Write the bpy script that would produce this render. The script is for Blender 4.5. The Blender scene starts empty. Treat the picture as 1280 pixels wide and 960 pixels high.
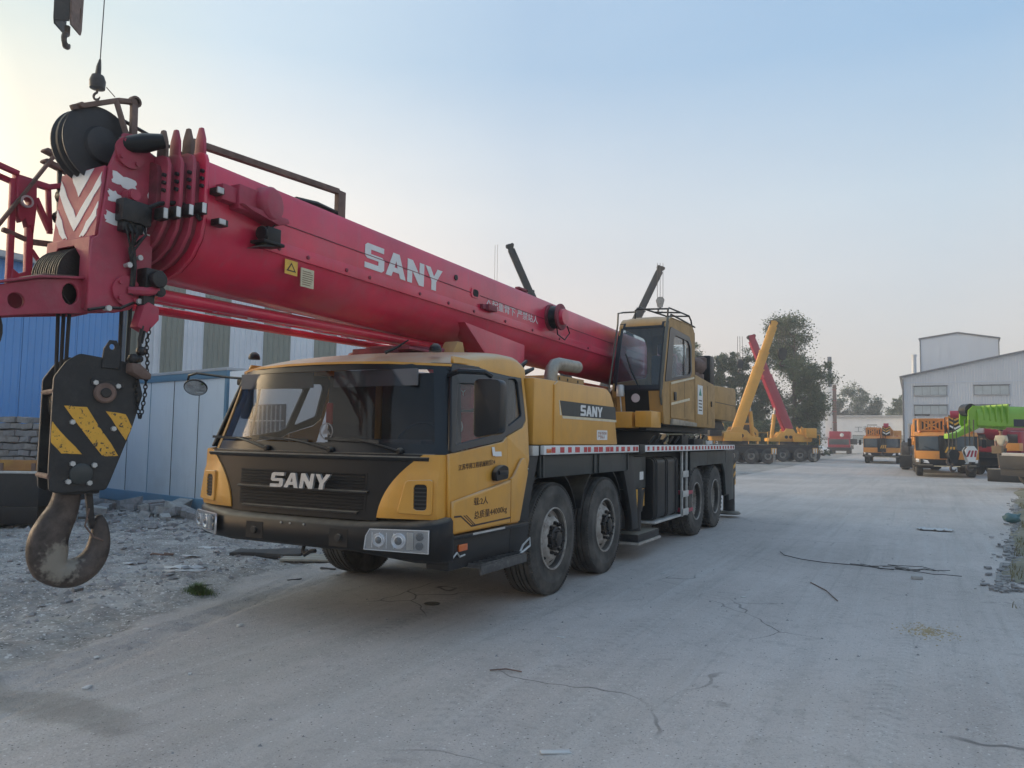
import bpy, bmesh, math, random
import numpy as np
from mathutils import Vector, Matrix, noise as mnoise

rnd = random.Random(7)
nr = np.random.default_rng(7)
SC = bpy.context.scene
COL = SC.collection

# ------------------------------------------------------------------ camera
CAMP = (4.5411, -7.0136, 1.5624)
PITCH, ROLL, YAW = math.radians(4.1295), math.radians(0.8523), math.radians(28.0423)
FPX = 940.68
fw = Vector((-math.sin(YAW) * math.cos(PITCH), math.cos(YAW) * math.cos(PITCH), math.sin(PITCH)))
rt = Vector((math.cos(YAW), math.sin(YAW), 0.0))
up = rt.cross(fw)
rt2 = rt * math.cos(ROLL) + up * math.sin(ROLL)
up2 = -rt * math.sin(ROLL) + up * math.cos(ROLL)
cd = bpy.data.cameras.new('camera')
cam = bpy.data.objects.new('camera', cd)
COL.objects.link(cam)
M4 = Matrix((rt2, up2, -fw)).transposed().to_4x4()
M4.translation = Vector(CAMP)
cam.matrix_world = M4
cd.sensor_fit = 'HORIZONTAL'
cd.sensor_width = 36.0
cd.lens = FPX / 1280.0 * 36.0
cd.clip_start = 0.05
cd.clip_end = 5000
SC.camera = cam

# ------------------------------------------------------------------ world: hazy evening sky
SUN_AZ_LEFT = 95.0      # degrees left of +Y
SUN_EL = 9.0
sdir = Vector((-math.sin(math.radians(SUN_AZ_LEFT)) * math.cos(math.radians(SUN_EL)),
               math.cos(math.radians(SUN_AZ_LEFT)) * math.cos(math.radians(SUN_EL)),
               math.sin(math.radians(SUN_EL))))
W = bpy.data.worlds.new('World')
SC.world = W
W.use_nodes = True
nt = W.node_tree
nt.nodes.clear()
out = nt.nodes.new('ShaderNodeOutputWorld')
bg = nt.nodes.new('ShaderNodeBackground')
sky = nt.nodes.new('ShaderNodeTexSky')
sky.sky_type = 'NISHITA'
sky.sun_disc = False
sky.sun_elevation = math.radians(SUN_EL)
sky.sun_rotation = math.radians(-SUN_AZ_LEFT)
sky.air_density = 1.0
sky.dust_density = 1.5
sky.ozone_density = 1.5
# veil of thin high haze over the clear sky: pale, warmer round the low sun
tc = nt.nodes.new('ShaderNodeTexCoord')
dot = nt.nodes.new('ShaderNodeVectorMath'); dot.operation = 'DOT_PRODUCT'
nt.links.new(tc.outputs['Generated'], dot.inputs[0])
dot.inputs[1].default_value = sdir
ramp = nt.nodes.new('ShaderNodeValToRGB')
mr = nt.nodes.new('ShaderNodeMapRange')
mr.inputs['From Min'].default_value = -1; mr.inputs['From Max'].default_value = 1
nt.links.new(dot.outputs['Value'], mr.inputs['Value'])
nt.links.new(mr.outputs['Result'], ramp.inputs['Fac'])
els = ramp.color_ramp.elements
els[0].position = 0.0; els[0].color = (3.0, 3.15, 3.3, 1)
els[1].position = 1.0; els[1].color = (46.0, 35.0, 21.0, 1)
for p_, c_ in ((.46, (2.45, 2.95, 3.40)), (.70, (3.1, 3.3, 3.5)), (.84, (4.35, 4.15, 3.85)), (.915, (5.0, 4.45, 3.5)), (.955, (9.5, 8.0, 5.6))):
    e = els.new(p_); e.color = (*c_, 1)
# the veil thickens towards the horizon and goes warm there
sep = nt.nodes.new('ShaderNodeSeparateXYZ')
nt.links.new(tc.outputs['Generated'], sep.inputs[0])
hr = nt.nodes.new('ShaderNodeValToRGB')
nt.links.new(sep.outputs['Z'], hr.inputs['Fac'])
he = hr.color_ramp.elements
he[0].position = 0.0; he[0].color = (1.25, 1.02, 0.86, 1)
he[1].position = 1.0; he[1].color = (0.60, 0.80, 1.05, 1)
for p_, c_ in ((.10, (1.22, 1.0, .86)), (.20, (1.10, 1.0, .94)), (.29, (1.0, 1.0, 1.0)), (.45, (.62, .79, .97)), (.7, (.58, .77, 1.0))):
    e = he.new(p_); e.color = (*c_, 1)
mul = nt.nodes.new('ShaderNodeMixRGB'); mul.blend_type = 'MULTIPLY'; mul.inputs[0].default_value = 1
nt.links.new(ramp.outputs['Color'], mul.inputs[1]); nt.links.new(hr.outputs['Color'], mul.inputs[2])
mx = nt.nodes.new('ShaderNodeMixRGB'); mx.inputs[0].default_value = 0.93
nt.links.new(sky.outputs['Color'], mx.inputs[1]); nt.links.new(mul.outputs['Color'], mx.inputs[2])
# uneven thin haze: faint broad variation over the whole dome
mp_ = nt.nodes.new('ShaderNodeMapping'); mp_.inputs['Scale'].default_value = (1, 1, 3.2); nt.links.new(tc.outputs['Generated'], mp_.inputs[0])
hz_ = nt.nodes.new('ShaderNodeTexNoise'); hz_.inputs['Scale'].default_value = 2.2; hz_.inputs['Detail'].default_value = 4; nt.links.new(mp_.outputs[0], hz_.inputs['Vector'])
hr_ = nt.nodes.new('ShaderNodeValToRGB'); nt.links.new(hz_.outputs['Fac'], hr_.inputs['Fac'])
hr_.color_ramp.elements[0].position = .3; hr_.color_ramp.elements[0].color = (.96, .965, .975, 1); hr_.color_ramp.elements[1].position = .7; hr_.color_ramp.elements[1].color = (1.035, 1.025, 1.015, 1)
m3_ = nt.nodes.new('ShaderNodeMixRGB'); m3_.blend_type = 'MULTIPLY'; m3_.inputs[0].default_value = 1
nt.links.new(mx.outputs['Color'], m3_.inputs[1]); nt.links.new(hr_.outputs['Color'], m3_.inputs[2])
nt.links.new(m3_.outputs['Color'], bg.inputs['Color'])
bg.inputs['Strength'].default_value = 0.10
nt.links.new(bg.outputs['Background'], out.inputs['Surface'])

sd = bpy.data.lights.new('sun', 'SUN')
sd.energy = 0.6
sd.angle = math.radians(12)
sd.color = (1.0, 0.86, 0.68)
so = bpy.data.objects.new('sun', sd)
COL.objects.link(so)
so.rotation_euler = (-sdir).to_track_quat('-Z', 'Y').to_euler()
SC.view_settings.view_transform = 'Standard'
SC.view_settings.look = 'None'
SC.view_settings.exposure = 1.32
SC.view_settings.gamma = 1.0
SC.view_settings.use_curve_mapping = False
try:
    SC.cycles.max_bounces = 8
    SC.cycles.transparent_max_bounces = 24
    SC.cycles.volume_bounces = 0
except Exception:
    pass

# ------------------------------------------------------------------ materials
MATS = {}
def mat(name, col, rough=0.55, metal=0.0, dirt=0.0, dcol=(0.28, 0.26, 0.23), dscale=3.0, bump=0.0, bscale=60.0,
        coat=0.0, var=0.12, spec=0.5, topdust=0.0, streak=False, chip=0.0, chipcol=(0.12, 0.07, 0.05)):
    """painted / worn surface: base colour, blotchy variation, grime patches, dust on upward faces, fine relief"""
    if name in MATS:
        return MATS[name]
    m = bpy.data.materials.new(name)
    m.use_nodes = True
    t = m.node_tree
    b = t.nodes['Principled BSDF']
    b.inputs['Roughness'].default_value = rough
    b.inputs['Metallic'].default_value = metal
    b.inputs['Specular IOR Level'].default_value = spec
    b.inputs['Coat Weight'].default_value = coat
    b.inputs['Coat Roughness'].default_value = 0.25
    c = t.nodes.new('ShaderNodeTexCoord')
    def nz(scale, detail=4, rough_=0.6, vec=None):
        n = t.nodes.new('ShaderNodeTexNoise')
        n.inputs['Scale'].default_value = scale
        n.inputs['Detail'].default_value = detail
        n.inputs['Roughness'].default_value = rough_
        t.links.new(vec or c.outputs['Object'], n.inputs['Vector'])
        return n.outputs['Fac']
    def rmp(src, a, b_, lo=0.0, hi=1.0):
        r = t.nodes.new('ShaderNodeMapRange')
        r.inputs['From Min'].default_value = a; r.inputs['From Max'].default_value = b_
        r.inputs['To Min'].default_value = lo; r.inputs['To Max'].default_value = hi
        t.links.new(src, r.inputs['Value'])
        return r.outputs['Result']
    def mixc(f, a, b_, mode='MIX'):
        x = t.nodes.new('ShaderNodeMixRGB'); x.blend_type = mode
        if isinstance(f, (int, float)): x.inputs[0].default_value = f
        else: t.links.new(f, x.inputs[0])
        for i, v in ((1, a), (2, b_)):
            if isinstance(v, tuple): x.inputs[i].default_value = (*v[:3], 1)
            else: t.links.new(v, x.inputs[i])
        return x.outputs[0]
    def mth(op, a, b_):
        x = t.nodes.new('ShaderNodeMath'); x.operation = op; x.use_clamp = True
        for i, v in ((0, a), (1, b_)):
            if isinstance(v, (int, float)): x.inputs[i].default_value = v
            else: t.links.new(v, x.inputs[i])
        return x.outputs[0]
    lo = tuple(max(0, v * (1 - var)) for v in col); hi = tuple(min(1, v * (1 + var)) for v in col)
    cc = mixc(rmp(nz(dscale * 0.7), 0.3, 0.7), lo, hi)
    if chip > 0:
        cc = mixc(rmp(nz(dscale * 9, 6, 0.7), 0.74 - chip * 0.2, 0.78 - chip * 0.2), cc, chipcol)
    if dirt > 0:
        f = rmp(nz(dscale, 8, 0.68), 0.62 - dirt * 0.3, 0.80 - dirt * 0.15, 0, min(1, dirt * 1.3))
        if streak:
            mp = t.nodes.new('ShaderNodeMapping')
            mp.inputs['Scale'].default_value = (14, 14, 0.9)
            t.links.new(c.outputs['Object'], mp.inputs['Vector'])
            f2 = rmp(nz(1.0, 5, 0.6, mp.outputs['Vector']), 0.55, 0.75, 0, dirt)
            f = mth('MAXIMUM', f, f2)
        cc = mixc(f, cc, dcol)
        rr = rmp(f, 0, 1, rough, min(1, rough + 0.35))
        t.links.new(rr, b.inputs['Roughness'])
    if topdust > 0:
        g = t.nodes.new('ShaderNodeNewGeometry')
        s = t.nodes.new('ShaderNodeSeparateXYZ')
        t.links.new(g.outputs['Normal'], s.inputs[0])
        f = mth('MULTIPLY', rmp(s.outputs['Z'], 0.35, 0.95, 0, topdust), rmp(nz(dscale * 2.3, 6), 0.25, 0.6, 0.45, 1.0))
        cc = mixc(f, cc, (0.47, 0.42, 0.33))
    t.links.new(cc, b.inputs['Base Color'])
    if bump > 0:
        bp = t.nodes.new('ShaderNodeBump')
        bp.inputs['Strength'].default_value = bump
        bp.inputs['Distance'].default_value = 0.01
        t.links.new(nz(bscale, 5, 0.65), bp.inputs['Height'])
        t.links.new(bp.outputs['Normal'], b.inputs['Normal'])
    MATS[name] = m
    return m

def glass(name, tint=(0.25, 0.3, 0.32), refl=1.0, rough=0.02, film=0.05):
    if name in MATS: return MATS[name]
    m = bpy.data.materials.new(name); m.use_nodes = True
    t = m.node_tree; t.nodes.clear()
    o = t.nodes.new('ShaderNodeOutputMaterial')
    tr = t.nodes.new('ShaderNodeBsdfTransparent'); tr.inputs[0].default_value = (*tint, 1)
    gl = t.nodes.new('ShaderNodeBsdfGlossy'); gl.inputs['Roughness'].default_value = rough
    gl.inputs['Color'].default_value = (refl, refl, refl, 1)
    lw = t.nodes.new('ShaderNodeLayerWeight'); lw.inputs['Blend'].default_value = .5
    pw = t.nodes.new('ShaderNodeMath'); pw.operation = 'POWER'; t.links.new(lw.outputs['Facing'], pw.inputs[0]); pw.inputs[1].default_value = 4.0
    fr = t.nodes.new('ShaderNodeMath'); fr.operation = 'MULTIPLY_ADD'; t.links.new(pw.outputs[0], fr.inputs[0]); fr.inputs[1].default_value = .7; fr.inputs[2].default_value = .035
    mxs = t.nodes.new('ShaderNodeMixShader')
    t.links.new(fr.outputs[0], mxs.inputs[0]); t.links.new(tr.outputs[0], mxs.inputs[1]); t.links.new(gl.outputs[0], mxs.inputs[2])
    # a film of dust on the pane
    df = t.nodes.new('ShaderNodeBsdfDiffuse'); df.inputs[0].default_value = (0.3, 0.29, 0.27, 1)
    nz = t.nodes.new('ShaderNodeTexNoise'); nz.inputs['Scale'].default_value = 5; nz.inputs['Detail'].default_value = 6
    c = t.nodes.new('ShaderNodeTexCoord'); t.links.new(c.outputs['Object'], nz.inputs['Vector'])
    r = t.nodes.new('ShaderNodeMapRange'); r.inputs['From Min'].default_value = 0.35; r.inputs['From Max'].default_value = 0.8
    r.inputs['To Min'].default_value = film * .15; r.inputs['To Max'].default_value = film
    t.links.new(nz.outputs['Fac'], r.inputs['Value'])
    m2 = t.nodes.new('ShaderNodeMixShader')
    t.links.new(r.outputs['Result'], m2.inputs[0]); t.links.new(mxs.outputs[0], m2.inputs[1]); t.links.new(df.outputs[0], m2.inputs[2])
    t.links.new(m2.outputs[0], o.inputs['Surface'])
    MATS[name] = m
    return m

RED = mat('boom red paint', (0.62, 0.026, 0.075), 0.30, dirt=0.42, dcol=(0.46, 0.12, 0.16), dscale=2.2, coat=0.4, var=0.2, bump=0.07, bscale=30, topdust=0.35, streak=True, chip=0.04, chipcol=(.30, .12, .14))
FRED = mat('faded red paint', (0.36, 0.038, 0.072), 0.5, dirt=0.45, dcol=(0.30, 0.12, 0.135), dscale=5, var=0.25, bump=0.15, chip=0.16)
DRED = mat('grimy dark red steel', (0.22, 0.035, 0.055), 0.6, dirt=0.5, dcol=(0.05, 0.035, 0.035), dscale=7, var=0.3, bump=0.2, chip=0.2)
YEL = mat('crane yellow paint', (0.64, 0.315, 0.045), 0.40, dirt=0.30, dcol=(0.42, 0.27, 0.12), dscale=2.6, coat=0.25, var=0.10, bump=0.05, topdust=0.8, streak=True)
DYEL = mat('dusty faded yellow paint', (0.40, 0.225, 0.065), 0.5, dirt=0.55, dcol=(0.24, 0.165, 0.085), dscale=3, var=0.12, bump=0.08, topdust=0.6, streak=True)
BLK = mat('black plastic', (0.007, 0.008, 0.010), 0.42, dirt=0.22, dcol=(0.022, 0.022, 0.023), dscale=4, var=0.2, bump=0.06, topdust=0.38, spec=0.35)
DRK = mat('dark painted steel', (0.013, 0.015, 0.018), 0.5, dirt=0.4, dcol=(0.055, 0.052, 0.047), dscale=3, var=0.25, bump=0.12, topdust=0.5, spec=0.4)
FEND = mat('dark grey green fender paint', (0.026, 0.032, 0.033), 0.45, dirt=0.4, dcol=(0.075, 0.072, 0.066), dscale=3, streak=True, var=0.2, bump=0.06)
FRAME = mat('black window frame', (0.008, 0.011, 0.015), 0.3, dirt=0.15, dcol=(0.03, 0.03, 0.03), var=0.15, spec=0.4)
RUB = mat('dusty tyre rubber', (0.026, 0.026, 0.026), 0.75, dirt=0.8, dcol=(0.12, 0.112, 0.10), dscale=4, var=0.25, bump=0.25, bscale=70)
RIM = mat('dusty wheel steel', (0.36, 0.34, 0.31), 0.6, dirt=0.6, dcol=(0.12, 0.09, 0.07), dscale=9, var=0.25, bump=0.2)
GREASE = mat('greasy black steel', (0.009, 0.009, 0.010), 0.4, dirt=0.3, dcol=(0.05, 0.04, 0.037), dscale=14, var=0.4, bump=0.5, bscale=45)
HOOKB = mat('hook block black paint', (0.010, 0.012, 0.014), 0.5, dirt=0.5, dcol=(0.05, 0.047, 0.046), dscale=9, var=0.3, bump=0.25, chip=0.16, chipcol=(0.14, 0.12, 0.11))
HOOKS = mat('worn forged steel', (0.085, 0.068, 0.060), 0.5, 0.3, dirt=0.65, dcol=(0.022, 0.019, 0.019), dscale=7, var=0.35, bump=0.45, bscale=38, chip=0.15, chipcol=(0.28, 0.25, 0.20))
WORN = mat('hook throat with worn pale scale', (0.27, 0.25, 0.21), 0.8, dirt=0.6, dcol=(0.08, 0.07, 0.065), dscale=26, var=0.4, bump=0.7, bscale=60)
RUST = mat('brown rusty steel', (0.16, 0.105, 0.085), 0.75, dirt=0.5, dcol=(0.09, 0.06, 0.05), dscale=10, var=0.3, bump=0.3)
ROPE = mat('wire rope', (0.035, 0.033, 0.032), 0.6, var=0.3)
WHT = mat('white marking paint', (0.72, 0.72, 0.71), 0.5, dirt=0.18, dcol=(0.40, 0.34, 0.33), dscale=12, var=0.05)
CREAM = mat('pale cream line', (0.66, 0.57, 0.40), 0.5, dirt=0.15, dscale=8)
HAZY = mat('hazard yellow paint', (0.68, 0.36, 0.04), 0.55, dirt=0.35, dcol=(0.16, 0.10, 0.04), dscale=4.5, var=0.12, chip=0.88, chipcol=(0.03, 0.028, 0.026))
CHR = mat('headlamp reflector', (0.85, 0.86, 0.88), 0.22, 0.55, var=0.05)
ALU = mat('dull aluminium', (0.50, 0.51, 0.50), 0.45, 0.4, dirt=0.35, dcol=(0.22, 0.21, 0.19), dscale=9)
STEEL = mat('galvanised tube', (0.33, 0.30, 0.25), 0.4, 0.5, dirt=0.5, dcol=(0.14, 0.11, 0.08), dscale=9)
RREF = mat('red reflector', (0.50, 0.02, 0.04), 0.25, dirt=0.15, dscale=12, coat=0.4)
ORNG = mat('amber lens', (0.60, 0.13, 0.02), 0.2, coat=0.5)
SEAT = mat('red seat cover', (0.36, 0.018, 0.022), 0.7, var=0.2)
INT = mat('dark cab lining', (0.075, 0.075, 0.08), 0.8, var=0.2)
INTG = mat('grey cab lining', (0.13, 0.135, 0.145), 0.8, var=0.2)
PAPER = mat('printed paper label', (0.58, 0.52, 0.36), 0.6, dirt=0.3, dscale=20)
STKY = mat('yellow warning sticker', (0.70, 0.42, 0.06), 0.5, dirt=0.2, dscale=20)
INK = mat('black lettering', (0.05, 0.028, 0.018), 0.6)
CHROME = mat('silver plastic letters', (0.55, 0.56, 0.57), 0.28, 0.55, dirt=0.2, dcol=(0.3, 0.29, 0.27), dscale=20)
GL_W = glass('windscreen glass', (0.76, 0.76, 0.775), 0.45, 0.03, 0.03)
GL_S = glass('side window glass', (0.88, 0.90, 0.91), 0.6, 0.03, 0.03)
GL_O = glass('operator cab glass', (0.86, 0.91, 0.94), 0.8, 0.03, 0.04)
GL_F = glass('clear lamp cover', (0.95, 0.96, 0.97), 0.8, 0.02, 0.02)

# ------------------------------------------------------------------ mesh helpers
def link(ob, parent=None):
    COL.objects.link(ob)
    if parent is not None: ob.parent = parent
    return ob

class B:
    """collects shapes; done() links them as one mesh object"""
    def __init__(s): s.v = []; s.f = []
    def add(s, vs, fs):
        o = len(s.v); s.v += [tuple(map(float, p)) for p in vs]; s.f += [tuple(i + o for i in f) for f in fs]; return s
    def box(s, x0, x1, y0, y1, z0, z1, M=None):
        vs = [Vector((x, y, z)) for x in (x0, x1) for y in (y0, y1) for z in (z0, z1)]
        if M is not None: vs = [M @ v for v in vs]
        return s.add(vs, [(0, 1, 3, 2), (4, 6, 7, 5), (0, 4, 5, 1), (2, 3, 7, 6), (0, 2, 6, 4), (1, 5, 7, 3)])
    def bar(s, a, b, w, h=None, upv=(0, 0, 1)):
        """rectangular bar between two points"""
        a = Vector(a); b = Vector(b); h = h or w
        d = (b - a).normalized(); u = Vector(upv)
        if abs(d.dot(u)) > 0.95: u = Vector((1, 0, 0))
        x = d.cross(u).normalized(); z = x.cross(d).normalized()
        vs = []
        for p in (a, b):
            for sx, sz in ((-1, -1), (1, -1), (1, 1), (-1, 1)):
                vs.append(p + x * sx * w / 2 + z * sz * h / 2)
        return s.add(vs, [(0, 1, 2, 3), (7, 6, 5, 4), (0, 4, 5, 1), (1, 5, 6, 2), (2, 6, 7, 3), (3, 7, 4, 0)])
    def prism(s, pts, axis, a, b):
        """polygon extruded along an axis; pts are the two other coordinates in order"""
        n = len(pts); vs = []
        for t in (a, b):
            for p in pts:
                q = list(p); q.insert(axis, t); vs.append(q)
        return s.add(vs, [tuple(range(n)), tuple(range(2 * n - 1, n - 1, -1))] + [(i, (i + 1) % n, n + (i + 1) % n, n + i) for i in range(n)])
    def loft(s, rings, cap=True, closed=False):
        n = len(rings[0]); vs = [p for r in rings for p in r]; k = len(rings); fs = []
        for i in range(k if closed else k - 1):
            for j in range(n):
                a = i * n; c = ((i + 1) % k) * n
                fs.append((a + j, a + (j + 1) % n, c + (j + 1) % n, c + j))
        if cap and not closed: fs += [tuple(range(n))[::-1], tuple(range((k - 1) * n, k * n))]
        return s.add(vs, fs)
    def tube(s, pts, r, n=8, closed=False, cap=True):
        pts = [Vector(p) for p in pts]; k = len(pts); rings = []
        rr = r if isinstance(r, (list, tuple)) else [r] * k
        x = None
        for i, p in enumerate(pts):
            if closed: d = (pts[(i + 1) % k] - pts[i - 1])
            else: d = pts[min(i + 1, k - 1)] - pts[max(i - 1, 0)]
            d = d.normalized() if d.length > 1e-9 else Vector((0, 0, 1))
            if x is None:
                u = Vector((0, 0, 1)) if abs(d.z) < 0.9 else Vector((1, 0, 0)); x = d.cross(u).normalized()
            else:
                x = (x - d * x.dot(d)); x = x.normalized() if x.length > 1e-6 else d.orthogonal().normalized()
            y = d.cross(x)
            rings.append([p + (x * math.cos(2 * math.pi * j / n) + y * math.sin(2 * math.pi * j / n)) * rr[i] for j in range(n)])
        return s.loft(rings, cap, closed)
    def lathe(s, prof, o, ax, n=24, cap=True, ang0=0):
        """prof: (radius, height along the axis)"""
        o = Vector(o); ax = Vector(ax).normalized(); x = ax.orthogonal().normalized(); y = ax.cross(x); rings = []
        for r, h in prof:
            rings.append([o + ax * h + (x * math.cos(ang0 + 2 * math.pi * j / n) + y * math.sin(ang0 + 2 * math.pi * j / n)) * max(r, 1e-4) for j in range(n)])
        return s.loft(rings, cap)
    def cyl(s, a, b, r, n=16, r2=None):
        a = Vector(a); b = Vector(b)
        return s.lathe([(r, 0), (r if r2 is None else r2, (b - a).length)], a, b - a, n)
    def sphere(s, c, r, n=10, sc=(1, 1, 1)):
        c = Vector(c); vs = []; fs = []
        m = n // 2 + 1
        rings = [[c + Vector((math.sin(math.pi * i / m) * math.cos(2 * math.pi * j / n) * r * sc[0], math.sin(math.pi * i / m) * math.sin(2 * math.pi * j / n) * r * sc[1], math.cos(math.pi * i / m) * r * sc[2])) for j in range(n)] for i in range(1, m)]
        return s.loft(rings)
    def grid(s, P):
        """open sheet: P[i][j] points"""
        k = len(P); n = len(P[0])
        return s.add([p for r in P for p in r], [(i * n + j, i * n + j + 1, (i + 1) * n + j + 1, (i + 1) * n + j) for i in range(k - 1) for j in range(n - 1)])
    def slab(s, P, off):
        """closed sheet with thickness: off is a vector"""
        k = len(P); n = len(P[0]); off = Vector(off)
        A = [Vector(p) for r in P for p in r]; C = [p + off for p in A]; m = k * n
        fs = [(i * n + j, i * n + j + 1, (i + 1) * n + j + 1, (i + 1) * n + j) for i in range(k - 1) for j in range(n - 1)]
        fs += [tuple(q + m for q in f[::-1]) for f in fs]
        edge = [(i, 0) for i in range(k)] + [(k - 1, j) for j in range(1, n)] + [(i, n - 1) for i in range(k - 2, -1, -1)] + [(0, j) for j in range(n - 2, 0, -1)]
        ids = [i * n + j for i, j in edge]
        fs += [(ids[q], ids[(q + 1) % len(ids)], ids[(q + 1) % len(ids)] + m, ids[q] + m) for q in range(len(ids))]
        return s.add(A + C, fs)
    def mesh(s, name, m, bevel=0.0, smooth=True, seg=2, ang=32):
        me = bpy.data.meshes.new(name)
        me.from_pydata(s.v, [], s.f)
        bm = bmesh.new(); bm.from_mesh(me)
        bmesh.ops.recalc_face_normals(bm, faces=bm.faces)
        if bevel > 0:
            es = [e for e in bm.edges if len(e.link_faces) == 2 and e.calc_face_angle(0) > math.radians(ang)]
            if es:
                try: bmesh.ops.bevel(bm, geom=es, offset=bevel, segments=seg, affect='EDGES', clamp_overlap=True, profile=0.6)
                except Exception: pass
        bm.to_mesh(me); bm.free()
        if smooth:
            me.polygons.foreach_set('use_smooth', [True] * len(me.polygons))
            try: me.set_sharp_from_angle(angle=math.radians(ang + 6))
            except Exception: pass
        if m is not None: me.materials.append(m)
        return me
    def done(s, name, m, parent=None, bevel=0.0, smooth=True, seg=2, label=None, ang=32):
        o = bpy.data.objects.new(name, s.mesh(name, m, bevel, smooth, seg, ang))
        link(o, parent)
        if label: o['label'] = label
        return o

def bx(name, m, parent, x0, x1, y0, y1, z0, z1, bevel=0.008, label=None):
    return B().box(x0, x1, y0, y1, z0, z1).done(name, m, parent, bevel, label=label)

def curve_mesh(cu, M, name, m, parent, label=None):
    o = bpy.data.objects.new('tmp', cu); COL.objects.link(o)
    dg = bpy.context.evaluated_depsgraph_get()
    me = bpy.data.meshes.new_from_object(o.evaluated_get(dg))
    bpy.data.objects.remove(o); bpy.data.curves.remove(cu)
    me.transform(M); me.name = name
    me.materials.clear(); me.materials.append(m)
    ob = bpy.data.objects.new(name, me); link(ob, parent)
    if label: ob['label'] = label
    return ob

def plate(name, m, parent, outline, holes=(), M=Matrix.Identity(4), th=0.01, bev=0.0, label=None, rnd_r=0.0):
    """flat plate with holes; the outline lies in the local XY plane of M, thickness th along its Z (centred)"""
    cu = bpy.data.curves.new('c', 'CURVE'); cu.dimensions = '2D'; cu.fill_mode = 'BOTH'
    cu.extrude = max(th / 2 - bev, 0.0005); cu.bevel_depth = bev; cu.bevel_resolution = 1
    for poly in (outline, *holes):
        pts = fillet(poly, rnd_r) if rnd_r > 0 else poly
        sp = cu.splines.new('POLY'); sp.points.add(len(pts) - 1)
        for p, q in zip(sp.points, pts): p.co = (q[0], q[1], 0, 1)
        sp.use_cyclic_u = True
    if bev: cu.offset = -bev
    return curve_mesh(cu, M, name, m, parent, label)

def fillet(poly, r, n=4):
    o = []
    k = len(poly)
    for i in range(k):
        p = Vector(poly[i]).to_2d(); a = Vector(poly[i - 1]).to_2d(); c = Vector(poly[(i + 1) % k]).to_2d()
        d1 = (a - p); d2 = (c - p); l = min(r, d1.length * 0.45, d2.length * 0.45)
        p1 = p + d1.normalized() * l; p2 = p + d2.normalized() * l
        for j in range(n + 1):
            t = j / n
            o.append(tuple(p1 * (1 - t) ** 2 + p * 2 * t * (1 - t) + p2 * t * t))
    return o

def MX(x, flip=1):
    """plane X = x: local (u, v) -> (y, z); outward +X"""
    return Matrix(((0, 0, 1, x), (1, 0, 0, 0), (0, 1, 0, 0), (0, 0, 0, 1)))
def MXN(x):
    """plane X = x seen from -X"""
    return Matrix(((0, 0, -1, x), (1, 0, 0, 0), (0, 1, 0, 0), (0, 0, 0, 1)))
def MY(y):
    """plane Y = y: local (u, v) -> (x, z); outward -Y"""
    return Matrix(((1, 0, 0, 0), (0, 0, -1, y), (0, 1, 0, 0), (0, 0, 0, 1)))
def frame_mat(o, u, v):
    u = Vector(u).normalized(); v = Vector(v); v = (v - u * v.dot(u)).normalized(); w = u.cross(v)
    M = Matrix((u, v, w)).transposed().to_4x4(); M.translation = Vector(o); return M

def text(name, s, M, w, h, m, parent, th=0.004, label=None, shear=0.0):
    cu = bpy.data.curves.new('t', 'FONT'); cu.body = s; cu.extrude = 0.05; cu.shear = shear
    cu.resolution_u = 2
    o = bpy.data.objects.new('tmp', cu); COL.objects.link(o)
    dg = bpy.context.evaluated_depsgraph_get()
    me = bpy.data.meshes.new_from_object(o.evaluated_get(dg))
    bpy.data.objects.remove(o); bpy.data.curves.remove(cu)
    if not me.vertices: return None
    co = np.empty(len(me.vertices) * 3); me.vertices.foreach_get('co', co); co = co.reshape(-1, 3)
    mn = co.min(0); mxx = co.max(0)
    co = (co - mn) / np.maximum(mxx - mn, 1e-6) * np.array([w, h, th])
    me.vertices.foreach_set('co', co.ravel()); me.transform(M); me.name = name
    me.materials.clear(); me.materials.append(m)
    ob = bpy.data.objects.new(name, me); link(ob, parent)
    if label: ob['label'] = label
    return ob

LET = {
 'S': (1.0, [[(0, 0), (.88, 0), (1, .1), (1, .5), (.88, .6), (.3, .6), (.3, .78), (.97, .78), (.97, 1), (.12, 1), (0, .9), (0, .5), (.12, .4), (.7, .4), (.7, .22), (0, .22)]]),
 'A': (1.1, [[(0, 0), (.3, 0), (.38, .2), (.46, .4), (.55, .70), (.55, 1), (.38, 1)], [(1.1, 0), (.72, 1), (.55, 1), (.55, .70), (.64, .4), (.72, .2), (.8, 0)], [(.38, .2), (.72, .2), (.64, .4), (.46, .4)]]),
 'N': (1.0, [[(0, 0), (.28, 0), (.28, .55), (.28, 1), (0, 1)], [(.28, .55), (.7, 0), (.72, 0), (.72, .45), (.30, 1), (.28, 1)], [(.72, 0), (1, 0), (1, 1), (.72, 1), (.72, .45)]]),
 'Y': (1.08, [[(.38, 0), (.68, 0), (.68, .4), (.53, .62), (.38, .4)], [(.68, .4), (1.08, 1), (.76, 1), (.53, .62)], [(.38, .4), (.53, .62), (.3, 1), (-.02, 1)]]),
}
def maker_letters(M, w, h, m, parent, th=0.006, shear=0.0):
    """the maker's word in wide block capitals, each letter a piece of its own"""
    tot = sum(LET[c][0] for c in 'SANY') + 3 * 0.10; x = 0
    for c in 'SANY':
        lw, polys = LET[c]; b = B()
        for p in polys:
            q = [((x + a + shear * v) / tot * w, v * h) for a, v in p]; n = len(q)
            vs = [M @ Vector((a, v, 0)) for a, v in q] + [M @ Vector((a, v, th)) for a, v in q]
            b.add(vs, [tuple(range(n))[::-1], tuple(range(n, 2 * n))] + [(i, (i + 1) % n, n + (i + 1) % n, n + i) for i in range(n)])
        b.done('letter', m, parent, smooth=False)
        x += lw + 0.10

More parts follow.
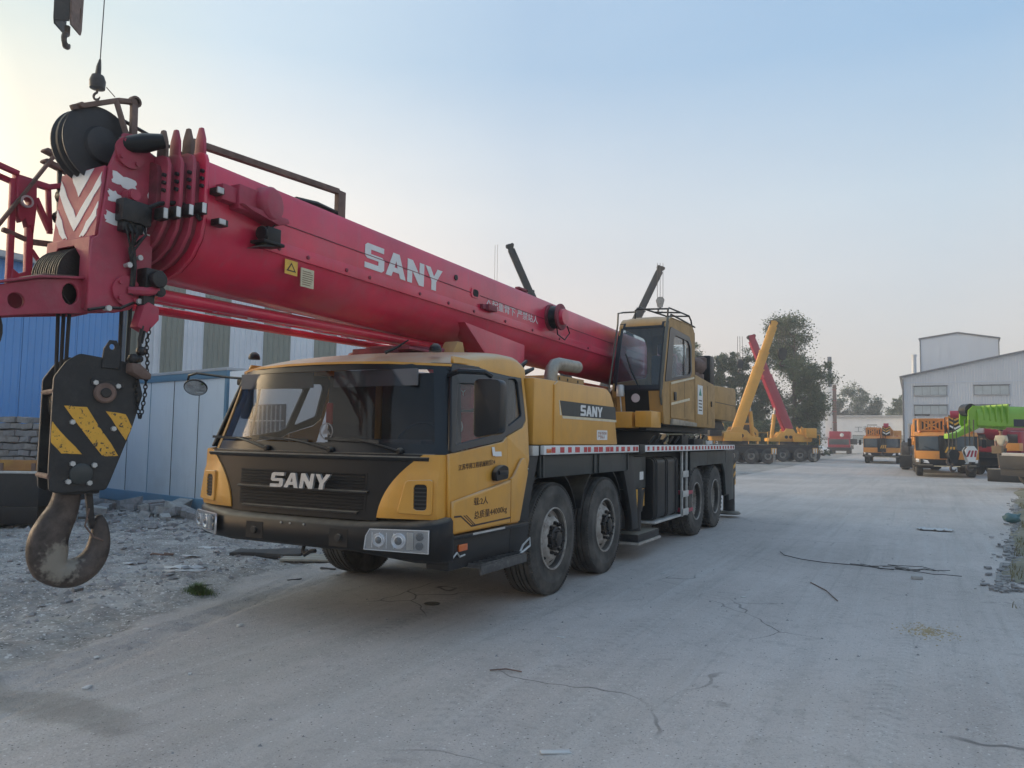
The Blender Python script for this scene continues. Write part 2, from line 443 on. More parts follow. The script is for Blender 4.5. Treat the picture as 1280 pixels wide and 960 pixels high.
def thing(name, label, cat, loc=(0, 0, 0), rz=0, group=None):
    o = bpy.data.objects.new(name, None); COL.objects.link(o)
    o.location = loc; o.rotation_euler = (0, 0, rz); o.empty_display_size = 0.3
    o['label'] = label; o['category'] = cat
    if group: o['group'] = group
    return o
def tag(o, label, cat, group=None):
    o['label'] = label; o['category'] = cat
    if group: o['group'] = group
    return o
def kind(o, k): o['kind'] = k; return o
def copy_tree(o, parent=None):
    c = o.copy(); COL.objects.link(c)
    if parent is not None: c.parent = parent
    for ch in list(o.children): copy_tree(ch, c)
    return c
def rep(o, parent, off):
    """copy of a one-mesh part, moved"""
    c = o.copy(); COL.objects.link(c); c.parent = parent; c.location = Vector(o.location) + Vector(off); return c

# =================================================================== THE BIG MOBILE CRANE
crane = thing('mobile_crane', 'large yellow mobile crane with crimson telescopic boom parked in the foreground', 'mobile crane')

# ------------------------------------------------------------------ wheels
def tyre_mesh(block=False):
    b = B()
    prof = [(.284, -.03), (.29, -.30), (.34, -.314), (.46, -.318), (.53, -.303), (.553, -.287)]
    zs = [-.287, -.240, -.222, -.184, -.166, -.149, -.131, -.094, -.076, -.028]
    for i in range(0, len(zs) - 1):
        g = (i % 2 == 1)
        if g: prof += [(.530, zs[i] + .002), (.530, zs[i + 1] - .002)]
        else: prof += [(.560, zs[i]), (.560, zs[i + 1])]
    prof += [(.553, -.022), (.532, -.010), (.50, -.002), (.455, .004), (.44, .008), (.43, .004), (.38, .004), (.335, -.004), (.33, -.001), (.305, -.006), (.290, -.016), (.284, -.03)]
    b.lathe(prof, (0, 0, 0), (1, 0, 0), 56, cap=False)
    # moulded shoulder nibs of the tread
    n = 110 if not block else 44
    for k in range(n):
        a = 2 * math.pi * (k + .5) / n; R = Matrix.Rotation(a, 4, 'X')
        for x0, x1 in ((-.030, -.004), (-.314, -.288)):
            b.box(x0, x1, -.006, .006, .530, .5555, R) if not block else b.box(x0, x1, -.016, .016, .530, .5565, R)
        if block:
            for x0, x1 in ((-.285, -.20), (-.115, -.03)):
                b.box(x0, x1, -.020, .020, .556, .567, R)
    return b.mesh('tyre', RUB, 0, True, ang=40)
TY = tyre_mesh(); TYB = tyre_mesh(True)
def rim_front():
    b = B(); b.lathe([(.20, -.25), (.300, -.25), (.300, -.06), (.312, -.010), (.312, .004), (.300, .006), (.290, -.05), (.280, -.080), (.252, -.070), (.205, -.012), (.185, .0), (.150, .0), (.145, -.02), (.02, -.02)], (0, 0, 0), (1, 0, 0), 40, cap=True)
    return b.mesh('rim', RIM, 0, True)
def rim_rear():
    b = B(); b.lathe([(.20, -.30), (.300, -.30), (.300, -.06), (.312, -.010), (.312, .004), (.300, .006), (.288, -.05), (.280, -.15), (.265, -.168), (.19, -.165), (.17, -.155), (.02, -.155)], (0, 0, 0), (1, 0, 0), 40, cap=True)
    return b.mesh('rim', RIM, 0, True)
def hub(front):
    b = B(); o = 0.0 if front else -.155
    b.lathe([(.118, o - .03), (.118, o + .022), (.108, o + .032), (.078, o + .036), (.072, o + .058), (.055, o + .064), (.0, o + .064)], (0, 0, 0), (1, 0, 0), 24)
    for k in range(10):
        a = 2 * math.pi * k / 10; c = Vector((0, math.sin(a) * .155, math.cos(a) * .155))
        b.lathe([(.019, o - .005), (.019, o + .03), (.010, o + .034), (.010, o + .052)], c, (1, 0, 0), 6)
    for k in range(8):
        a = 2 * math.pi * (k + .5) / 8; c = Vector((0, math.sin(a) * .098, math.cos(a) * .098))
        b.lathe([(.010, o + .04), (.010, o + .068)], c, (1, 0, 0), 6)
    return b.mesh('hub', GREASE, 0, True)
def holes(front):
    b = B()
    for k in range(8):
        a = 2 * math.pi * (k + .3) / 8; c = Vector((-.048 if front else 0, math.sin(a) * .234, math.cos(a) * .234))
        if front: b.lathe([(.024, -.01), (.024, .006)], c, (.63, math.sin(a) * .78, math.cos(a) * .78), 10)
        else: b.lathe([(.026, -.17), (.026, -.160)], c, (1, 0, 0), 10)
    return b.mesh('vent_hole', BLK, 0, True)
RF, RR, HF, HR, VF, VR = rim_front(), rim_rear(), hub(True), hub(False), holes(True), holes(False)
def wheel(x, y, front, side):
    w = bpy.data.objects.new('wheel', TY if front else TYB); link(w, crane)
    w.location = (x, y, .56); w.rotation_euler = (rnd.uniform(0, 6), 0, 0 if side > 0 else math.pi)
    for nm, me in (('rim', RF if front else RR), ('hub', HF if front else HR), ('vent_hole', VF if front else VR)):
        link(bpy.data.objects.new(nm, me), w)
    return w
for y, fr in ((0, True), (1.45, True), (5.70, False), (7.05, False)):
    wheel(1.315, y, fr, 1); wheel(-1.315, y, fr, -1)
    if not fr:
        for x in (.96, -.96):
            w = bpy.data.objects.new('wheel', TYB); link(w, crane); w.location = (x if x > 0 else x, y, .56)
            if x < 0: w.rotation_euler = (0, 0, math.pi)
ax = B()
for y in (0, 1.45, 5.70, 7.05):
    ax.cyl((-1.1, y, .56), (1.1, y, .56), .085, 10); ax.sphere((0, y, .56), .2, 10)
ax.done('axle', DRK, crane)

# ------------------------------------------------------------------ chassis, deck and what hangs under it
bx('chassis_frame', DRK, crane, -.5, .5, -1.7, 8.9, .74, 1.22, .02)
bx('deck', DRK, crane, -1.34, 1.34, -.46, 8.46, 1.40, 1.492, .006)
def reflectors(strip, y0, y1, dense):
    y = y0 + .10; k = 0
    while y < y1 - .08:
        L = rnd.choice((.085, .10, .12)) if not dense else rnd.uniform(.07, .12)
        if k == 0 and not dense: bx('side_lamp', ORNG, strip, 1.383, 1.392, y0 + .05, y0 + .15, 1.425, 1.465, .003); y = y0 + .17; k += 1; continue
        bx('reflector', RREF, strip, 1.383, 1.3865, y, y + L, 1.424, 1.480, 0)
        y += L + (rnd.choice((.10, .12, .025)) if not dense else rnd.uniform(.09, .15)); k += 1
for y0, y1, d in ((-.40, 2.46, False), (2.72, 8.44, True)):
    st = bx('marker_strip', WHT, crane, 1.341, 1.383, y0, y1, 1.408, 1.497, .004)
    reflectors(st, y0, y1, d)
bx('deck_gap_block', BLK, crane, 1.30, 1.39, 2.475, 2.705, 1.39, 1.505, .008)
bx('deck_corner_bracket', ALU, crane, 1.30, 1.36, -.60, -.47, 1.40, 1.495, .006)
# front fender skirt, its ribs and the sloping support behind wheel two
sk = bx('fender_skirt', FEND, crane, 1.27, 1.31, -.34, 2.26, 1.175, 1.40, .01)
for y in (-.30, 1.05, 1.20, 2.20): bx('skirt_rib', FEND, sk, 1.31, 1.326, y, y + .04, 1.18, 1.395, .004)
for side in (1, -1):
    for yc in (0, 1.45):
        fe = B()
        P = [[Vector((side * x, yc + math.cos(a) * .70, .56 + min(math.sin(a) * .70, .63))) for x in (.85, 1.27)] for a in [math.radians(20 + 10 * i) for i in range(15)]]
        fe.slab(P, (0, 0, .02)); fe.done('wheel_arch', BLK, crane)
B().prism([(2.02, 1.36), (2.52, 1.36), (2.66, .62), (2.70, .40), (2.46, .40), (2.42, .62)], 0, 1.24, 1.30).done('fender_support', DRK, crane, .01)
B().prism([(2.1, .95), (2.42, .62), (2.46, .42), (2.05, .42)], 0, .9, 1.2).done('mud_flap', BLK, crane, .006)
# black corner fender behind the cab
mg = B().prism([(-.74, 1.40), (-.44, 1.40), (-.62, .95), (-.66, .50), (-1.03, .50), (-.99, .84)], 0, 1.16, 1.345).done('mudguard', DRK, crane, .015)
for z in (1.28, 1.08, .88): bx('mudguard_bolt', ALU, mg, 1.345, 1.352, -.70 - (1.4 - z) * .4, -.62 - (1.4 - z) * .4, z - .006, z + .006, .002)
# door sill, step, lamp
sl = bx('side_sill', DRK, crane, 1.12, 1.34, -2.0, -.80, .52, .77, .02)
bx('sill_lip', FRAME, sl, 1.30, 1.385, -2.04, -.72, .765, .800, .012)
scf = B().box(1.3815, 1.3872, -1.72, -1.18, .778, .794)
scf.done('worn_bright_edge', ALU, sl)
stp = B()
stp.box(1.20, 1.46, -1.72, -.92, .515, .530)
for k in range(11): stp.box(1.20, 1.46, -1.715 + k * .078, -1.70 + k * .078, .530, .552)
for x in (1.20, 1.325, 1.447): stp.box(x, x + .013, -1.72, -.92, .530, .549)
stp.bar((1.46, -1.72, .50), (1.46, -.92, .50), .02, .07)
step = stp.done('boarding_step', mat('worn step grating', (.07, .072, .075), .45, .4, dirt=.5, dcol=(.25, .25, .24), dscale=22), crane, .002)
B().tube([(1.44, -1.0, .54), (1.47, -.86, .60), (1.44, -.80, .66), (1.40, -.86, .60), (1.40, -.96, .50)], .010, 6).done('step_bracket', ALU, step)
bx('amber_side_lamp', ORNG, crane, 1.338, 1.356, -1.88, -1.75, .66, .715, .006)
B().tube([(1.35, -1.97, .62), (1.36, -1.92, .66), (1.35, -1.86, .62), (1.36, -1.80, .63)], .008, 5).done('sill_cable', ALU, crane)
# front outrigger
og = bx('outrigger_box', FEND, crane, -1.28, 1.22, 2.68, 3.26, .90, 1.34, .015)
bx('outrigger_label', WHT, og, 1.2215, 1.2235, 2.98, 3.14, 1.02, 1.13, 0)
B().lathe([(.135, .34), (.135, .60), (.155, .60), (.155, .92)], (1.12, 2.92, 0), (0, 0, 1), 20).done('outrigger_jack', DRK, og)
hz = bx('hazard_plate', HAZY, crane, 1.225, 1.245, 2.78, 3.12, .66, .90, .004)
for k in range(2):
    B().prism([(2.80 + k * .16, .665), (2.88 + k * .16, .665), (2.98 + k * .16 - .02, .895), (2.90 + k * .16 - .02, .895)], 0, 1.245, 1.2475).done('hazard_stripe', BLK, hz, smooth=False)
bx('outrigger_foot', DRK, crane, .86, 1.36, 2.50, 3.42, .235, .335, .012)
bx('outrigger_foot_plate', RIM, crane, .84, 1.38, 2.48, 3.44, .200, .233, .004)
bx('battery_box', BLK, crane, .70, 1.20, 2.72, 3.2, .62, .895, .01)
# fuel tank
tk = B().prism(fillet([(.62, .44), (1.30, .44), (1.30, 1.31), (.62, 1.31)], .09, 5), 1, 3.36, 4.62)
# the prism above takes (x, z) pairs
ft = tk.done('fuel_tank', BLK, crane, .006)
for y in (3.42, 3.50, 3.94, 4.02, 4.46, 4.54):
    B().prism(fillet([(.61, .43), (1.311, .43), (1.311, 1.321), (.61, 1.321)], .095, 5), 1, y, y + .028).done('tank_rib', DRK, ft)
bx('tank_cradle', ALU, ft, .62, 1.34, 3.30, 4.64, .395, .428, .005)
# ladder
ld = B()
for y in (4.74, 5.00): ld.box(1.30, 1.335, y, y + .045, .38, 1.405)
lad = ld.done('ladder', ALU, crane, .005)
for z in (.40, .68, .99):
    bx('rung_plate', ALU, lad, 1.336, 1.352, 4.735, 5.05, z, z + .10, .004)
for z in (.42, .70): bx('tread', FRED, lad, .95, 1.325, 5.05, 5.42, z, z + .06, .008)
# rear fenders
for s in (1, -1):
    rf = B().prism([(5.42, 1.385), (5.42, .62), (5.56, .62), (5.72, 1.05), (5.86, 1.14), (7.80, 1.14), (7.98, .98), (8.10, .52), (8.34, .52), (8.36, .40), (8.80, .40), (8.80, 1.385)], 0, s * 1.24, s * 1.285).done('rear_fender', FEND, crane, .008)
    if s > 0:
        for y in (6.6, 8.05): bx('fender_seam', BLK, rf, 1.285, 1.288, y, y + .012, 1.15, 1.38, 0)
        B().prism([(8.02, .98), (8.14, .50), (8.32, .50), (8.2, 1.14)], 0, 1.02, 1.24).done('mud_flap', BLK, crane, .006)
bx('rear_frame', FEND, crane, -1.2, 1.22, 8.30, 8.86, .55, 1.39, .015)
bx('outrigger_box', DRK, crane, -1.19, 1.19, 8.88, 9.34, .80, 1.30, .015)
hz2 = bx('hazard_plate', HAZY, crane, 1.20, 1.22, 8.95, 9.33, .66, 1.12, .004)
for k in range(3):
    B().prism([(8.96, .68 + k * .17), (8.96, .77 + k * .17), (9.32, .90 + k * .17 - .02), (9.32, .81 + k * .17 - .02)], 0, 1.22, 1.2225).done('hazard_stripe', BLK, hz2, smooth=False)
B().lathe([(.12, .12), (.12, .8)], (1.12, 9.12, 0), (0, 0, 1), 16).done('outrigger_jack', DRK, crane)
B().lathe([(.22, .06), (.24, .08), (.20, .12), (.10, .13)], (1.12, 9.12, 0), (0, 0, 1), 20).done('outrigger_foot', DRK, crane)
dk = B()
dk.box(-1.1, 1.1, -.2, 8.8, 1.16, 1.38); dk.box(-.9, .9, 2.3, 5.3, .5, 1.2); dk.box(-.85, .85, .4, 1.05, .5, 1.15)
for k in range(10): dk.tube([(.9, 2.2 + k * .09, 1.2), (.85, 2.5 + k * .12, .7 + .05 * (k % 4)), (.6, 3.2, .9)], .018, 6)
dk.done('underframe', BLK, crane, .01)

# ------------------------------------------------------------------ driver's cab
def fx(x, z): return -2.265 + .17 * abs(x / 1.32) ** 3.0 + (z - .92) * .03
def ws(x, z): return -2.20 + (.18 + .14 * (z - 1.42) / .75) * abs(x / 1.25) ** 3.3 + (z - 1.45) * .20
def sxx(y, z):
    x = 1.34
    if z > 1.42: x -= .15 * (z - 1.42) / .75
    if y < -1.5 and z > 1.42: x -= .05 * ((-1.5 - y) / .5) ** 2 * (z - 1.42) / .75
    return x
def tilt(o, s):
    if o is None: return o
    for v in o.data.vertices: v.co.x += s * (sxx(v.co.y, v.co.z) - 1.31)
    return o
def ho(z): return 1.325 - .15 * (z - 1.42) / .75
def hg(z): return ho(z) - .105
def patch(name, m, parent, f, zs, xa, xb, n, th=.02, bev=0.0, label=None):
    P = []
    for z in zs:
        a, c = xa(z), xb(z)
        P.append([Vector((a + (c - a) * j / n, f(a + (c - a) * j / n, z), z)) for j in range(n + 1)])
    return B().slab(P, (0, th, 0)).done(name, m, parent, bev, label=label)
zl = [.90 + i * .0525 for i in range(11)]
def xb_(z):
    t = max(0, min(1, (z - .90) / .525)); return .80 + .04 * t + .33 * t ** 2.2
gp = patch('front_panel', BLK, crane, lambda x, z: fx(x, z) - (.0 if z < 1.36 else .0), zl, lambda z: -xb_(z), lambda z: xb_(z), 26)
# ledge along the top of the black panel
P = [[Vector((x, fx(x, 1.42) - .028, 1.385)), Vector((x, fx(x, 1.42) - .030, 1.400)), Vector((x, ws(x, 1.45) + .01, 1.435))] for x in [-1.22 + 2.44 * i / 24 for i in range(25)]]
B().slab(P, (0, .012, -.012)).done('bonnet_ledge', DRK, crane)
# recessed grille: two shelves, fine bars
gr = B()
for z0, z1 in ((.965, 1.105), (1.135, 1.27)):
    P = [[Vector((x, fx(x, z) - .002, z)) for x in [-.70 + 1.40 * i / 20 for i in range(21)]] for z in (z0, z1)]
    gr.slab(P, (0, .004, 0))
gb = gr.done('grille_backing', mat('grille shadow black', (.006, .006, .007), .7), crane)
for z in (.985, 1.010, 1.035, 1.060, 1.085, 1.155, 1.180, 1.205, 1.230, 1.255):
    b = B(); b.tube([(x, fx(x, z) - .008, z) for x in [-.68 + 1.36 * i / 16 for i in range(17)]], .0045, 4); b.done('grille_bar', mat('grille shadow black', (.006, .006, .007), .7), gb)
for z, w in ((.955, .64), (1.118, .72)):
    P = [[Vector((x, fx(x, z) - .030 - dz[0], z + dz[1])) for dz in ((-.028, .012), (.0, .004), (.0, -.006), (-.028, -.012))] for x in [-w + 2 * w * i / 20 for i in range(21)]]
    B().slab(P, (0, .010, 0)).done('grille_shelf', DRK, gb)
maker_letters(frame_mat((-.255, fx(0, 1.2) - .050, 1.128), (1, 0, 0), (0, 0, 1)), .64, .122, CHROME, gb, .022, .16)
# yellow corner panels with side vents
for s in (1, -1):
    nm = 'corner_panel'
    P = []
    zc = [.925 + i * .05 for i in range(11)]
    for z in zc:
        a = xb_(z) + .004; xs = [a + (1.30 - a) * j / 8 for j in range(9)]
        row = [Vector((s * x, fx(x, z) - .012 - .018 * (1 if .96 < z < 1.25 else 0) * min(1, max(0, (x - a) * 14)), z)) for x in xs]
        row += [Vector((s * 1.325, fx(1.30, z) + .04, z)), Vector((s * 1.33, fx(1.30, z) + .10, z))]
        P.append(row)
    cp = B().slab(P, (0, .02, 0)).done(nm, YEL, crane)
    y0 = fx(1.16, 1.1) - .030
    u = Vector((s * .30, fx(1.28, 1.1) - fx(.98, 1.1), 0)).normalized()
    o = Vector((s * 1.08, fx(1.08, 1.1) - .034, 1.0)) if s > 0 else Vector((-1.23, fx(1.23, 1.1) - .034, 1.0))
    if s < 0: u = -u
    Mv = frame_mat(o, u, (0, 0, 1))
    plate('vent_surround', YEL, cp, [(-.09, -.03), (.20, -.04), (.20, .235), (-.02, .225)], [[(.050, .0), (.155, .0), (.155, .195), (.050, .195)]], Mv, .03, .006, rnd_r=.03)
    vb = B()
    vb.box(.047, .158, -.003, .198, -.002, .004, Mv)
    ve = vb.done('vent', BLK, cp)
    for k in range(6): B().box(.051, .154, .012 + k * .030, .020 + k * .030, .004, .014, Mv).done('vent_slat', FEND, ve)
# black cowl, windscreen, header band, pillars
zs = [1.405, 1.43, 1.46, 1.505]
patch('cowl', FRAME, crane, lambda x, z: ws(x, z), zs, lambda z: -ho(z), lambda z: ho(z), 26)
zg = [1.505 + .62 * i / 6 for i in range(7)]
patch('windscreen', GL_W, crane, lambda x, z: ws(x, z) + .004, zg, lambda z: -hg(z), lambda z: hg(z), 26, .006)
patch('windscreen_header', FRAME, crane, ws, [2.118, 2.14, 2.175], lambda z: -ho(z), lambda z: ho(z), 26)
for s in (1, -1):
    P = []
    for z in [1.43 + .745 * i / 6 for i in range(7)]:
        h = ho(z)
        P.append([Vector((s * x, ws(x, z) - .003 + d, z)) for x, d in ((h - .112, 0), (h - .07, 0), (h - .03, .004), (h - .008, .015), (h + .004, .04), (h + .010, .12))])
    B().slab(P, (0, .02, 0)).done('a_pillar', FRAME if s > 0 else DYEL, crane)
# roof shell
P = []
def zc_(t): return 2.185 + .195 * (1 - (1 - t) ** 2.5) - .06 * max(0, (t - .8) / .2) ** 2
for i in range(15):
    t = i / 14
    row = []
    for s, zz in ((-1.0, None), (-.995, -.085), (-.965, -.04), (-.87, -.014), (-.6, -.002), (-.3, .006), (0, .010), (.3, .006), (.6, -.002), (.87, -.014), (.965, -.04), (.995, -.085), (1.0, None)):
        w_ = (1.19 + .025 * t); y = ws(s * 1.19, 2.17) * (1 - t) + (-.50) * t
        z = 2.165 if zz is None else max(2.168, zc_(t) + zz)
        row.append(Vector((s * w_, y - (.014 if i == 0 else 0), z)))
    P.append(row)
B().slab(P, (0, 0, -.02)).done('cab_roof', YEL, crane, ang=60)
# side walls: both sides
QP = [(-1.05, .80), (-.87, .80), (-.66, 1.361), (-.57, 1.78), (-.50, 2.24), (-1.74, 2.24), (-1.76, 2.178), (-.645, 2.224), (-.565, 2.165), (-.615, 1.735), (-.715, 1.665), (-1.05, 1.578)]
WF = [(-2.02, 1.440), (-1.148, 1.539), (-1.083, 1.576), (-.721, 1.672), (-.625, 1.741), (-.57, 2.165), (-.645, 2.214), (-1.785, 2.172)]
G1 = [(-1.93, 1.505), (-1.20, 1.60), (-1.105, 1.64), (-.955, 2.06), (-1.74, 2.01)]
G2 = [(-1.01, 1.665), (-.70, 1.775), (-.665, 2.09), (-.70, 2.125), (-.86, 2.115)]
DO = [(-2.04, .805), (-2.05, 1.430), (-1.150, 1.532), (-1.085, 1.568), (-1.062, 1.573), (-1.062, .805)]
for s in (1, -1):
    Mp = lambda d: MX(s * (1.31 + d)) if s > 0 else MXN(s * (1.31 + d))
    side = []
    side.append(plate('quarter_panel', YEL, crane, QP, (), Mp(0), .03, .006))
    side.append(plate('window_frame', FRAME, crane, WF, (G1, G2), Mp(.002), .03, .005, rnd_r=.03))
    side.append(plate('side_window', GL_S, crane, G1, (), Mp(-.004), .006))
    side.append(plate('side_window', GL_S, crane, G2, (), Mp(-.004), .006))
    dr = plate('door', YEL, crane, DO, (), Mp(.004), .03, .006)
    side.append(dr)
    side.append(plate('door_pressing', YEL, dr, [(-2.025, .815), (-2.03, 1.065), (-1.085, 1.195), (-1.085, .815)], (), Mp(.030), .045, .018))
    if s > 0:
        side.append(plate('handle', BLK, dr, [(-1.385, 1.195), (-1.17, 1.21), (-1.165, 1.31), (-1.25, 1.335), (-1.34, 1.31), (-1.39, 1.27)], (), Mp(.044), .05, .006, rnd_r=.03))
        b = B(); b.box(1.378, 1.392, -1.35, -1.19, 1.250, 1.282); side.append(b.done('handle_grip', FRAME, dr, .004))
        side.append(text('door_lettering', '江苏华邦工程机械租赁24', frame_mat((1.3305, -1.92, 1.300), (0, 1, .06), (0, 0, 1)), .59, .048, INK, dr, .002))
        side.append(bx('door_label', WHT, dr, 1.3295, 1.332, -1.33, -1.215, 1.405, 1.446, 0))
        side.append(bx('door_label', WHT, dr, 1.3295, 1.332, -1.37, -1.325, 1.41, 1.485, 0))
        side.append(text('door_lettering', '载:2人', frame_mat((1.363, -1.73, 1.015), (0, 1, 0), (0, 0, 1)), .23, .062, INK, dr, .002))
        side.append(text('door_lettering', '总质量44000kg', frame_mat((1.363, -1.72, .892), (0, 1, .03), (0, 0, 1)), .555, .075, INK, dr, .002))
        ln = B(); pts = [(-2.02, .948), (-1.924, .945), (-1.764, .855), (-1.095, .866)]
        for a, c in zip(pts[:-1], pts[1:]): ln.prism([(a[0], a[1] - .007), (c[0], c[1] - .007), (c[0], c[1] + .007), (a[0], a[1] + .007)], 0, 1.3605, 1.3645)
        for k in (1, 2): ln.prism([(-1.924 + k * .035, .948), (-1.909 + k * .035, .948), (-1.76 + k * .03, .862), (-1.775 + k * .03, .862)], 0, 1.3605, 1.3644)
        side.append(ln.done('pinstripe', INK, dr, smooth=False))
        side.append(B().prism([(-1.055, .815), (-.88, .815), (-.72, 1.25), (-.79, 1.385), (-.85, 1.375), (-1.0, 1.225), (-1.055, 1.205)], 0, 1.318, 1.348).done('quarter_pressing', YEL, crane, .014))
    else:
        side.append(bx('door_frame_bar', INTG, dr, -1.29, -1.27, -1.6, -1.585, 1.55, 2.08, .003))
    for o in side: tilt(o, s)
# cab interior
bx('cab_floor', INT, crane, -1.27, 1.27, -2.0, -.68, .82, .95, .01)
bx('cab_back_wall', INT, crane, -1.16, 1.16, -.62, -.58, .9, 2.22, .006)
b = B()
P = [[Vector((x, ws(x, 1.45) + .06, 1.44)), Vector((x, ws(x, 1.45) + .10, 1.475)), Vector((x, -1.80, 1.47)), Vector((x, -1.70, 1.36)), Vector((x, -1.72, 1.0))] for x in [-1.2 + 2.4 * i / 12 for i in range(13)]]
b.slab(P, (0, .02, -.02)).done('dashboard', INTG, crane)
bx('instrument_binnacle', INT, crane, .35, 1.0, -1.93, -1.72, 1.45, 1.54, .03)
b = B(); o = Vector((.70, -1.58, 1.52)); 
b.tube([o + Vector((math.cos(a) * .21, math.sin(a) * .12, math.sin(a) * .17)) for a in [2 * math.pi * i / 24 for i in range(24)]], .014, 6, closed=True)
b.bar(o + Vector((-.2, 0, 0)), o + Vector((.2, 0, 0)), .03, .02); b.tube([o, o + Vector((0, -.14, -.2))], .025, 6)
b.done('steering_wheel', INT, crane)
def emblem(parent, M, r, m):
    e = B()
    e.tube([M @ Vector((math.cos(a) * r, math.sin(a) * r, 0)) for a in [2 * math.pi * i / 20 for i in range(20)]], r * .09, 5, closed=True)
    for k in range(3):
        a = math.pi / 2 + k * 2 * math.pi / 3; d = Vector((math.cos(a), math.sin(a), 0)); n = Vector((-d.y, d.x, 0))
        q = [d * r * .85, d * r * .1 + n * r * .30, d * r * .05, d * r * .1 - n * r * .30]
        vs = [M @ p for p in q] + [M @ (p + Vector((0, 0, r * .06))) for p in q]
        e.add(vs, [(0, 1, 2, 3), (4, 5, 6, 7), (0, 1, 5, 4), (1, 2, 6, 5), (2, 3, 7, 6), (3, 0, 4, 7)])
    e.done('emblem', m, parent, smooth=False)
for xc in (.82, -.62):
    se = B(); se.box(xc - .24, xc + .24, -1.50, -1.05, 1.15, 1.30)
    if xc > 0: se.box(xc - .23, xc + .23, -1.12, -.98, 1.25, 1.80); se.box(xc - .15, xc + .15, -1.10, -1.0, 1.82, 2.06)
    else: se.box(xc - .23, xc + .23, -.95, -.82, 1.2, 1.55)
    seat = se.done('driver_seat' if xc > 0 else 'passenger_seat', SEAT if xc > 0 else INT, crane, .05, label='seat in a red cover' if xc > 0 else None)
    if xc > 0:
        emblem(seat, frame_mat((xc, -1.125, 1.66), (1, 0, 0), (0, 0, 1)), .075, WHT)
        emblem(seat, frame_mat((xc + .08, -1.125, 1.42), (1, 0, 0), (0, 0, 1)), .06, WHT)
        text('seat_lettering', 'SANY', frame_mat((xc - .11, -1.104, 1.95), (1, 0, 0), (0, 0, 1)), .20, .05, WHT, seat, .003)
b = B(); b.tube([(.12, -1.98, 1.50), (.10, -1.96, 1.62), (.06, -1.94, 1.70)], .01, 5); emblem(crane, frame_mat((.02, -1.96, 1.60), (1, 0, 0), (0, 0, 1)), .07, WHT)
B().box(-.02, .05, -1.93, -1.91, 1.66, 1.85).done('hanging_charm', SEAT, crane, .01)
# sun visors
for x0, x1 in ((-1.0, -.12), (.12, 1.0)): bx('sun_visor', INTG, crane, x0, x1, ws(.6, 2.1) + .04, ws(.6, 2.1) + .06, 1.98, 2.12, .006)
# wipers
for xp, xe in ((.95, .52), (.30, -.22), (-.42, -.88)):
    b = B(); p = Vector((xp, ws(xp, 1.445) - .03, 1.445)); q = Vector((xe, ws(xe, 1.53) - .022, 1.535))
    b.tube([p, p.lerp(q, .5) + Vector((0, -.03, .015)), q], [.012, .010, .007], 6); b.lathe([(.03, 0), (.03, .03), (.018, .045)], p + Vector((0, .03, 0)), (0, -1, 0), 10)
    w = b.done('wiper', BLK, crane)
    B().bar(q + Vector((-.30, .0, .004)), q + Vector((.26, -.004, -.016)), .012, .022).done('wiper_blade', RUB, w)
# bumper
pl = [(-1.385, -1.62, .70, .93), (-1.385, -1.98, .70, .93), (-1.345, -2.10, .69, .925), (-1.22, -2.19, .68, .915), (-.72, -2.335, .665, .885), (.66, -2.335, .655, .875), (1.18, -2.225, .625, .90), (1.335, -2.165, .60, .925), (1.385, -2.10, .585, .94), (1.385, -2.03, .57, .945), (1.385, -2.01, .57, .945)]
pl = [(x, y, (.66 if abs(x) < 1 else .60 + (.06 if x < 0 else 0)), z1) for x, y, z0, z1 in pl]
rings = []
for x, y, z0, z1 in pl:
    k = 1.0
    inn = Vector((x * .90, y + .17, 0)) if abs(x) < 1.3 else Vector((x * .86, max(y + .05, y * .97) + (.06 if x > 0 else 0), 0))
    rings.append([Vector((x * .985, y + .03, z0)), Vector((x, y, z0 + .03)), Vector((x, y, z1 - .03)), Vector((x * .988, y + .025, z1)), Vector((inn.x, inn.y, z1 + .02)), Vector((inn.x, inn.y, z0))])
bump = B().loft(rings).done('bumper', BLK, crane, .006, ang=50)
for x in (-.50, .42):
    bx('bumper_recess', mat('grille shadow black', (.006, .006, .007), .7), bump, x, x + .19, -2.3375, -2.33, .69, .83, 0)
    B().lathe([(.03, 0), (.03, .02), (.015, .022)], (x + .10, -2.338, .76), (0, -1, 0), 12).done('tow_pin', DRK, bump)
for x in (-.1, .15, .0): B().lathe([(.008, 0), (.008, .008)], (x, -2.336, .84), (0, -1, 0), 8).done('bumper_bolt', ALU, bump)
B().tube([(.02, -2.18, .66), (.02, -2.20, .60), (.06, -2.22, .57), (.10, -2.20, .60), (.16, -2.2, .61)], .016, 6).done('tow_hook', DRK, crane)
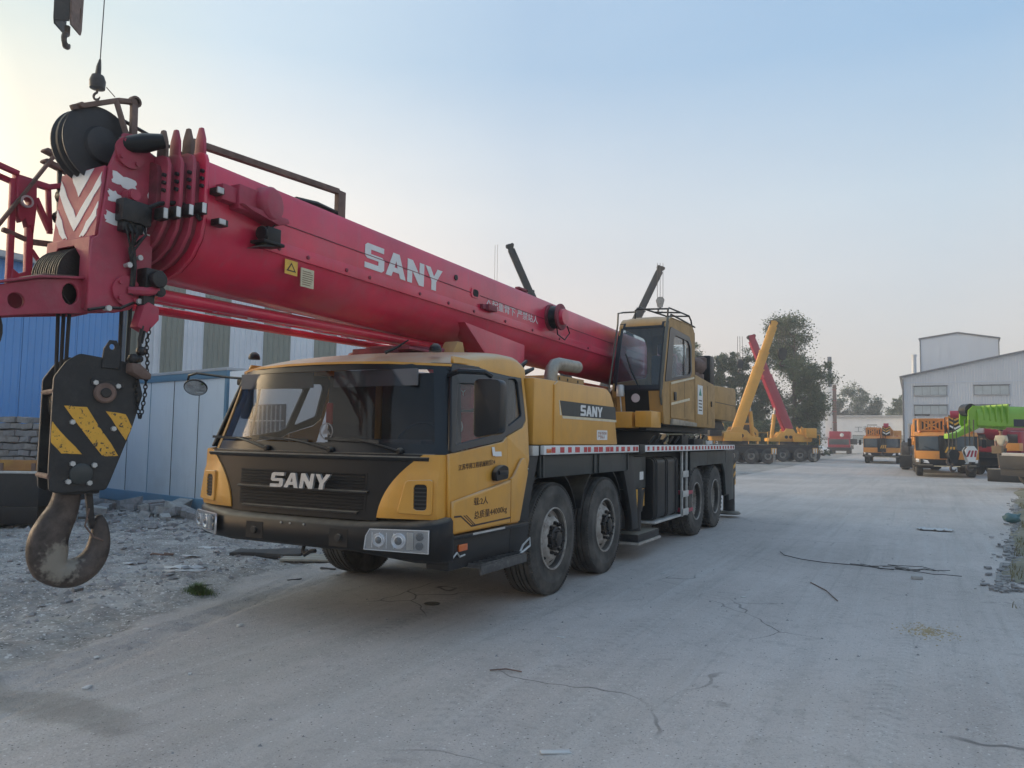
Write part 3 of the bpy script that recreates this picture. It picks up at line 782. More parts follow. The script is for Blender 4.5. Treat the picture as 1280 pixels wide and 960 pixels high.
# headlamps
def headlamp(a, b_):
    a = Vector(a); b_ = Vector(b_); u = (b_ - a); L = u.length; M = frame_mat(a, u, (0, 0, 1))
    if M.col[2].y > 0: M = frame_mat(a, u, (0, 0, 1)) @ Matrix.Scale(1, 4)
    T = lambda x, y, z: M @ Vector((x, y, z))
    out = [(0, 0), (L, -.01), (L, .155), (.045, .150), (.015, .10)]
    hl = plate('headlight', mat('lamp bowl grey', (.40, .41, .42), .25, .5), crane, out, (), M @ Matrix.Translation((0, 0, .004)), .012, .003, rnd_r=.015)
    plate('headlight_bezel', CHR, hl, [(-.006, -.006), (L + .006, -.016), (L + .006, .161), (.040, .156), (.006, .10)], [out], M @ Matrix.Translation((0, 0, .010)), .014)
    n = M.to_3x3() @ Vector((0, 0, 1))
    for k_ in range(5): B().box(.06 + k_ * .06, .065 + k_ * .06, .012, .13, .010, .016, M).done('lamp_fin', CHR, hl)
    for cx, r in ((.12, .052), (.285, .060)):
        o = T(cx, .072, .010)
        ring = B().lathe([(r, 0), (r, .014), (r * .93, .018), (r * .85, .012), (r * .62, .002), (r * .60, .012), (r * .5, .014)], o, n, 24).done('lamp_reflector', CHR, hl)
        B().lathe([(r * .52, .010), (r * .50, .016), (r * .35, .024), (.0, .028)], o, n, 20).done('lamp_lens', GL_F if False else mat('dark lamp lens', (.10, .11, .12), .06, coat=.6), ring)
    B().box(.35, .405, .01, .14, .010, .020, M).done('indicator', mat('grey lamp insert', (.42, .40, .37), .3), hl, .004)
    for yy in (.040, .110):
        B().lathe([(.030, 0), (.030, .012), (.02, .016), (0, .012)], T(.455, yy, .010), n, 16).done('small_lamp', mat('dark lamp lens', (.10, .11, .12), .06, coat=.6), hl)
    plate('headlight_cover', GL_F, hl, out, (), M @ Matrix.Translation((0, 0, .036)), .003)
headlamp((.775, -2.325, .695), (1.285, -2.205, .695))
headlamp((-1.352, -2.135, .715), (-.875, -2.325, .705))
# mirrors
b = B(); b.tube([(-1.12, -1.70, 2.10), (-1.62, -1.62, 2.14), (-1.98, -1.70, 2.185), (-2.10, -1.70, 2.165), (-2.13, -1.69, 2.11), (-2.06, -1.68, 2.07)], .014, 6)
mi = b.done('mirror_arm', BLK, crane)
nrm = Vector((.42, -.50, -.75)).normalized()
B().lathe([(.06, .03), (.105, .018), (.118, 0), (.116, -.012)], (-2.04, -1.66, 2.045), -nrm, 24).done('round_mirror', BLK, mi)
B().lathe([(.108, .0), (.06, .010), (0, .014)], (-2.04 + nrm.x * .014, -1.66 + nrm.y * .014, 2.045 + nrm.z * .014), nrm, 24).done('mirror_glass', mat('mirror glass', (.62, .64, .66), .06, 1.0), mi)
B().box(-1.56, -1.42, -1.50, -1.44, 1.72, 2.06).done('mirror_housing', BLK, mi, .03)
B().box(-1.56, -1.20, -1.56, -1.50, 2.06, 2.13).done('mirror_bracket', BLK, mi, .02)
b = B(); b.tube([(1.17, -1.80, 2.075), (1.40, -2.0, 2.085), (1.60, -1.95, 2.075), (1.62, -1.88, 2.05)], .022, 8)
mi = b.done('mirror_arm', FRAME, crane)
B().prism(fillet([(1.48, 1.56), (1.72, 1.60), (1.72, 2.02), (1.48, 2.03)], .05, 4), 1, -1.91, -1.80).done('mirror_housing', FRAME, mi, .012)
# cab roof fittings
for x, y in ((.98, -1.72), (-1.06, -1.80)):
    B().lathe([(.055, 0), (.055, .02), (.045, .05), (.02, .07), (0, .072)], (x, y, 2.285), (0, 0, 1), 14).done('marker_lamp', BLK, crane)
B().tube([(.55, -1.85, 2.28), (.62, -1.78, 2.33), (.70, -1.72, 2.40)], [.018, .012, .006], 6).done('antenna', BLK, crane)
# ------------------------------------------------------------------ yellow machinery housing behind the cab
for s in (1, -1):
    prof = [(-.48, 1.50), (1.84, 1.50), (1.70, 2.02), (1.60, 2.13), (1.45, 2.18), (-.46, 2.16)]
    b = B().prism(prof, 0, s * .46, s * 1.30); hsg = b.done('engine_housing', YEL, crane, .025)
    if s > 0:
        B().prism([(-.03, 1.505), (1.825, 1.505), (1.69, 2.005), (1.59, 2.115), (1.46, 2.165), (.06, 2.165), (-.03, 2.12)], 0, 1.295, 1.318).done('housing_side_panel', YEL, hsg, .014)
        B().prism([(.16, 1.808), (1.77, 1.808), (1.735, 1.962), (.10, 1.962)], 0, 1.318, 1.3215).done('name_band', FEND, hsg, smooth=False)
        B().prism([(.17, 1.778), (1.78, 1.778), (1.775, 1.806), (.16, 1.806)], 0, 1.318, 1.322).done('name_band_line', CREAM, hsg, smooth=False)
        B().prism([(.10, 1.81), (.14, 1.81), (.085, 1.965), (.07, 1.965)], 0, 1.318, 1.3218).done('name_band_line', CREAM, hsg, smooth=False)
        maker_letters(frame_mat((1.322, .64, 1.822), (0, 1, 0), (0, 0, 1)), .66, .118, WHT, hsg, .004)
        nb = bx('notice_plate', WHT, hsg, 1.3182, 1.3212, 1.14, 1.47, 1.560, 1.672, 0)
        text('notice_text', '作业半径内\n严禁站人', frame_mat((1.3214, 1.17, 1.575), (0, 1, 0), (0, 0, 1)), .27, .082, mat('red brown print', (.42, .20, .12), .6), nb, .0015)
bx('engine_cover', DYEL, crane, -.46, .46, -.45, 1.7, 1.50, 1.98, .03)
b = B(); b.tube([(1.02, .50, 2.15), (1.02, .50, 2.25), (1.02, .53, 2.33), (1.02, .60, 2.385), (1.02, .72, 2.41), (1.02, 1.0, 2.415), (1.02, 1.24, 2.42)], .074, 16, cap=False)
b.tube([(1.02, 1.24, 2.42), (1.02, .9, 2.415)], .068, 16, cap=False)
b.lathe([(.092, -.02), (.092, .02)], (1.02, .50, 2.18), (0, 0, 1), 16)
b.done('exhaust_elbow', STEEL, crane)
b = B(); b.box(.98, 1.02, .56, 1.46, 2.18, 2.285); b.box(.98, 1.10, .56, 1.46, 2.175, 2.195); b.prism([(.56, 2.19), (.60, 2.19), (.52, 2.31), (.47, 2.31)], 0, .97, 1.03)
bk = b.done('bracket_rail', DYEL, crane, .006)
for y in (.72, .95, 1.25): bx('bracket_slot', BLK, bk, 1.0202, 1.024, y, y + .03, 2.20 + .03, 2.262, 0)
b = B()
for k in range(7): b.tube([(.6 + k * .08, -.4, 2.2), (.62 + k * .08, -.1, 2.28 + .04 * (k % 3)), (.7, .25, 2.2)], .018, 6)
b.box(.50, .95, -.30, -.05, 2.16, 2.26)
b.done('hose_bundle', BLK, crane)
# boom rest on the chassis
b = B(); b.box(-.52, .52, -.62, -.50, 2.36, 2.44); b.box(-.5, -.42, -.64, -.5, 1.5, 2.4); b.box(.42, .5, -.64, -.5, 1.5, 2.4)
b.prism([(-.80, 2.37), (-.55, 2.37), (-.60, 2.52), (-.70, 2.52)], 0, .40, .56)
b.done('boom_rest', DYEL, crane, .01)
b = B(); b.tube([(-.55, -1.0, 2.38), (-.2, -1.1, 2.42), (.25, -1.0, 2.42), (.5, -.85, 2.40)], .035, 8); b.box(-.4, .1, -1.15, -.9, 2.36, 2.43); b.box(.3, .44, -1.35, -.85, 2.375, 2.40)
b.done('hose_tray', DRED, crane, .008)

# ------------------------------------------------------------------ superstructure
B().lathe([(.95, 1.49), (.95, 1.58), (.88, 1.58), (.88, 1.72), (.95, 1.74), (.95, 1.80), (.5, 1.80)], (0, 4.9, 0), (0, 0, 1), 48).done('turntable', BLK, crane)
bx('slew_platform', DRK, crane, -1.15, 1.15, 3.5, 7.2, 1.70, 1.80, .02)
for s in (1, -1): B().prism([(4.2, 1.79), (8.2, 1.79), (8.0, 2.5), (7.75, 2.95), (7.35, 2.95), (6.2, 2.35), (4.6, 2.2)], 0, s * .50, s * .56).done('boom_bracket', DYEL, crane, .01)
# operator's cab
OX0, OX1 = .60, 1.36
OS = [(3.66, 1.80), (3.56, 2.30), (3.60, 2.46), (3.86, 3.28), (4.02, 3.42), (5.24, 3.46), (5.42, 3.34), (5.45, 1.80)]
ow = [(3.70, 2.42), (3.96, 3.24), (4.02, 3.27), (5.06, 3.25), (5.20, 3.14), (5.22, 2.68), (5.12, 2.60)]
oc = plate('operator_cab', DYEL, crane, OS, (ow,), MX(OX1 - .015), .03, .008, rnd_r=.05, label="operator's cab on the slewing platform")
plate('cab_side_wall', DYEL, oc, OS, (ow,), MXN(OX0 + .015), .03, .008, rnd_r=.05)
wfr = plate('window_frame', FRAME, oc, ow, ([(4.02, 2.50), (4.16, 3.12), (4.22, 3.17), (4.98, 3.17), (5.12, 3.08), (5.14, 2.70), (5.06, 2.64)],), MX(OX1 + .002), .012, rnd_r=.04)
plate('side_window', GL_O, oc, ow, (), MX(OX1 - .010), .006)
plate('side_window', GL_O, oc, ow, (), MX(OX0 + .010), .006)
bx('window_bar', FRAME, oc, OX1 - .006, OX1 + .006, 4.74, 4.775, 2.56, 3.21, 0)
oroof = B()
P = [[Vector((x, y, z + (.02 if OX0 + .1 < x < OX1 - .1 else 0))) for x in (OX0, OX0 + .06, OX0 + .2, OX1 - .2, OX1 - .06, OX1)] for y, z in ((3.86, 3.28), (3.92, 3.36), (4.02, 3.42), (4.6, 3.445), (5.24, 3.46), (5.36, 3.40), (5.42, 3.34))]
oroof.slab(P, (0, 0, -.02)).done('cab_roof', DYEL, oc)
bx('cab_floor', INT, oc, OX0 + .03, OX1 - .03, 3.70, 5.42, 1.80, 1.86, .004)
plate('cab_rear_wall', DYEL, oc, [(OX0, 1.80), (OX1, 1.80), (OX1, 3.36), (OX0, 3.36)], ([(OX0 + .12, 2.62), (OX1 - .14, 2.62), (OX1 - .14, 3.18), (OX0 + .12, 3.18)],), Matrix(((1, 0, 0, 0), (0, 0, 1, 5.42), (0, 1, 0, 0), (0, 0, 0, 1))), .03)
plate('rear_window', GL_O, oc, [(OX0 + .12, 2.62), (OX1 - .14, 2.62), (OX1 - .14, 3.18), (OX0 + .12, 3.18)], (), Matrix(((1, 0, 0, 0), (0, 0, 1, 5.42), (0, 1, 0, 0), (0, 0, 0, 1))), .006)
# front: big screen, lower black screen with yellow cheeks
def ofy(z):
    pts = [(1.80, 3.66), (2.30, 3.56), (2.46, 3.60), (3.28, 3.86), (3.36, 3.92)]
    for (a, ya), (c, yc) in zip(pts[:-1], pts[1:]):
        if z <= c: return ya + (yc - ya) * (z - a) / (c - a)
    return 3.92
def opanel(name, m, x0, x1, z0, z1, d=0, th=.012, n=6):
    P = [[Vector((x, ofy(z0 + (z1 - z0) * i / n) - d, z0 + (z1 - z0) * i / n)) for x in (x0, x1)] for i in range(n + 1)]
    return B().slab(P, (0, th, 0)).done(name, m, oc)
opanel('front_screen', GL_O, OX0 + .05, OX1 - .05, 2.36, 3.27)
opanel('screen_edge', FRAME, OX0 - .002, OX0 + .06, 1.96, 3.34, .004, .03); opanel('screen_edge', FRAME, OX1 - .06, OX1 + .002, 2.30, 3.34, .004, .03)
opanel('screen_edge', FRAME, OX0 + .06, OX1 - .06, 3.25, 3.345, .004, .03); opanel('screen_edge', FRAME, OX0 + .06, OX1 - .06, 2.28, 2.37, .004, .03)
opanel('lower_screen', BLK, OX0 + .19, OX1 - .20, 1.93, 2.28)
for x0, x1 in ((OX0, OX0 + .19), (OX1 - .20, OX1)):
    opanel('front_cheek', DYEL, x0, x1, 1.82, 2.28, .004, .02)
bx('front_toe_panel', DYEL, oc, OX0 + .19, OX1 - .20, 3.62, 3.66, 1.80, 1.93, .004)
B().tube([(OX1 - .03, 3.70, 1.97), (OX1 - .01, 3.52, 2.20), (OX1 - .01, 3.56, 2.46), (OX1 - .01, 3.84, 3.30), (OX1 - .02, 3.92, 3.40)], .018, 6).done('screen_guard_tube', mat('dull olive tube', (.10, .10, .08), .5, dirt=.3), oc)
B().tube([(OX0 - .02, 3.62, 1.95), (OX0 - .03, 3.50, 2.30), (OX0 - .02, 3.84, 3.32), (OX0 - .02, 3.86, 3.50), (OX0 + .02, 3.98, 3.53), (OX0 + .22, 4.0, 3.53)], .014, 6).done('screen_guard_tube', mat('dull olive tube', (.10, .10, .08), .5, dirt=.3), oc)
b = B(); b.tube([(OX0 + .42, ofy(2.33) - .03, 2.33), (OX0 + .26, ofy(2.62) - .03, 2.62), (OX0 + .16, ofy(2.85) - .02, 2.85)], .010, 6); b.done('wiper', BLK, oc)
b = B(); b.lathe([(.055, 0), (.06, .03), (.058, .15), (.045, .17)], (OX0 + .16, 3.47, 2.20), (0, 0, 1), 14); b.tube([(OX0 + .16, 3.47, 2.20), (OX0 + .17, 3.50, 1.98)], .010, 6)
b.done('work_lamp_post', ALU, oc)
B().lathe([(.065, 0), (.06, .05), (.03, .07)], (OX0 + .36, 3.57, 2.18), (0, 1, 0), 16).done('spot_lamp', CHR, oc)
for pts in ([(OX0 + .22, 3.95, 3.42), (OX0 + .22, 3.97, 3.55), (OX0 + .27, 4.02, 3.60), (OX0 + .3, 5.3, 3.66), (OX0 + .34, 5.42, 3.58), (OX0 + .36, 5.5, 3.46)],
            [(OX1 - .04, 3.98, 3.40), (OX1 - .04, 4.0, 3.53), (OX1 - .04, 4.06, 3.57), (OX1 - .04, 5.2, 3.62), (OX1 - .04, 5.34, 3.56), (OX1 - .04, 5.42, 3.42)],
            [(OX0 + .24, 4.0, 3.57), (OX1 - .04, 4.02, 3.55)], [(OX0 + .29, 4.7, 3.63), (OX1 - .04, 4.7, 3.595)], [(OX0 + .3, 5.3, 3.655), (OX1 - .04, 5.22, 3.615)],
            [(OX1 - .1, 4.3, 3.44), (OX1 - .1, 4.36, 3.52), (OX1 - .06, 4.8, 3.50), (OX1 - .02, 5.5, 3.47)]):
    B().tube(pts, .014, 6).done('roof_rail', DRK, oc)
od = plate('door_panel', DYEL, oc, [(3.98, 1.90), (3.96, 2.42), (5.28, 2.55), (5.30, 1.90)], (), MX(OX1 + .006), .012, .004)
B().prism([(3.98, 2.40), (5.32, 2.585), (5.32, 2.615), (3.98, 2.435)], 0, OX1 + .004, OX1 + .02).done('door_moulding', CREAM, oc, .003)
B().prism([(3.98, 2.09), (5.02, 2.21), (5.02, 2.25), (3.98, 2.125)], 0, OX1 + .010, OX1 + .022).done('door_moulding', CREAM, od, .003)
bx('handle', BLK, od, OX1 + .010, OX1 + .03, 4.12, 4.24, 2.17, 2.30, .01)
bx('door_seam', BLK, od, OX1 + .0121, OX1 + .014, 4.74, 4.752, 1.92, 2.50, 0)
B().prism([(3.95, 1.80), (5.40, 1.80), (5.40, 1.86), (4.0, 1.89)], 0, OX1, OX1 + .04).done('sill', STEEL, oc, .006)
os_ = B(); os_.box(OX0 + .18, OX1 - .18, 4.4, 4.9, 2.1, 2.28); os_.box(OX0 + .18, OX1 - .18, 4.85, 5.02, 2.2, 2.95); os_.box(OX0 + .28, OX1 - .28, 4.87, 4.98, 2.95, 3.15)
os_.done('operator_seat', INT, oc, .05)
# yellow steps in front of it
bx('front_step_box', YEL, crane, .48, 1.04, 3.18, 3.62, 1.735, 1.965, .015); bx('front_step_box', YEL, crane, 1.09, 1.33, 3.16, 3.62, 1.745, 1.975, .015)
# rear machinery body
rb = B().prism([(5.47, 1.80), (7.0, 1.80), (7.0, 2.585), (6.9, 2.60), (5.62, 2.68), (5.47, 2.62)], 0, .62, 1.33).done('rear_body', DYEL, crane, .02)
pn = bx('capacity_plate', WHT, rb, 1.331, 1.334, 5.72, 6.06, 2.02, 2.52, 0)
B().prism([(5.80, 2.34), (5.98, 2.34), (5.89, 2.47)], 0, 1.334, 1.336).done('plate_print', mat('green print', (.05, .25, .18), .6), pn, smooth=False)
for k in range(4): bx('plate_print', INK, pn, 1.334, 1.3355, 5.78, 6.0, 2.08 + k * .055, 2.10 + k * .055, 0)
bx('body_seam', BLK, rb, 1.3302, 1.333, 6.42, 6.432, 1.86, 2.54, 0)
bx('latch', BLK, rb, 1.3302, 1.345, 6.66, 6.72, 2.18, 2.28, .005)
bx('rear_body', DYEL, crane, -1.33, -.62, 3.8, 7.0, 1.80, 2.58, .02)
b = B(); b.lathe([(.26, 0), (.26, .06), (.17, .06), (.17, .74), (.26, .74), (.26, .80)], (-.40, 6.6, 2.75), (1, 0, 0), 20); b.lathe([(.17, .8), (.19, .82), (.19, 1.12), (.1, 1.15)], (-.30, 6.55, 2.80), (1, 0, 0), 16)
b.box(.50, .58, 6.2, 6.9, 2.5, 2.8)
b.done('winch', DRED, crane, .006)
b = B(); b.lathe([(.14, 0), (.15, .03), (.15, .30), (.12, .33)], (1.12, 6.0, 2.88), (.3, 1, 0), 14); b.box(1.0, 1.25, 5.9, 6.5, 2.6, 2.76); b.lathe([(.10, 0), (.12, .02), (.12, .2), (.08, .22)], (1.2, 6.4, 2.84), (0, 0, 1), 14)
b.done('hydraulic_motor', RUST, crane, .005)
bx('exhaust_stack', BLK, crane, .98, 1.24, 7.02, 7.34, 2.55, 3.16, .03)
cw = B().prism([(7.35, 1.98), (9.05, 1.98), (9.25, 2.14), (9.25, 2.62), (9.15, 2.68), (7.35, 2.62)], 0, -1.25, 1.25).done('counterweight', DYEL, crane, .03)
bx('counterweight_seam', BLK, cw, 1.2502, 1.253, 7.36, 9.2, 2.30, 2.312, 0)
B().prism([(7.1, 1.80), (8.9, 1.80), (8.6, 1.97), (7.1, 1.97)], 0, -1.0, 1.1).done('counterweight_carrier', DRK, crane, .015)
cl = B()
for k in range(10):
    y = 3.6 + k * .33; cl.tube([(1.15, y, 1.52), (1.20, y + .1, 1.62 + rnd.uniform(0, .05)), (1.10, y + .28, 1.55)], .02, 6)
cl.box(.98, 1.2, 5.2, 5.6, 1.5, 1.66); cl.box(1.0, 1.22, 5.9, 6.5, 1.5, 1.6)
cl.done('deck_clutter', DRK, crane, .004)
b = B()
for k in range(3): b.tube([(1.24 + .02 * math.cos(a), 6.9 + .22 * math.sin(a), 1.515 + k * .02 + .012 * math.sin(3 * a)) for a in [2 * math.pi * i / 16 for i in range(16)]], .011, 5, closed=True)
b.done('rope_sling', WHT, crane)

# ------------------------------------------------------------------ telescopic boom (one part per section)
def ztop(y): return 3.362 - .0100 * y
def sect(y, w, h, top, n=9):
    """boom cross-section: flat upper half, rounded lower half; top = depth below the base section's top"""
    z = ztop(y) - top
    p = [(-w + .06, z), (w - .06, z), (w - .018, z - .018), (w, z - .06), (w, z - h * .52)]
    for i in range(1, n):
        a = math.pi * i / n; p.append((w * math.cos(a) ** 1.0 if True else 0, z - h * .52 - h * .48 * math.sin(a)))
    p += [(-w, z - h * .52), (-w, z - .06), (-w + .018, z - .018)]
    return [Vector((x, y, q)) for x, q in p]
base = B().loft([sect(y, .43, .80, 0) for y in (-3.64, -2, 0, 2, 4, 6, 7.7)]).done('boom_base_section', RED, crane, .0, ang=25)
base['label'] = 'outer section of the telescopic boom, crimson, with white lettering'
# side flange strips with bolts
for z0, z1, d in ((2.895 - .03, 2.99 - .03, .008),):
    P = [[Vector((.43 + d, y, z0 + (ztop(y) - 3.362))), Vector((.43 + d, y, z1 + (ztop(y) - 3.362)))] for y in (-3.2, 0, 4, 7.4)]
    fl = B().slab(P, (-.02, 0, 0)).done('side_flange', RED, base, .003)
for y in (-3.0, -2.7, -2.25, -1.95, -1.2, -.7, -.2, .5, 1.2, 2.0, 3.0):
    B().lathe([(.016, 0), (.016, .010), (.008, .014)], (.437, y, 2.905 + ztop(y) - 3.362), (1, 0, 0), 8).done('flange_bolt', DRED, fl)
P = [[Vector((.432, y, 3.095 + ztop(y) - 3.362)), Vector((.432, y, 3.102 + ztop(y) - 3.362))] for y in (-3.1, 4, 7.4)]
B().slab(P, (.004, 0, 0)).done('seam_line', DRED, base)
P = [[Vector((x, y, ztop(y) + .001)) for x in (-.33, .33)] for y in (-1.86, -.3)]
B().slab(P, (0, 0, .014)).done('top_doubler', RED, base, .006)
maker_letters(frame_mat((.431, -2.015, 3.005), (0, 1, -.0100), (0, 0, 1)), 1.20, .218, WHT, base, .004)
text('boom_lettering', '△起重臂下 严禁站人', frame_mat((.4305, .06, 3.000), (0, 1, -.0100), (0, 0, 1)), 1.30, .098, WHT, base, .003)
B().prism(fillet([(-.255, 3.055), (-.085, 3.055), (-.085, 3.16), (-.255, 3.16)], .04, 5), 0, .428, .440).done('inspection_rim', RED, base)
B().prism(fillet([(-.225, 3.07), (-.115, 3.07), (-.115, 3.145), (-.225, 3.145)], .035, 5), 0, .440, .4425).done('inspection_hole', mat('grille shadow black', (.006, .006, .007), .7), base, smooth=False)
B().lathe([(.03, 0), (.03, .01)], (.43, -.56, 3.20), (1, 0, 0), 12).done('plug', BLK, base)
b = B(); b.box(.43, .50, .02, .20, 2.955, 3.02); b.box(.43, .47, -.06, .02, 2.96, 3.01); b.done('sensor_box', DRED, base, .006)
# stickers
s1 = bx('warning_sticker', STKY, base, .4307, .4330, -2.93, -2.80, 2.765, 2.875, 0)
B().add([(.4342, -2.915, 2.79), (.4342, -2.815, 2.79), (.4342, -2.865, 2.858)], [(0, 1, 2)]).done('warning_triangle', INK, s1, smooth=False)
B().add([(.4350, -2.895, 2.799), (.4350, -2.835, 2.799), (.4350, -2.865, 2.842)], [(0, 1, 2)]).done('warning_triangle', STKY, s1, smooth=False)
s2 = bx('load_label', PAPER, base, .425, .4330, -2.76, -2.62, 2.70, 2.845, 0)
for k in range(7): bx('label_print', mat('brown print', (.25, .17, .1), .6), s2, .4331, .4342, -2.745, -2.64 + rnd.uniform(-.02, .01), 2.715 + k * .017, 2.722 + k * .017, 0)
# reeving motor, work light and cable on the front right side
b = B(); b.lathe([(.115, 0), (.125, .02), (.125, .10), (.105, .12), (.0, .125)], (.45, -3.20, 3.20), (1, .25, 0), 22); b.box(.42, .52, -3.46, -3.20, 3.10, 3.27); b.prism([(-3.46, 3.13), (-3.36, 3.10), (-3.12, 3.06), (-3.02, 3.10), (-3.04, 3.13)], 0, .43, .56)
b.box(.42, .50, -3.58, -3.46, 3.13, 3.24)
b.done('reel_motor', FRED, base, .008)
b = B(); b.box(.47, .57, -3.24, -3.11, 2.925, 3.03); b.box(.44, .58, -3.28, -3.08, 2.905, 2.93); b.lathe([(.055, 0), (.05, .02)], (.52, -3.24, 2.98), (.1, -1, -.1), 14); b.prism([(-3.32, 2.86), (-3.22, 2.91), (-3.08, 2.91)], 0, .44, .56)
wl = b.done('work_light', BLK, base, .012)
B().tube([(.53, -3.17, 3.03), (.54, -3.12, 3.09), (.52, -3.10, 3.14)], .006, 5).done('lamp_cable', BLK, wl)
b = B(); b.lathe([(.17, 0), (.17, .03), (.11, .03), (.11, .14), (.17, .14), (.17, .17)], (.43, 1.72, 3.125), (1, 0, 0), 26)
cr = b.done('cable_reel', DRED, base, .004)
b = B()
for k in range(6): b.tube([(.475 + k * .018, 1.72 + .135 * math.cos(a), 3.125 + .135 * math.sin(a)) for a in [2 * math.pi * i / 24 for i in range(24)]], .011, 5, closed=True)
b.tube([(.58, 1.60, 3.02), (.55, 1.70, 2.90), (.54, 1.95, 2.86), (.56, 2.06, 2.96), (.55, 2.0, 3.05)], .009, 5)
b.done('reel_cable', BLK, cr)
B().lathe([(.105, 0), (.10, .05), (0, .055)], (.60, 1.72, 3.125), (1, 0, 0), 22).done('reel_cap', RED, cr)
b = B(); b.box(-.1, .30, 1.30, 1.34, 3.345, 3.43); b.box(.24, .30, 1.10, 1.34, 3.40, 3.43); b.box(.2, .32, 1.0, 1.08, 3.345, 3.37); b.done('cable_guide', DRED, base, .005)
# ram bracket under the boom and the ram itself
for s in (1, -1):
    B().prism([(-.40, 2.765), (.98, 2.68), (.98, 2.48), (.55, 2.22), (.46, 2.20)], 0, s * .24, s * .45).done('ram_bracket', RED, base, .012)
bx('ram_bracket_back', RED, base, -.40, .40, .62, .95, 2.38, 2.62, .02)
ram = B().tube([(0, .62, 2.36), (0, 2.2, 2.12)], .085, 16).done('luffing_ram_rod', ALU, crane)
B().tube([(0, 1.6, 2.21), (0, 4.6, 1.98)], .14, 18).done('luffing_ram_barrel', DRED, crane)
# nested collars of the inner sections
for k, (y, w, top) in enumerate(((-3.66, .455, -.035), (-3.735, .425, -.005), (-3.805, .395, .025), (-3.875, .365, .05))):
    h = .80 - 2 * (.43 - (w - .025)) + .05
    ring = B().loft([sect(y - .028, w, h, top), sect(y + .0, w, h, top)]).done('section_collar', FRED if k else RED, crane, .006, ang=25)
    inner = B().loft([sect(y - .06, w - .055, h - .11, top + .05), sect(y + .5, w - .055, h - .11, top + .05)]).done('boom_inner_section', DRED, crane, .0, ang=25)
    zt = ztop(y) - top
    B().loft([[Vector((w - .075 + dx, y - .026 + dy, zt - .04)) for dx, dy in ((-.05, 0), (.05, 0), (.05, .022), (-.05, .022))], [Vector((w - .075 + dx * .85, y - .026 + dy, zt + .09)) for dx, dy in ((-.05, 0), (.05, 0), (.05, .022), (-.05, .022))], [Vector((w - .075 + dx * .30, y - .026 + dy, zt + .17)) for dx, dy in ((-.05, 0), (.05, 0), (.05, .022), (-.05, .022))]]).done('collar_fin', RUST if k % 2 else FRED, ring, .006)
    b = B(); b.box(w - .05, w + .035, y - .075, y - .028, zt - .44, zt - .365)
    b.done('wear_pad_holder', GREASE, ring, .006)
    bx('wear_pad', WHT if k < 3 else ALU, ring, w + .0355, w + .045, y - .072, y - .045, zt - .435, zt - .37, .002)
    for q in range(3): B().lathe([(.014, 0), (.014, .02)], (w - .02, y - .028, zt - .14 - q * .05), (0, -1, 0), 6).done('collar_bolt', GREASE, ring)
b = B(); b.box(.40, .50, -3.63, -3.56, 3.155, 3.20); b.box(.44, .52, -3.62, -3.54, 2.945, 2.99); b.done('wear_pad_holder', GREASE, base, .006)
bx('wear_pad', ALU, base, .50, .512, -3.63, -3.58, 3.16, 3.20, .002); bx('wear_pad', ALU, base, .52, .53, -3.62, -3.57, 2.95, 2.985, .002)
# boom head
HW = .215
hp = [(-4.205, 3.19), (-4.12, 3.43), (-4.06, 3.445), (-3.885, 3.34), (-3.885, 2.52), (-3.94, 2.42), (-4.02, 2.33), (-4.12, 2.295), (-4.30, 2.285), (-4.29, 2.72), (-4.25, 2.75)]
for s in (1, -1):
    hs = plate('boom_head_side', FRED, crane, hp, (), MX(s * HW) if s > 0 else MXN(s * HW), .03, .006)
    if s > 0: HS = hs
hb = B(); hb.box(-HW + .01, HW - .01, -4.1, -3.86, 2.78, 3.22)
hb.done('boom_head_core', FRED, crane, .006)
# front chevron plate (leans with the head)
Mf = frame_mat((-HW, -4.255, 2.745), (1, 0, 0), (0, .045, .57))
cv = plate('chevron_plate', FRED, crane, [(0, 0), (2 * HW, 0), (2 * HW, .445), (0, .445)], (), Mf, .02, .004)
def ragged(poly, amp=.008, n=6):
    o = []
    for i in range(len(poly)):
        a = Vector(poly[i]); c = Vector(poly[(i + 1) % len(poly)])
        for j in range(n):
            p = a.lerp(c, j / n)
            if j: p += Vector((rnd.uniform(-amp, amp), rnd.uniform(-amp, amp)))
            o.append(tuple(p))
    return o
W2 = 2 * HW
for poly in ([(.095, .44), (.335, .44), (.215, .27)], [(.010, .405), (.010, .315), (.215, .050), (.420, .315), (.420, .405), (.215, .135)], [(.010, .215), (.010, .125), (.110, 0.008), (.155, .008)], [(.275, .008), (.320, 0.008), (.420, .125), (.420, .215)]):
    plate('chevron_stripe', WHT, cv, ragged(poly, .006, 5), (), Mf @ Matrix.Translation((0, 0, .0115)), .003)
for z0, y0, y1 in ((3.085, -4.185, -4.03), (2.965, -4.205, -4.08), (2.83, -4.215, -3.91), (3.02, -3.935, -3.895)):
    plate('side_stripe', WHT, HS, ragged([(y0, z0 + .012), (y1, z0 - .005), (y1, z0 + .065), (y0, z0 + .085)], .010, 6), (), MX(HW + .0165), .003)
bx('head_front_lip', FRED, crane, -HW, HW, -4.285, -4.255, 2.705, 2.742, .006)
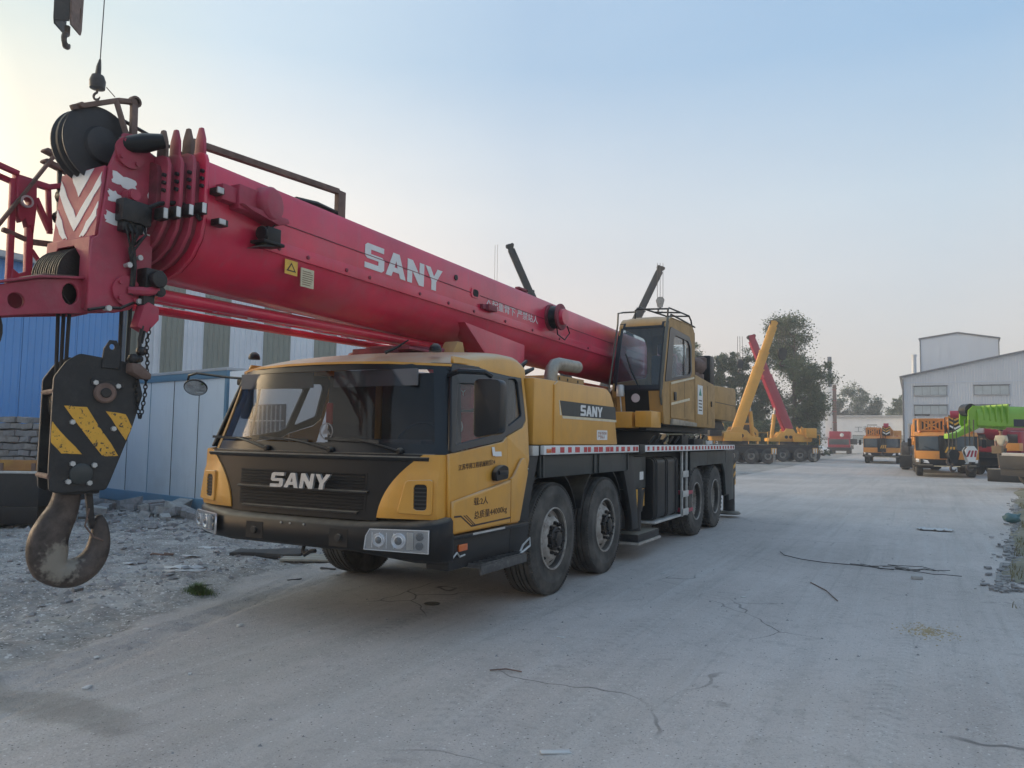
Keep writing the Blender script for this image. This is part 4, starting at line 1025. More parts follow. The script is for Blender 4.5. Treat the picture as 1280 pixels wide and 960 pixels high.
# arch over the lower sheaves
ar = [(-HW, 2.50), (-HW, 2.735), (HW, 2.735), (HW, 2.30), (.125, 2.30), (.125, 2.62), (.06, 2.69), (-.10, 2.69), (-.175, 2.60), (-.195, 2.50)]
plate('head_front_plate', FRED, crane, ar, (), MY(-4.285), .02, .004)
for k in range(6):
    x = -.165 + k * .046
    B().lathe([(.20, -.016), (.20, -.010), (.178, -.004), (.178, .004), (.20, .010), (.20, .016), (.05, .016), (.05, -.016)], (x, -4.20, 2.50), (1, 0, 0), 32).done('lower_sheave', GREASE, crane)
B().tube([(-.20, -4.20, 2.715), (.19, -4.20, 2.72)], .022, 10).done('rope_guard_bar', FRED, crane)
# top sheaves
ts = B().lathe([(.03, -.15), (.03, -.10), (.235, -.095), (.24, -.08), (.215, -.06), (.215, -.045), (.24, -.03), (.24, -.01), (.215, .005), (.215, .02), (.24, .035), (.245, .05), (.215, .060), (.12, .062), (.11, .085), (.04, .10)], (-.02, -4.14, 3.375), (1, 0, 0), 44).done('top_sheave', mat('dusty black sheave', (.028, .029, .032), .6, dirt=.4, dcol=(.09, .088, .085), dscale=8, bump=.1), crane)
b = B(); b.bar((.03, -4.34, 3.545), (.05, -4.06, 3.70), .035, .03); b.bar((.05, -4.06, 3.70), (.06, -3.94, 3.735), .04, .03); b.bar((.05, -4.07, 3.70), (.12, -4.02, 3.44), .035, .03); b.bar((.06, -3.95, 3.73), (.12, -3.985, 3.44), .042, .03)
b.lathe([(.022, -.02), (.038, -.02), (.038, .02), (.022, .02)], (.06, -3.945, 3.735), (1, 0, 0), 14, cap=False); b.tube([(.0, -4.30, 3.57), (.08, -4.30, 3.57)], .018, 8)
b.tube([(.04, -4.07, 3.72), (.02, -4.12, 3.77)], .004, 4)
b.done('sheave_guard', RUST, crane, .004)
b = B(); b.tube([(.20, -4.12, 3.36), (.30, -4.03, 3.385), (.36, -3.94, 3.42)], [.045, .062, .045], 12)
b.done('camera_housing', BLK, crane)
b = B(); b.lathe([(.10, 0), (.10, .018)], (HW + .015, -4.08, 3.315), (1, 0, 0), 20)
for a in range(4): b.lathe([(.014, .018), (.014, .032)], (HW + .015, -4.08 + .075 * math.cos(a * 1.57 + .6), 3.315 + .075 * math.sin(a * 1.57 + .6)), (1, 0, 0), 8)
b.done('pin_plate', FRED, crane)
b = B(); b.tube([(HW, -4.08, 3.03), (HW + .08, -4.08, 3.035)], .042, 14); b.tube([(HW + .06, -4.08, 3.035), (HW + .1, -4.08, 3.035)], .035, 14)
b.done('boss', FRED, crane)
# anemometer / electric box with cables
b = B(); b.box(HW + .02, HW + .10, -4.16, -3.96, 2.86, 3.00); b.box(HW + .015, HW + .08, -4.14, -4.0, 2.80, 2.87)
jb = b.done('junction_box', GREASE, crane, .012)
for k in range(7):
    y = -4.13 + k * .024
    B().tube([(HW + .06, y, 2.88), (HW + .09 + .02 * (k % 2), y + rnd.uniform(-.01, .01), 2.80), (HW + .06, -4.06 + rnd.uniform(-.02, .02), 2.70 - .02 * (k % 3)), (HW + .05, -4.05 + .01 * (k % 3), 2.60)], .008, 5).done('cable', GREASE, jb)
B().tube([(HW + .05, -4.05, 2.72), (HW + .045, -4.03, 2.60), (HW + .04, -4.03, 2.50), (HW + .04, -4.04, 2.42)], .018, 6).done('cable', GREASE, jb)
B().tube([(HW + .08, -4.0, 2.97), (HW + .12, -3.93, 3.02), (.36, -3.80, 3.06), (.41, -3.72, 3.02), (.44, -3.70, 2.96)], .014, 6).done('cable', GREASE, jb)
# round pin with plate low on the head
b = B(); b.lathe([(.095, 0), (.095, .02)], (HW + .015, -4.06, 2.44), (1, 0, 0), 22)
for a in range(4): b.lathe([(.014, .02), (.014, .036)], (HW + .015, -4.06 + .07 * math.cos(a * 1.57 + .8), 2.44 + .07 * math.sin(a * 1.57 + .8)), (1, 0, 0), 8)
b.tube([(HW + .03, -4.05, 2.445), (HW + .10, -3.96, 2.45), (HW + .10, -3.90, 2.47)], .028, 8)
b.done('sheave_pin', FRED, crane)
B().tube([(HW + .03, -4.30, 2.285), (HW + .035, -4.20, 2.315), (HW + .035, -4.10, 2.325), (HW + .035, -4.04, 2.36), (HW + .03, -4.0, 2.38), (HW + .04, -3.96, 2.36)], .010, 6).done('cable', BLK, crane)
for y, z in ((-4.19, 2.31), (-3.99, 2.385), (-4.0, 2.66), (-4.07, 2.60)): B().lathe([(.013, 0), (.013, .035), (.018, .035), (.018, .05)], (HW + .015, y, z), (1, 0, 0), 8).done('grease_nipple', ALU, crane)
# single-sheave arm reaching forward from the head
for s in (1, -1):
    ap = [(-3.95, 2.42), (-4.04, 2.33), (-4.14, 2.295), (-4.5, 2.235), (-4.86, 2.16), (-4.98, 2.13), (-5.02, 2.20), (-4.98, 2.28), (-4.55, 2.43), (-4.32, 2.475), (-4.10, 2.46)]
    al = plate('sheave_arm', FRED, crane, [(y, z) for y, z in ap], ([(-4.66 + .045 * math.cos(a), 2.285 + .045 * math.sin(a)) for a in [2 * math.pi * i / 12 for i in range(12)]], [(-4.36 + .05 * math.cos(a), 2.375 + .065 * math.sin(a)) for a in [2 * math.pi * i / 12 for i in range(12)]]), MX(s * .15), .025, .005)
P = [[Vector((x, y, z)) for x in (-.19, .19)] for y, z in ((-5.0, 2.285), (-4.55, 2.435), (-4.28, 2.478))]
B().slab(P, (0, 0, .014)).done('arm_top_plate', FRED, crane, .004)
B().prism([(-4.30, 2.48), (-4.52, 2.44), (-4.50, 2.475), (-4.30, 2.50)], 0, -.12, .12).done('arm_rib', RUST, crane, .004)
B().lathe([(.20, -.05), (.205, -.04), (.17, -.012), (.17, .012), (.205, .04), (.20, .05), (.04, .06)], (0, -4.86, 2.12), (1, 0, 0), 30).done('arm_sheave', GREASE, crane)
# load-limit switch and its red weight
b = B(); b.box(.22, .32, -3.985, -3.86, 2.44, 2.60); b.lathe([(.055, 0), (.055, .05)], (.32, -3.92, 2.53), (1, 0, 0), 14); b.box(.235, .30, -3.98, -3.90, 2.36, 2.46); b.lathe([(.035, 0), (.035, .03)], (.31, -3.885, 2.46), (1, 0, 0), 12)
ls = b.done('limit_switch', GREASE, crane, .01)
B().prism([(-4.02, 2.22), (-3.95, 2.19), (-3.87, 2.28), (-3.875, 2.36), (-3.95, 2.385), (-3.98, 2.36)], 0, .23, .31).done('switch_lever', FRED, ls, .008)
# the lattice jib carried on the far side, wide foot forward
XJ = -.72
FT = [(-4.18, 3.24), (-4.15, 2.62)]
def jb_plate(outline, holes=(), th=.05): return plate('jib_plate', FRED, jib, outline, holes, MX(XJ), th, .006)
circ = lambda y, z, r: [(y + r * math.cos(a), z + r * math.sin(a)) for a in [2 * math.pi * i / 14 for i in range(14)]]
jib = plate('lattice_jib', FRED, crane, [(-4.245, 3.25), (-4.115, 3.265), (-4.105, 3.09), (-4.115, 2.90), (-4.14, 2.95), (-4.155, 2.93), (-4.175, 2.99), (-4.20, 2.955), (-4.225, 3.0)], (circ(-4.18, 3.10, .028),), MX(XJ), .06, .006, label='folded lattice jib carried beside the boom')
def jbar(a, b_, w=.05, m=FRED, nm='jib_bar'): return B().bar(a, b_, w, w * .8).done(nm, m, jib, .004)
for d_ in (-.03, .03): jbar((XJ + d_, -4.50, 3.29 + d_ * .8), (XJ + d_, -4.24, 3.25 + d_ * .8), .04)
jbar((XJ, -4.25, 3.255), (XJ, -4.02, 3.25), .05); jbar((XJ, -4.03, 3.25), (XJ, -3.72, 3.38), .045)
jbar((XJ, -4.252, 3.24), (XJ, -4.24, 2.46), .038); jbar((XJ, -4.135, 2.96), (XJ, -4.12, 2.46), .045)
jbar((XJ, -4.105, 3.15), (XJ, -3.995, 2.95), .040); jbar((XJ, -4.025, 3.26), (XJ, -3.995, 2.93), .032)
jbar((XJ, -4.30, 2.885), (XJ, -4.11, 2.845), .035, RUST); jbar((XJ, -4.11, 2.845), (XJ, -3.80, 2.88), .045, RUST)
jbar((XJ, -4.11, 2.79), (XJ, -3.94, 2.58), .028)
jb_plate([(-4.235, 2.64), (-4.19, 2.61), (-4.13, 2.64), (-4.12, 2.46), (-4.24, 2.46)], (circ(-4.185, 2.53, .028),))
jbar((XJ + .03, -3.93, 3.62), (XJ + .03, -4.34, 2.90), .028, RUST, 'jib_strut'); jbar((XJ + .03, -4.34, 2.90), (XJ + .03, -4.62, 2.42), .028, RUST, 'jib_strut')
B().lathe([(.028, -.02), (.042, -.02), (.042, .02), (.028, .02)], (XJ + .03, -4.18, 3.10), (1, 0, 0), 14, cap=False).done('jib_lug', ALU, jib)
for z in (3.49, 3.415):
    B().prism(fillet([(-4.08, z), (-4.06, z + .03), (-3.78, z - .02), (-3.78, z - .055)], .015), 0, XJ - .03, XJ + .03).done('jib_fork', RUST, jib, .004)
jbar((XJ, -3.955, 3.45), (XJ, -3.92, 2.60), .028, GREASE); jbar((XJ, -3.86, 3.45), (XJ, -3.84, 2.6), .05, GREASE)
for y, z in ((-3.94, 3.20), (-3.95, 3.05), (-3.93, 2.93), (-3.94, 2.80)): B().lathe([(.05, 0), (.05, .10)], (XJ + .02, y, z), (1, 0, 0), 10).done('jib_pin', GREASE, jib)
# chords and lacing running back under the boom
for (xa, za), (xb, zb) in (((XJ - .08, 2.62), (XJ + .05, 2.66)), ((XJ + .12, 2.50), (XJ + .16, 2.56)), ((XJ + .30, 2.58), (XJ + .26, 2.62))):
    B().tube([(xa, -3.95, za), (xb, 1.6, zb)], .035, 8).done('jib_chord', RED, jib)
for k in range(12):
    y = -3.8 + k * .42
    B().tube([(XJ - .07, y, 2.62), (XJ + .28, y + .22, 2.58)], .016, 6).done('jib_lacing', RED, jib); B().tube([(XJ + .28, y + .22, 2.58), (XJ - .07, y + .42, 2.62)], .016, 6).done('jib_lacing', RED, jib)
B().tube([(.02, -3.7, 2.50), (.02, .2, 2.545)], .045, 10).done('jib_guide_rail', RED, crane)
for y in (-2.2, -.9): jbar((XJ, y, 2.6), (XJ + .45, y + .10, 2.66), .04, ALU)
# long bar on top of the boom with hose roll
b = B(); b.bar((.22, -3.62, 3.555), (.22, -2.14, 3.655), .05, .045); b.box(.195, .245, -2.15, -2.06, 3.39, 3.665); b.bar((.22, -3.62, 3.56), (.26, -3.66, 3.42), .05, .04)
b.done('hose_guide_bar', RUST, crane, .004)
b = B()
for k in range(4): b.tube([(.12 + k * .03, -2.62, 3.42 + .01 * k), (.14 + k * .03, -2.4, 3.47), (.16 + k * .02, -2.10, 3.46), (.16, -1.95, 3.40)], .022, 6)
b.done('hose_roll', BLK, crane)
b = B(); b.tube([(.02, -4.0, 3.60), (.05, -3.2, 3.47), (.05, -1.0, 3.43), (0, 3, 3.40)], .012, 6); b.tube([(-.05, -4.0, 3.56), (-.05, -3.7, 3.46), (-.05, -1.0, 3.43), (0, 3, 3.38)], .012, 6)
b.done('hoist_rope', ROPE, crane)

# =================================================================== HOOK BLOCK hanging from the boom head
hk = thing('hook_block', 'big black hook block with yellow stripes hanging under the crimson boom head', 'hook block', (0.03 + .055 * .336, -4.17 + .055 * .942, 0))
ang = math.radians(-19.6)
NN = Vector((math.cos(ang), math.sin(ang), 0)); UU = Vector((-NN.y, NN.x, 0)) * .86   # plate normal, plate sideways (right in view)
def HM(d): # local (u, z) plane at distance d along the normal
    return Matrix(((UU.x, 0, NN.x, NN.x * d), (UU.y, 0, NN.y, NN.y * d), (0, 1, 0, 0), (0, 0, 0, 1)))
PO = [(-.285, 1.88), (-.215, 1.98), (-.135, 2.03), (.16, 2.00), (.245, 1.93), (.285, 1.80), (.22, 1.58), (.10, 1.27), (.075, 1.215), (-.22, 1.20), (-.275, 1.22), (-.285, 1.33)]
p1 = plate('side_plate', HOOKB, hk, PO, (), HM(.15), .03, .006, rnd_r=.02)
plate('side_plate', HOOKB, hk, PO, (), HM(-.15), .03, .006, rnd_r=.02)
def decal(poly): plate('hazard_stripe', HAZY, p1, ragged(poly, .003, 4), (), HM(.1665), .003)
decal([(-.215, 1.715), (-.075, 1.712), (.14, 1.42), (.045, 1.42), (.03, 1.43)])
decal([(.045, 1.69), (.175, 1.675), (.222, 1.60), (.185, 1.515)])
decal([(-.28, 1.62), (-.27, 1.61), (-.09, 1.43), (-.215, 1.435), (-.28, 1.50)])
plate('lifting_lug', HOOKB, hk, [(.0, 1.97), (.01, 2.07), (.045, 2.125), (.09, 2.125), (.122, 2.07), (.122, 1.95), (.0, 1.95)], ([(.063 + .018 * math.cos(a), 2.085 + .018 * math.sin(a)) for a in [2 * math.pi * i / 12 for i in range(12)]],), HM(.165), .025, .006)
def hcyl(u, z, r, d0, d1, n=20, m=HOOKB, nm='bolt', par=None):
    a = UU * u + NN * d0 + Vector((0, 0, z)); b_ = UU * u + NN * d1 + Vector((0, 0, z))
    return B().lathe([(r, 0), (r, (b_ - a).length * .7), (r * .85, (b_ - a).length)], a, NN, n).done(nm, m, par or hk)
hcyl(.03, 1.80, .062, .165, .20, 24, RUST, 'sheave_pin'); hcyl(.03, 1.80, .03, .20, .212, 16, GREASE, 'sheave_pin')
hcyl(-.09, 1.315, .062, .165, .185, 24, FEND, 'trunnion_pin')
for u, z in ((-.03, 1.86), (.115, 1.845), (-.16, 1.62), (.10, 1.585), (-.145, 1.375), (-.01, 1.365), (-.165, 1.27), (-.035, 1.26)): hcyl(u, z, .017, .165, .185, 6, ALU, 'bolt', p1)
plate('pin_keeper', HOOKB, p1, [(-.06, 1.845), (.15, 1.83), (.15, 1.87), (-.06, 1.885)], (), HM(.170), .012, .003)
for k in range(5):
    d = -.10 + k * .05
    B().lathe([(.215, -.018), (.215, -.012), (.19, -.004), (.19, .004), (.215, .012), (.215, .018), (.05, .018), (.05, -.018)], UU * .0 + NN * d + Vector((0, 0, 1.74)), NN, 36).done('block_sheave', GREASE, hk)
b = B()
for a_, c_ in (((-.28, 1.85), (-.28, 1.25)),): pass
b.add([], [])
B().box(-.20, .05, -.13, .13, 1.19, 1.30, Matrix(((UU.x, NN.x, 0, 0), (UU.y, NN.y, 0, 0), (0, 0, 1, 0), (0, 0, 0, 1)))).done('crosshead', DRK, hk, .02)
for u, z in ((-.27, 1.80), (-.275, 1.30), (.15, 1.95)):
    B().tube([UU * u - NN * .16 + Vector((0, 0, z)), UU * u + NN * .16 + Vector((0, 0, z))], .016, 8).done('spacer_bolt', RUST, hk)
# the hook itself: flat-sided forging, thickest at the bottom left
ctr = Vector((-.035, .885))
pts = []
def hp_(u, z, w, t): pts.append((u, z, w, t))
for q_ in ((-.105, 1.25, .074, .07), (-.108, 1.17, .078, .072), (-.125, 1.09, .085, .08), (-.160, 1.01, .098, .086), (-.190, .93, .108, .09), (-.193, .845, .112, .092),
           (-.172, .765, .104, .092), (-.122, .718, .086, .090), (-.055, .712, .086, .090), (.010, .740, .080, .084), (.058, .796, .072, .076), (.080, .866, .064, .066), (.084, .940, .054, .055), (.080, 1.005, .038, .042), (.076, 1.05, .016, .02)):
    hp_(q_[0] / .86, *q_[1:])
rings = []
for i, (u, z, w, t) in enumerate(pts):
    u0, z0 = pts[max(i - 1, 0)][:2]; u1, z1 = pts[min(i + 1, len(pts) - 1)][:2]
    d = Vector((u1 - u0, z1 - z0)).normalized(); n = Vector((d.y, -d.x))
    ring = []
    for j in range(14):
        a = 2 * math.pi * j / 14; ca, sa = math.cos(a), math.sin(a)
        sx = math.copysign(abs(ca) ** .75, ca) * w; sy = math.copysign(abs(sa) ** .8, sa) * t * (.85 + .15 * ca)
        q = Vector((u, z)) + n * sx; ring.append(UU * (u + (q.x - u) / .86) + Vector((0, 0, q.y)) + NN * sy)
    rings.append(ring)
# smooth the centre line by Catmull-Rom between the rings
def densify(R, k=3):
    o = []
    for i in range(len(R) - 1):
        p0, p1_, p2, p3 = R[max(i - 1, 0)], R[i], R[i + 1], R[min(i + 2, len(R) - 1)]
        for s in range(k):
            t = s / k; o.append([.5 * ((2 * b1) + (c1 - a1) * t + (2 * a1 - 5 * b1 + 4 * c1 - d1) * t * t + (-a1 + 3 * b1 - 3 * c1 + d1) * t ** 3) for a1, b1, c1, d1 in zip(p0, p1_, p2, p3)])
    o.append(R[-1]); return o
hookm = HOOKS.copy(); hookm.name = 'worn forged hook steel'
t = hookm.node_tree; bs = t.nodes['Principled BSDF']; src = bs.inputs['Base Color'].links[0].from_socket
tcn = t.nodes.new('ShaderNodeTexCoord'); dn = t.nodes.new('ShaderNodeVectorMath'); dn.operation = 'DISTANCE'
cpos = UU * -.15 + NN * .09 + Vector((0, 0, .79)); dn.inputs[1].default_value = cpos
t.links.new(tcn.outputs['Object'], dn.inputs[0])
nz_ = t.nodes.new('ShaderNodeTexNoise'); nz_.inputs['Scale'].default_value = 28; nz_.inputs['Detail'].default_value = 8; t.links.new(tcn.outputs['Object'], nz_.inputs['Vector'])
ad = t.nodes.new('ShaderNodeMath'); ad.operation = 'MULTIPLY_ADD'; t.links.new(nz_.outputs['Fac'], ad.inputs[0]); ad.inputs[1].default_value = .16; t.links.new(dn.outputs['Value'], ad.inputs[2])
rm = t.nodes.new('ShaderNodeMapRange'); rm.inputs['From Min'].default_value = .165; rm.inputs['From Max'].default_value = .205; rm.inputs['To Min'].default_value = .85; rm.inputs['To Max'].default_value = 0
t.links.new(ad.outputs[0], rm.inputs['Value'])
mxn = t.nodes.new('ShaderNodeMixRGB'); t.links.new(rm.outputs['Result'], mxn.inputs[0]); t.links.new(src, mxn.inputs[1]); mxn.inputs[2].default_value = (.26, .24, .20, 1); t.links.new(mxn.outputs[0], bs.inputs['Base Color'])
B().loft(densify(rings)).done('hook', hookm, hk, ang=70)
B().loft([[UU * u + NN * n_ + Vector((0, 0, z)) for u, n_ in ((uu - .022, -.02), (uu + .022, -.02), (uu + .022, .02), (uu - .022, .02))] for uu, z in ((.01, 1.20), (.02, 1.12), (.03, 1.04), (.05, .97))]).done('safety_latch', GREASE, hk, .004)
b = B(); b.tube([UU * .0 + NN * .07 + Vector((0, 0, 1.10)), UU * -.03 + NN * .10 + Vector((0, 0, 1.0)), UU * .03 + NN * .09 + Vector((0, 0, .93)), UU * .10 + NN * .07 + Vector((0, 0, .90))], .006, 5)
b.done('latch_cord', RUST, hk)
# rope falls from the head to the block
rp = B()
for x, y in ((-.16, -4.30), (-.10, -4.30), (-.04, -4.30), (.11, -4.0), (.05, -4.02)):
    rp.tube([(x - .03, y + 4.17, 2.38), (x * .7 - .03, (y + 4.17) * 1.1, 1.75)], .0125, 6)
rp.done('hoist_rope', ROPE, hk)
# =================================================================== CHAIN from the limit switch
cz = thing('chain', 'rusty chain with shackles dangling beside the hook block', 'chain', (.30, -3.96, 0))
def chain_link(p, d, flip, L=.032, r=.0042, w=.010):
    d = Vector(d).normalized(); u = Vector(UU) if flip else Vector(NN); u = (u - d * u.dot(d)).normalized(); p = Vector(p); q = []
    for i in range(10):
        a = 2 * math.pi * i / 10; q.append(p + d * (math.cos(a) * L * .5) + u * (math.sin(a) * w))
    return B().tube(q, r, 5, closed=True)
def run(pts):
    k = 0; pts = [Vector(p) for p in pts]
    for a, c in zip(pts[:-1], pts[1:]):
        L = (c - a).length; n = max(1, int(L / .024))
        for i in range(n):
            chain_link(a.lerp(c, i / n), c - a, k % 2).done('link', GREASE, cz); k += 1
run([(0, .03, 2.22), (.0, .015, 2.12), (.01, .02, 2.0), (.0, .02, 1.80), (-.01, .005, 1.64)]); run([(-.02, -.03, 1.93), (-.02, -.025, 1.80), (-.012, -.0, 1.64)])
b = B(); b.tube([(0, -.02, 2.23), (0, -.035, 2.14), (0, -.03, 2.08)], .012, 6); b.tube([(0, 0, 2.22), (0, -.02, 2.12)], .010, 6); b.sphere((0, -.02, 2.07), .032, 10); b.sphere((0, -.07, 2.015), .036, 10); b.sphere((0, -.03, 2.02), .025, 8)
b.done('shackle', GREASE, cz)
b = B(); b.loft([[Vector((x_, -.07 + y_, 1.99)) for x_, y_ in ((-.03, -.03), (.03, -.03), (.03, .03), (-.03, .03))], [Vector((x_, -.03 + y_ * 1.6, 1.93)) for x_, y_ in ((-.04, -.04), (.04, -.04), (.04, .04), (-.04, .04))], [Vector((x_, .01 + y_, 1.895)) for x_, y_ in ((-.03, -.03), (.03, -.03), (.03, .03), (-.03, .03))]])
b.done('chain_weight', RUST, cz, .012)

# =================================================================== BUILDINGS
def clad(name, col, rough=.5, dirt=.3, dcol=(.2, .2, .2), scale=.6, **k): return mat(name, col, rough, dirt=dirt, dcol=dcol, dscale=scale, var=.06, streak=True, **k)
BLUE = clad('blue wall cladding', (.14, .34, .68), dirt=.25, dcol=(.26, .36, .50))
WCLAD = clad('white wall cladding', (.76, .79, .82), dirt=.2, dcol=(.35, .36, .36))
OLV = clad('grey olive cladding', (.31, .32, .27), dirt=.3, dcol=(.18, .18, .15))
CONT = clad('pale blue white cabin panel', (.62, .67, .70), dirt=.28, dcol=(.36, .38, .39))
CFR = clad('blue cabin frame', (.12, .23, .32), dirt=.3, dcol=(.2, .25, .28))
GWALL = clad('pale grey metal wall', (.58, .61, .65), dirt=.25, dcol=(.40, .41, .42), scale=.25)
GWALL2 = clad('pale blue grey metal wall', (.54, .60, .68), dirt=.2, dcol=(.42, .45, .50), scale=.2)
TRIM = mat('dark eave trim', (.12, .13, .15), .6)
RFM = mat('pale roof sheet', (.42, .43, .44), .5, dirt=.3)
WPANE = mat('pale opaque window pane', (.36, .41, .43), .25, dirt=.3, dcol=(.3, .33, .33), dscale=2)
def ribbed(x0, x1, z0, z1, pitch, d, M=None, back=.03):
    """trapezoid-ribbed sheet in local x/z, facing -y"""
    n = max(1, round((x1 - x0) / pitch)); p = (x1 - x0) / n; xs = []
    for i in range(n):
        a = x0 + i * p; xs += [(a, 0), (a + p * .70, 0), (a + p * .78, -d), (a + p * .92, -d)]
    xs.append((x1, 0))
    P = [[Vector((x, y, z)) for x, y in xs] for z in (z0, z1)]
    b = B().slab(P, (0, back, 0))
    if M is not None: b.v = [tuple(M @ Vector(v)) for v in b.v]
    return b
# blue shed on the left: wall runs along Y at X = -14.8 and faces +X
t = thing('blue_shed', 'blue corrugated metal shed with a low pitched roof at the left edge', 'shed', (-14.8, -6, 0))
Ml = Matrix(((0, -1, 0, 0), (1, 0, 0, 0), (0, 0, 1, 0), (0, 0, 0, 1)))
for k in range(9):
    y0 = k * 1.37; ribbed(y0, y0 + 1.355, .0, 5.80, .17, .025, Ml).done('wall_panel', BLUE, t, smooth=False)
bx('wall_core', TRIM, t, -6, -.06, 0, 12.3, 0, 5.7, 0)
B().slab([[Vector((x, y, z)) for y in (-.2, 12.5)] for x, z in ((.28, 5.80), (-3, 6.45), (-6.2, 5.8))], (0, 0, .06)).done('roof', RFM, t)
bx('eave_trim', RFM, t, .05, .30, -.2, 12.5, 5.70, 5.80, .01)
B().lathe([(.09, 0), (.09, .12)], (.02, 11.2, 3.35), (1, 0, 0), 12).done('wall_lamp', BLK, t)
B().tube([(.08, 12.2, 0), (.08, 12.2, 5.7)], .05, 8).done('downpipe', TRIM, t)
t = bx('chimney_stack', RFM, None, -15.6, -15.2, 2.3, 2.7, 5.9, 6.45, .02); tag(t, 'small metal roof vent standing on the blue shed', 'roof vent')
# striped white and olive wall
a = Vector((-15.4, 6.6, 0)); c = Vector((-10.1, 11.8, 0)); u = (c - a).normalized(); L = (c - a).length
t = thing('striped_shed', 'metal shed wall in white and grey olive vertical stripes behind the pale cabin', 'shed', a, math.atan2(u.y, u.x))
x = 0.0; k = 0
for w, o in ((.55, 1), (.50, 0), (.60, 1), (.55, 0), (.72, 1), (.95, 0), (.78, 1), (.70, 0), (.66, 1), (.62, 0), (.60, 0)):
    ribbed(x, min(x + w - .006, L + .3), 0, 6.2, .155, .03).done('wall_panel', OLV if o else WCLAD, t, smooth=False); x += w
bx('wall_core', TRIM, t, 0, x, .06, 5, 0, 6.15, 0)
B().slab([[Vector((xx, y, z)) for xx in (-.2, x + .2)] for y, z in ((-.3, 6.2), (5.2, 7.0))], (0, 0, .06)).done('roof', RFM, t)
# portable site cabin
d = Vector((.983, -.186, 0)).normalized()
t = thing('site_cabin', 'pale blue white portable site cabin with a blue frame behind the crane cab', 'cabin', (-12.35, 4.25, 0), math.atan2(d.y, d.x))
CW = 5.25
x = .06
for w in (1.12, 1.02, 1.02, 1.02, .95):
    bx('wall_panel', CONT, t, x, x + w - .012, -.02, .03, .26, 2.66, .006); x += w
bx('wall_core', CONT, t, .05, CW - .05, .03, 2.4, .2, 2.7, 0)
bx('base_rail', CFR, t, -.03, CW + .03, -.06, .06, .02, .27, .015)
bx('top_rail', CFR, t, -.03, CW + .03, -.05, .05, 2.66, 2.83, .012)
for x in (-.04, CW - .05): bx('corner_post', CFR, t, x, x + .09, -.045, .06, .1, 2.8, .01)
for k in range(1, 5): bx('panel_joint', CFR if k in (2,) else FEND, t, .06 + k * 1.02 + .085, .06 + k * 1.02 + .10, -.026, .0, .27, 2.66, 0)
bx('roof', RFM, t, -.05, CW + .05, -.06, 2.46, 2.80, 2.86, .01)
t2 = thing('white_cabin', 'white cabin wall with a barred window seen through the crane cab windows', 'cabin', (-6.9, 3.05, 0), math.atan2(d.y, d.x))
bx('wall_panel', WCLAD, t2, 0, 3.2, 0, 2.2, 0, 2.75, .01)
wf = bx('window', TRIM, t2, .75, 1.85, -.03, .01, 1.25, 2.10, .008)
for k in range(8): bx('window_bar', WHT, wf, .80 + k * .135, .815 + k * .135, -.055, -.035, 1.27, 2.08, 0)
for z in (1.45, 1.8): bx('window_bar', WHT, wf, .76, 1.84, -.05, -.032, z, z + .02, 0)
# big pale factory on the right
t = thing('factory', 'large pale grey metal factory with ribbon windows and a sloping roof edge', 'factory', (3.60, 87.6, 0))
def zroof(x): return 9.0 + .212 * min(x, 24) - .212 * max(0, x - 24)
x = 0
while x < 34:
    w = 1.0
    n = 4; P = []
    xs = []
    for i in range(n):
        a = x + i * .25; xs += [(a, 0), (a + .17, 0), (a + .19, -.05), (a + .235, -.05)]
    xs.append((x + 1.0, 0))
    P = [[Vector((q, y, 0)) for q, y in xs], [Vector((q, y, zroof(q))) for q, y in xs]]
    B().slab(P, (0, .08, 0)).done('wall_panel', GWALL, t, smooth=False); x += 1.0
B().prism([(0, 0), (34, 0), (34, zroof(34)), (24, zroof(24)), (0, 9.0)], 1, .1, 45).done('wall_core', GWALL, t, smooth=False)
for (xa, xb) in ((-.25, 24.1), (34.2, 23.9)):
    B().slab([[Vector((xx, yy, zroof(xx) + .02)) for yy in (-.35, 45)] for xx in (xa, xb)], (0, 0, .16)).done('roof', TRIM, t)
for k in range(5):
    for z in (6.95, 4.85):
        x0 = 1.13 + k * 5.7; f = bx('window', TRIM, t, x0, x0 + 3.2, -.10, -.055, z, z + 1.02, .01)
        for q in range(4): bx('pane', WPANE, f, x0 + .06 + q * .78, x0 + .06 + q * .78 + .74, -.115, -.10, z + .06, z + .96, 0)
B().tube([(.06, -.1, 0), (.06, -.1, 8.8)], .08, 8).done('downpipe', TRIM, t)
bx('base_band', TRIM, t, 0, 34, -.09, -.06, 0, .5, 0); bx('sheet_seam', GWALL2, t, 0, 34, -.075, -.055, 8.35, 8.43, 0)
for k in range(5):
    for z in (6.95, 4.85):
        x0 = 1.13 + k * 5.7; bx('window_sill', RFM, t, x0 - .08, x0 + 3.28, -.20, -.06, z - .08, z, .01); bx('window_hood', TRIM, t, x0 - .08, x0 + 3.28, -.20, -.06, z + 1.02, z + 1.09, .01)
t = thing('tower_block', 'tall pale blue metal block rising behind the factory roof', 'factory block', (5.55, 97, 0), math.radians(-3.2))
B().prism([(0, 0), (8.1, 0), (8.1, 14.0), (3.95, 14.88), (0, 14.35)], 1, 0, 14).done('wall', GWALL2, t, smooth=False)
for (xa, za), (xb, zb) in (((-.15, 14.33), (3.95, 14.88)), ((3.95, 14.88), (8.25, 13.98))):
    B().slab([[Vector((xx, yy, zz + .01)) for yy in (-.15, 14.1)] for xx, zz in ((xa, za), (xb, zb))], (0, 0, .16)).done('roof', TRIM, t)
bx('corner_trim', TRIM, t, -.05, .06, -.04, .06, 8, 14.3, 0); bx('corner_trim', TRIM, t, 8.03, 8.13, -.04, .06, 8, 13.95, 0)
for k in range(1, 8): bx('wall_seam', GWALL, t, k * 1.02, k * 1.02 + .03, -.012, 0, 8, 14.1, 0)
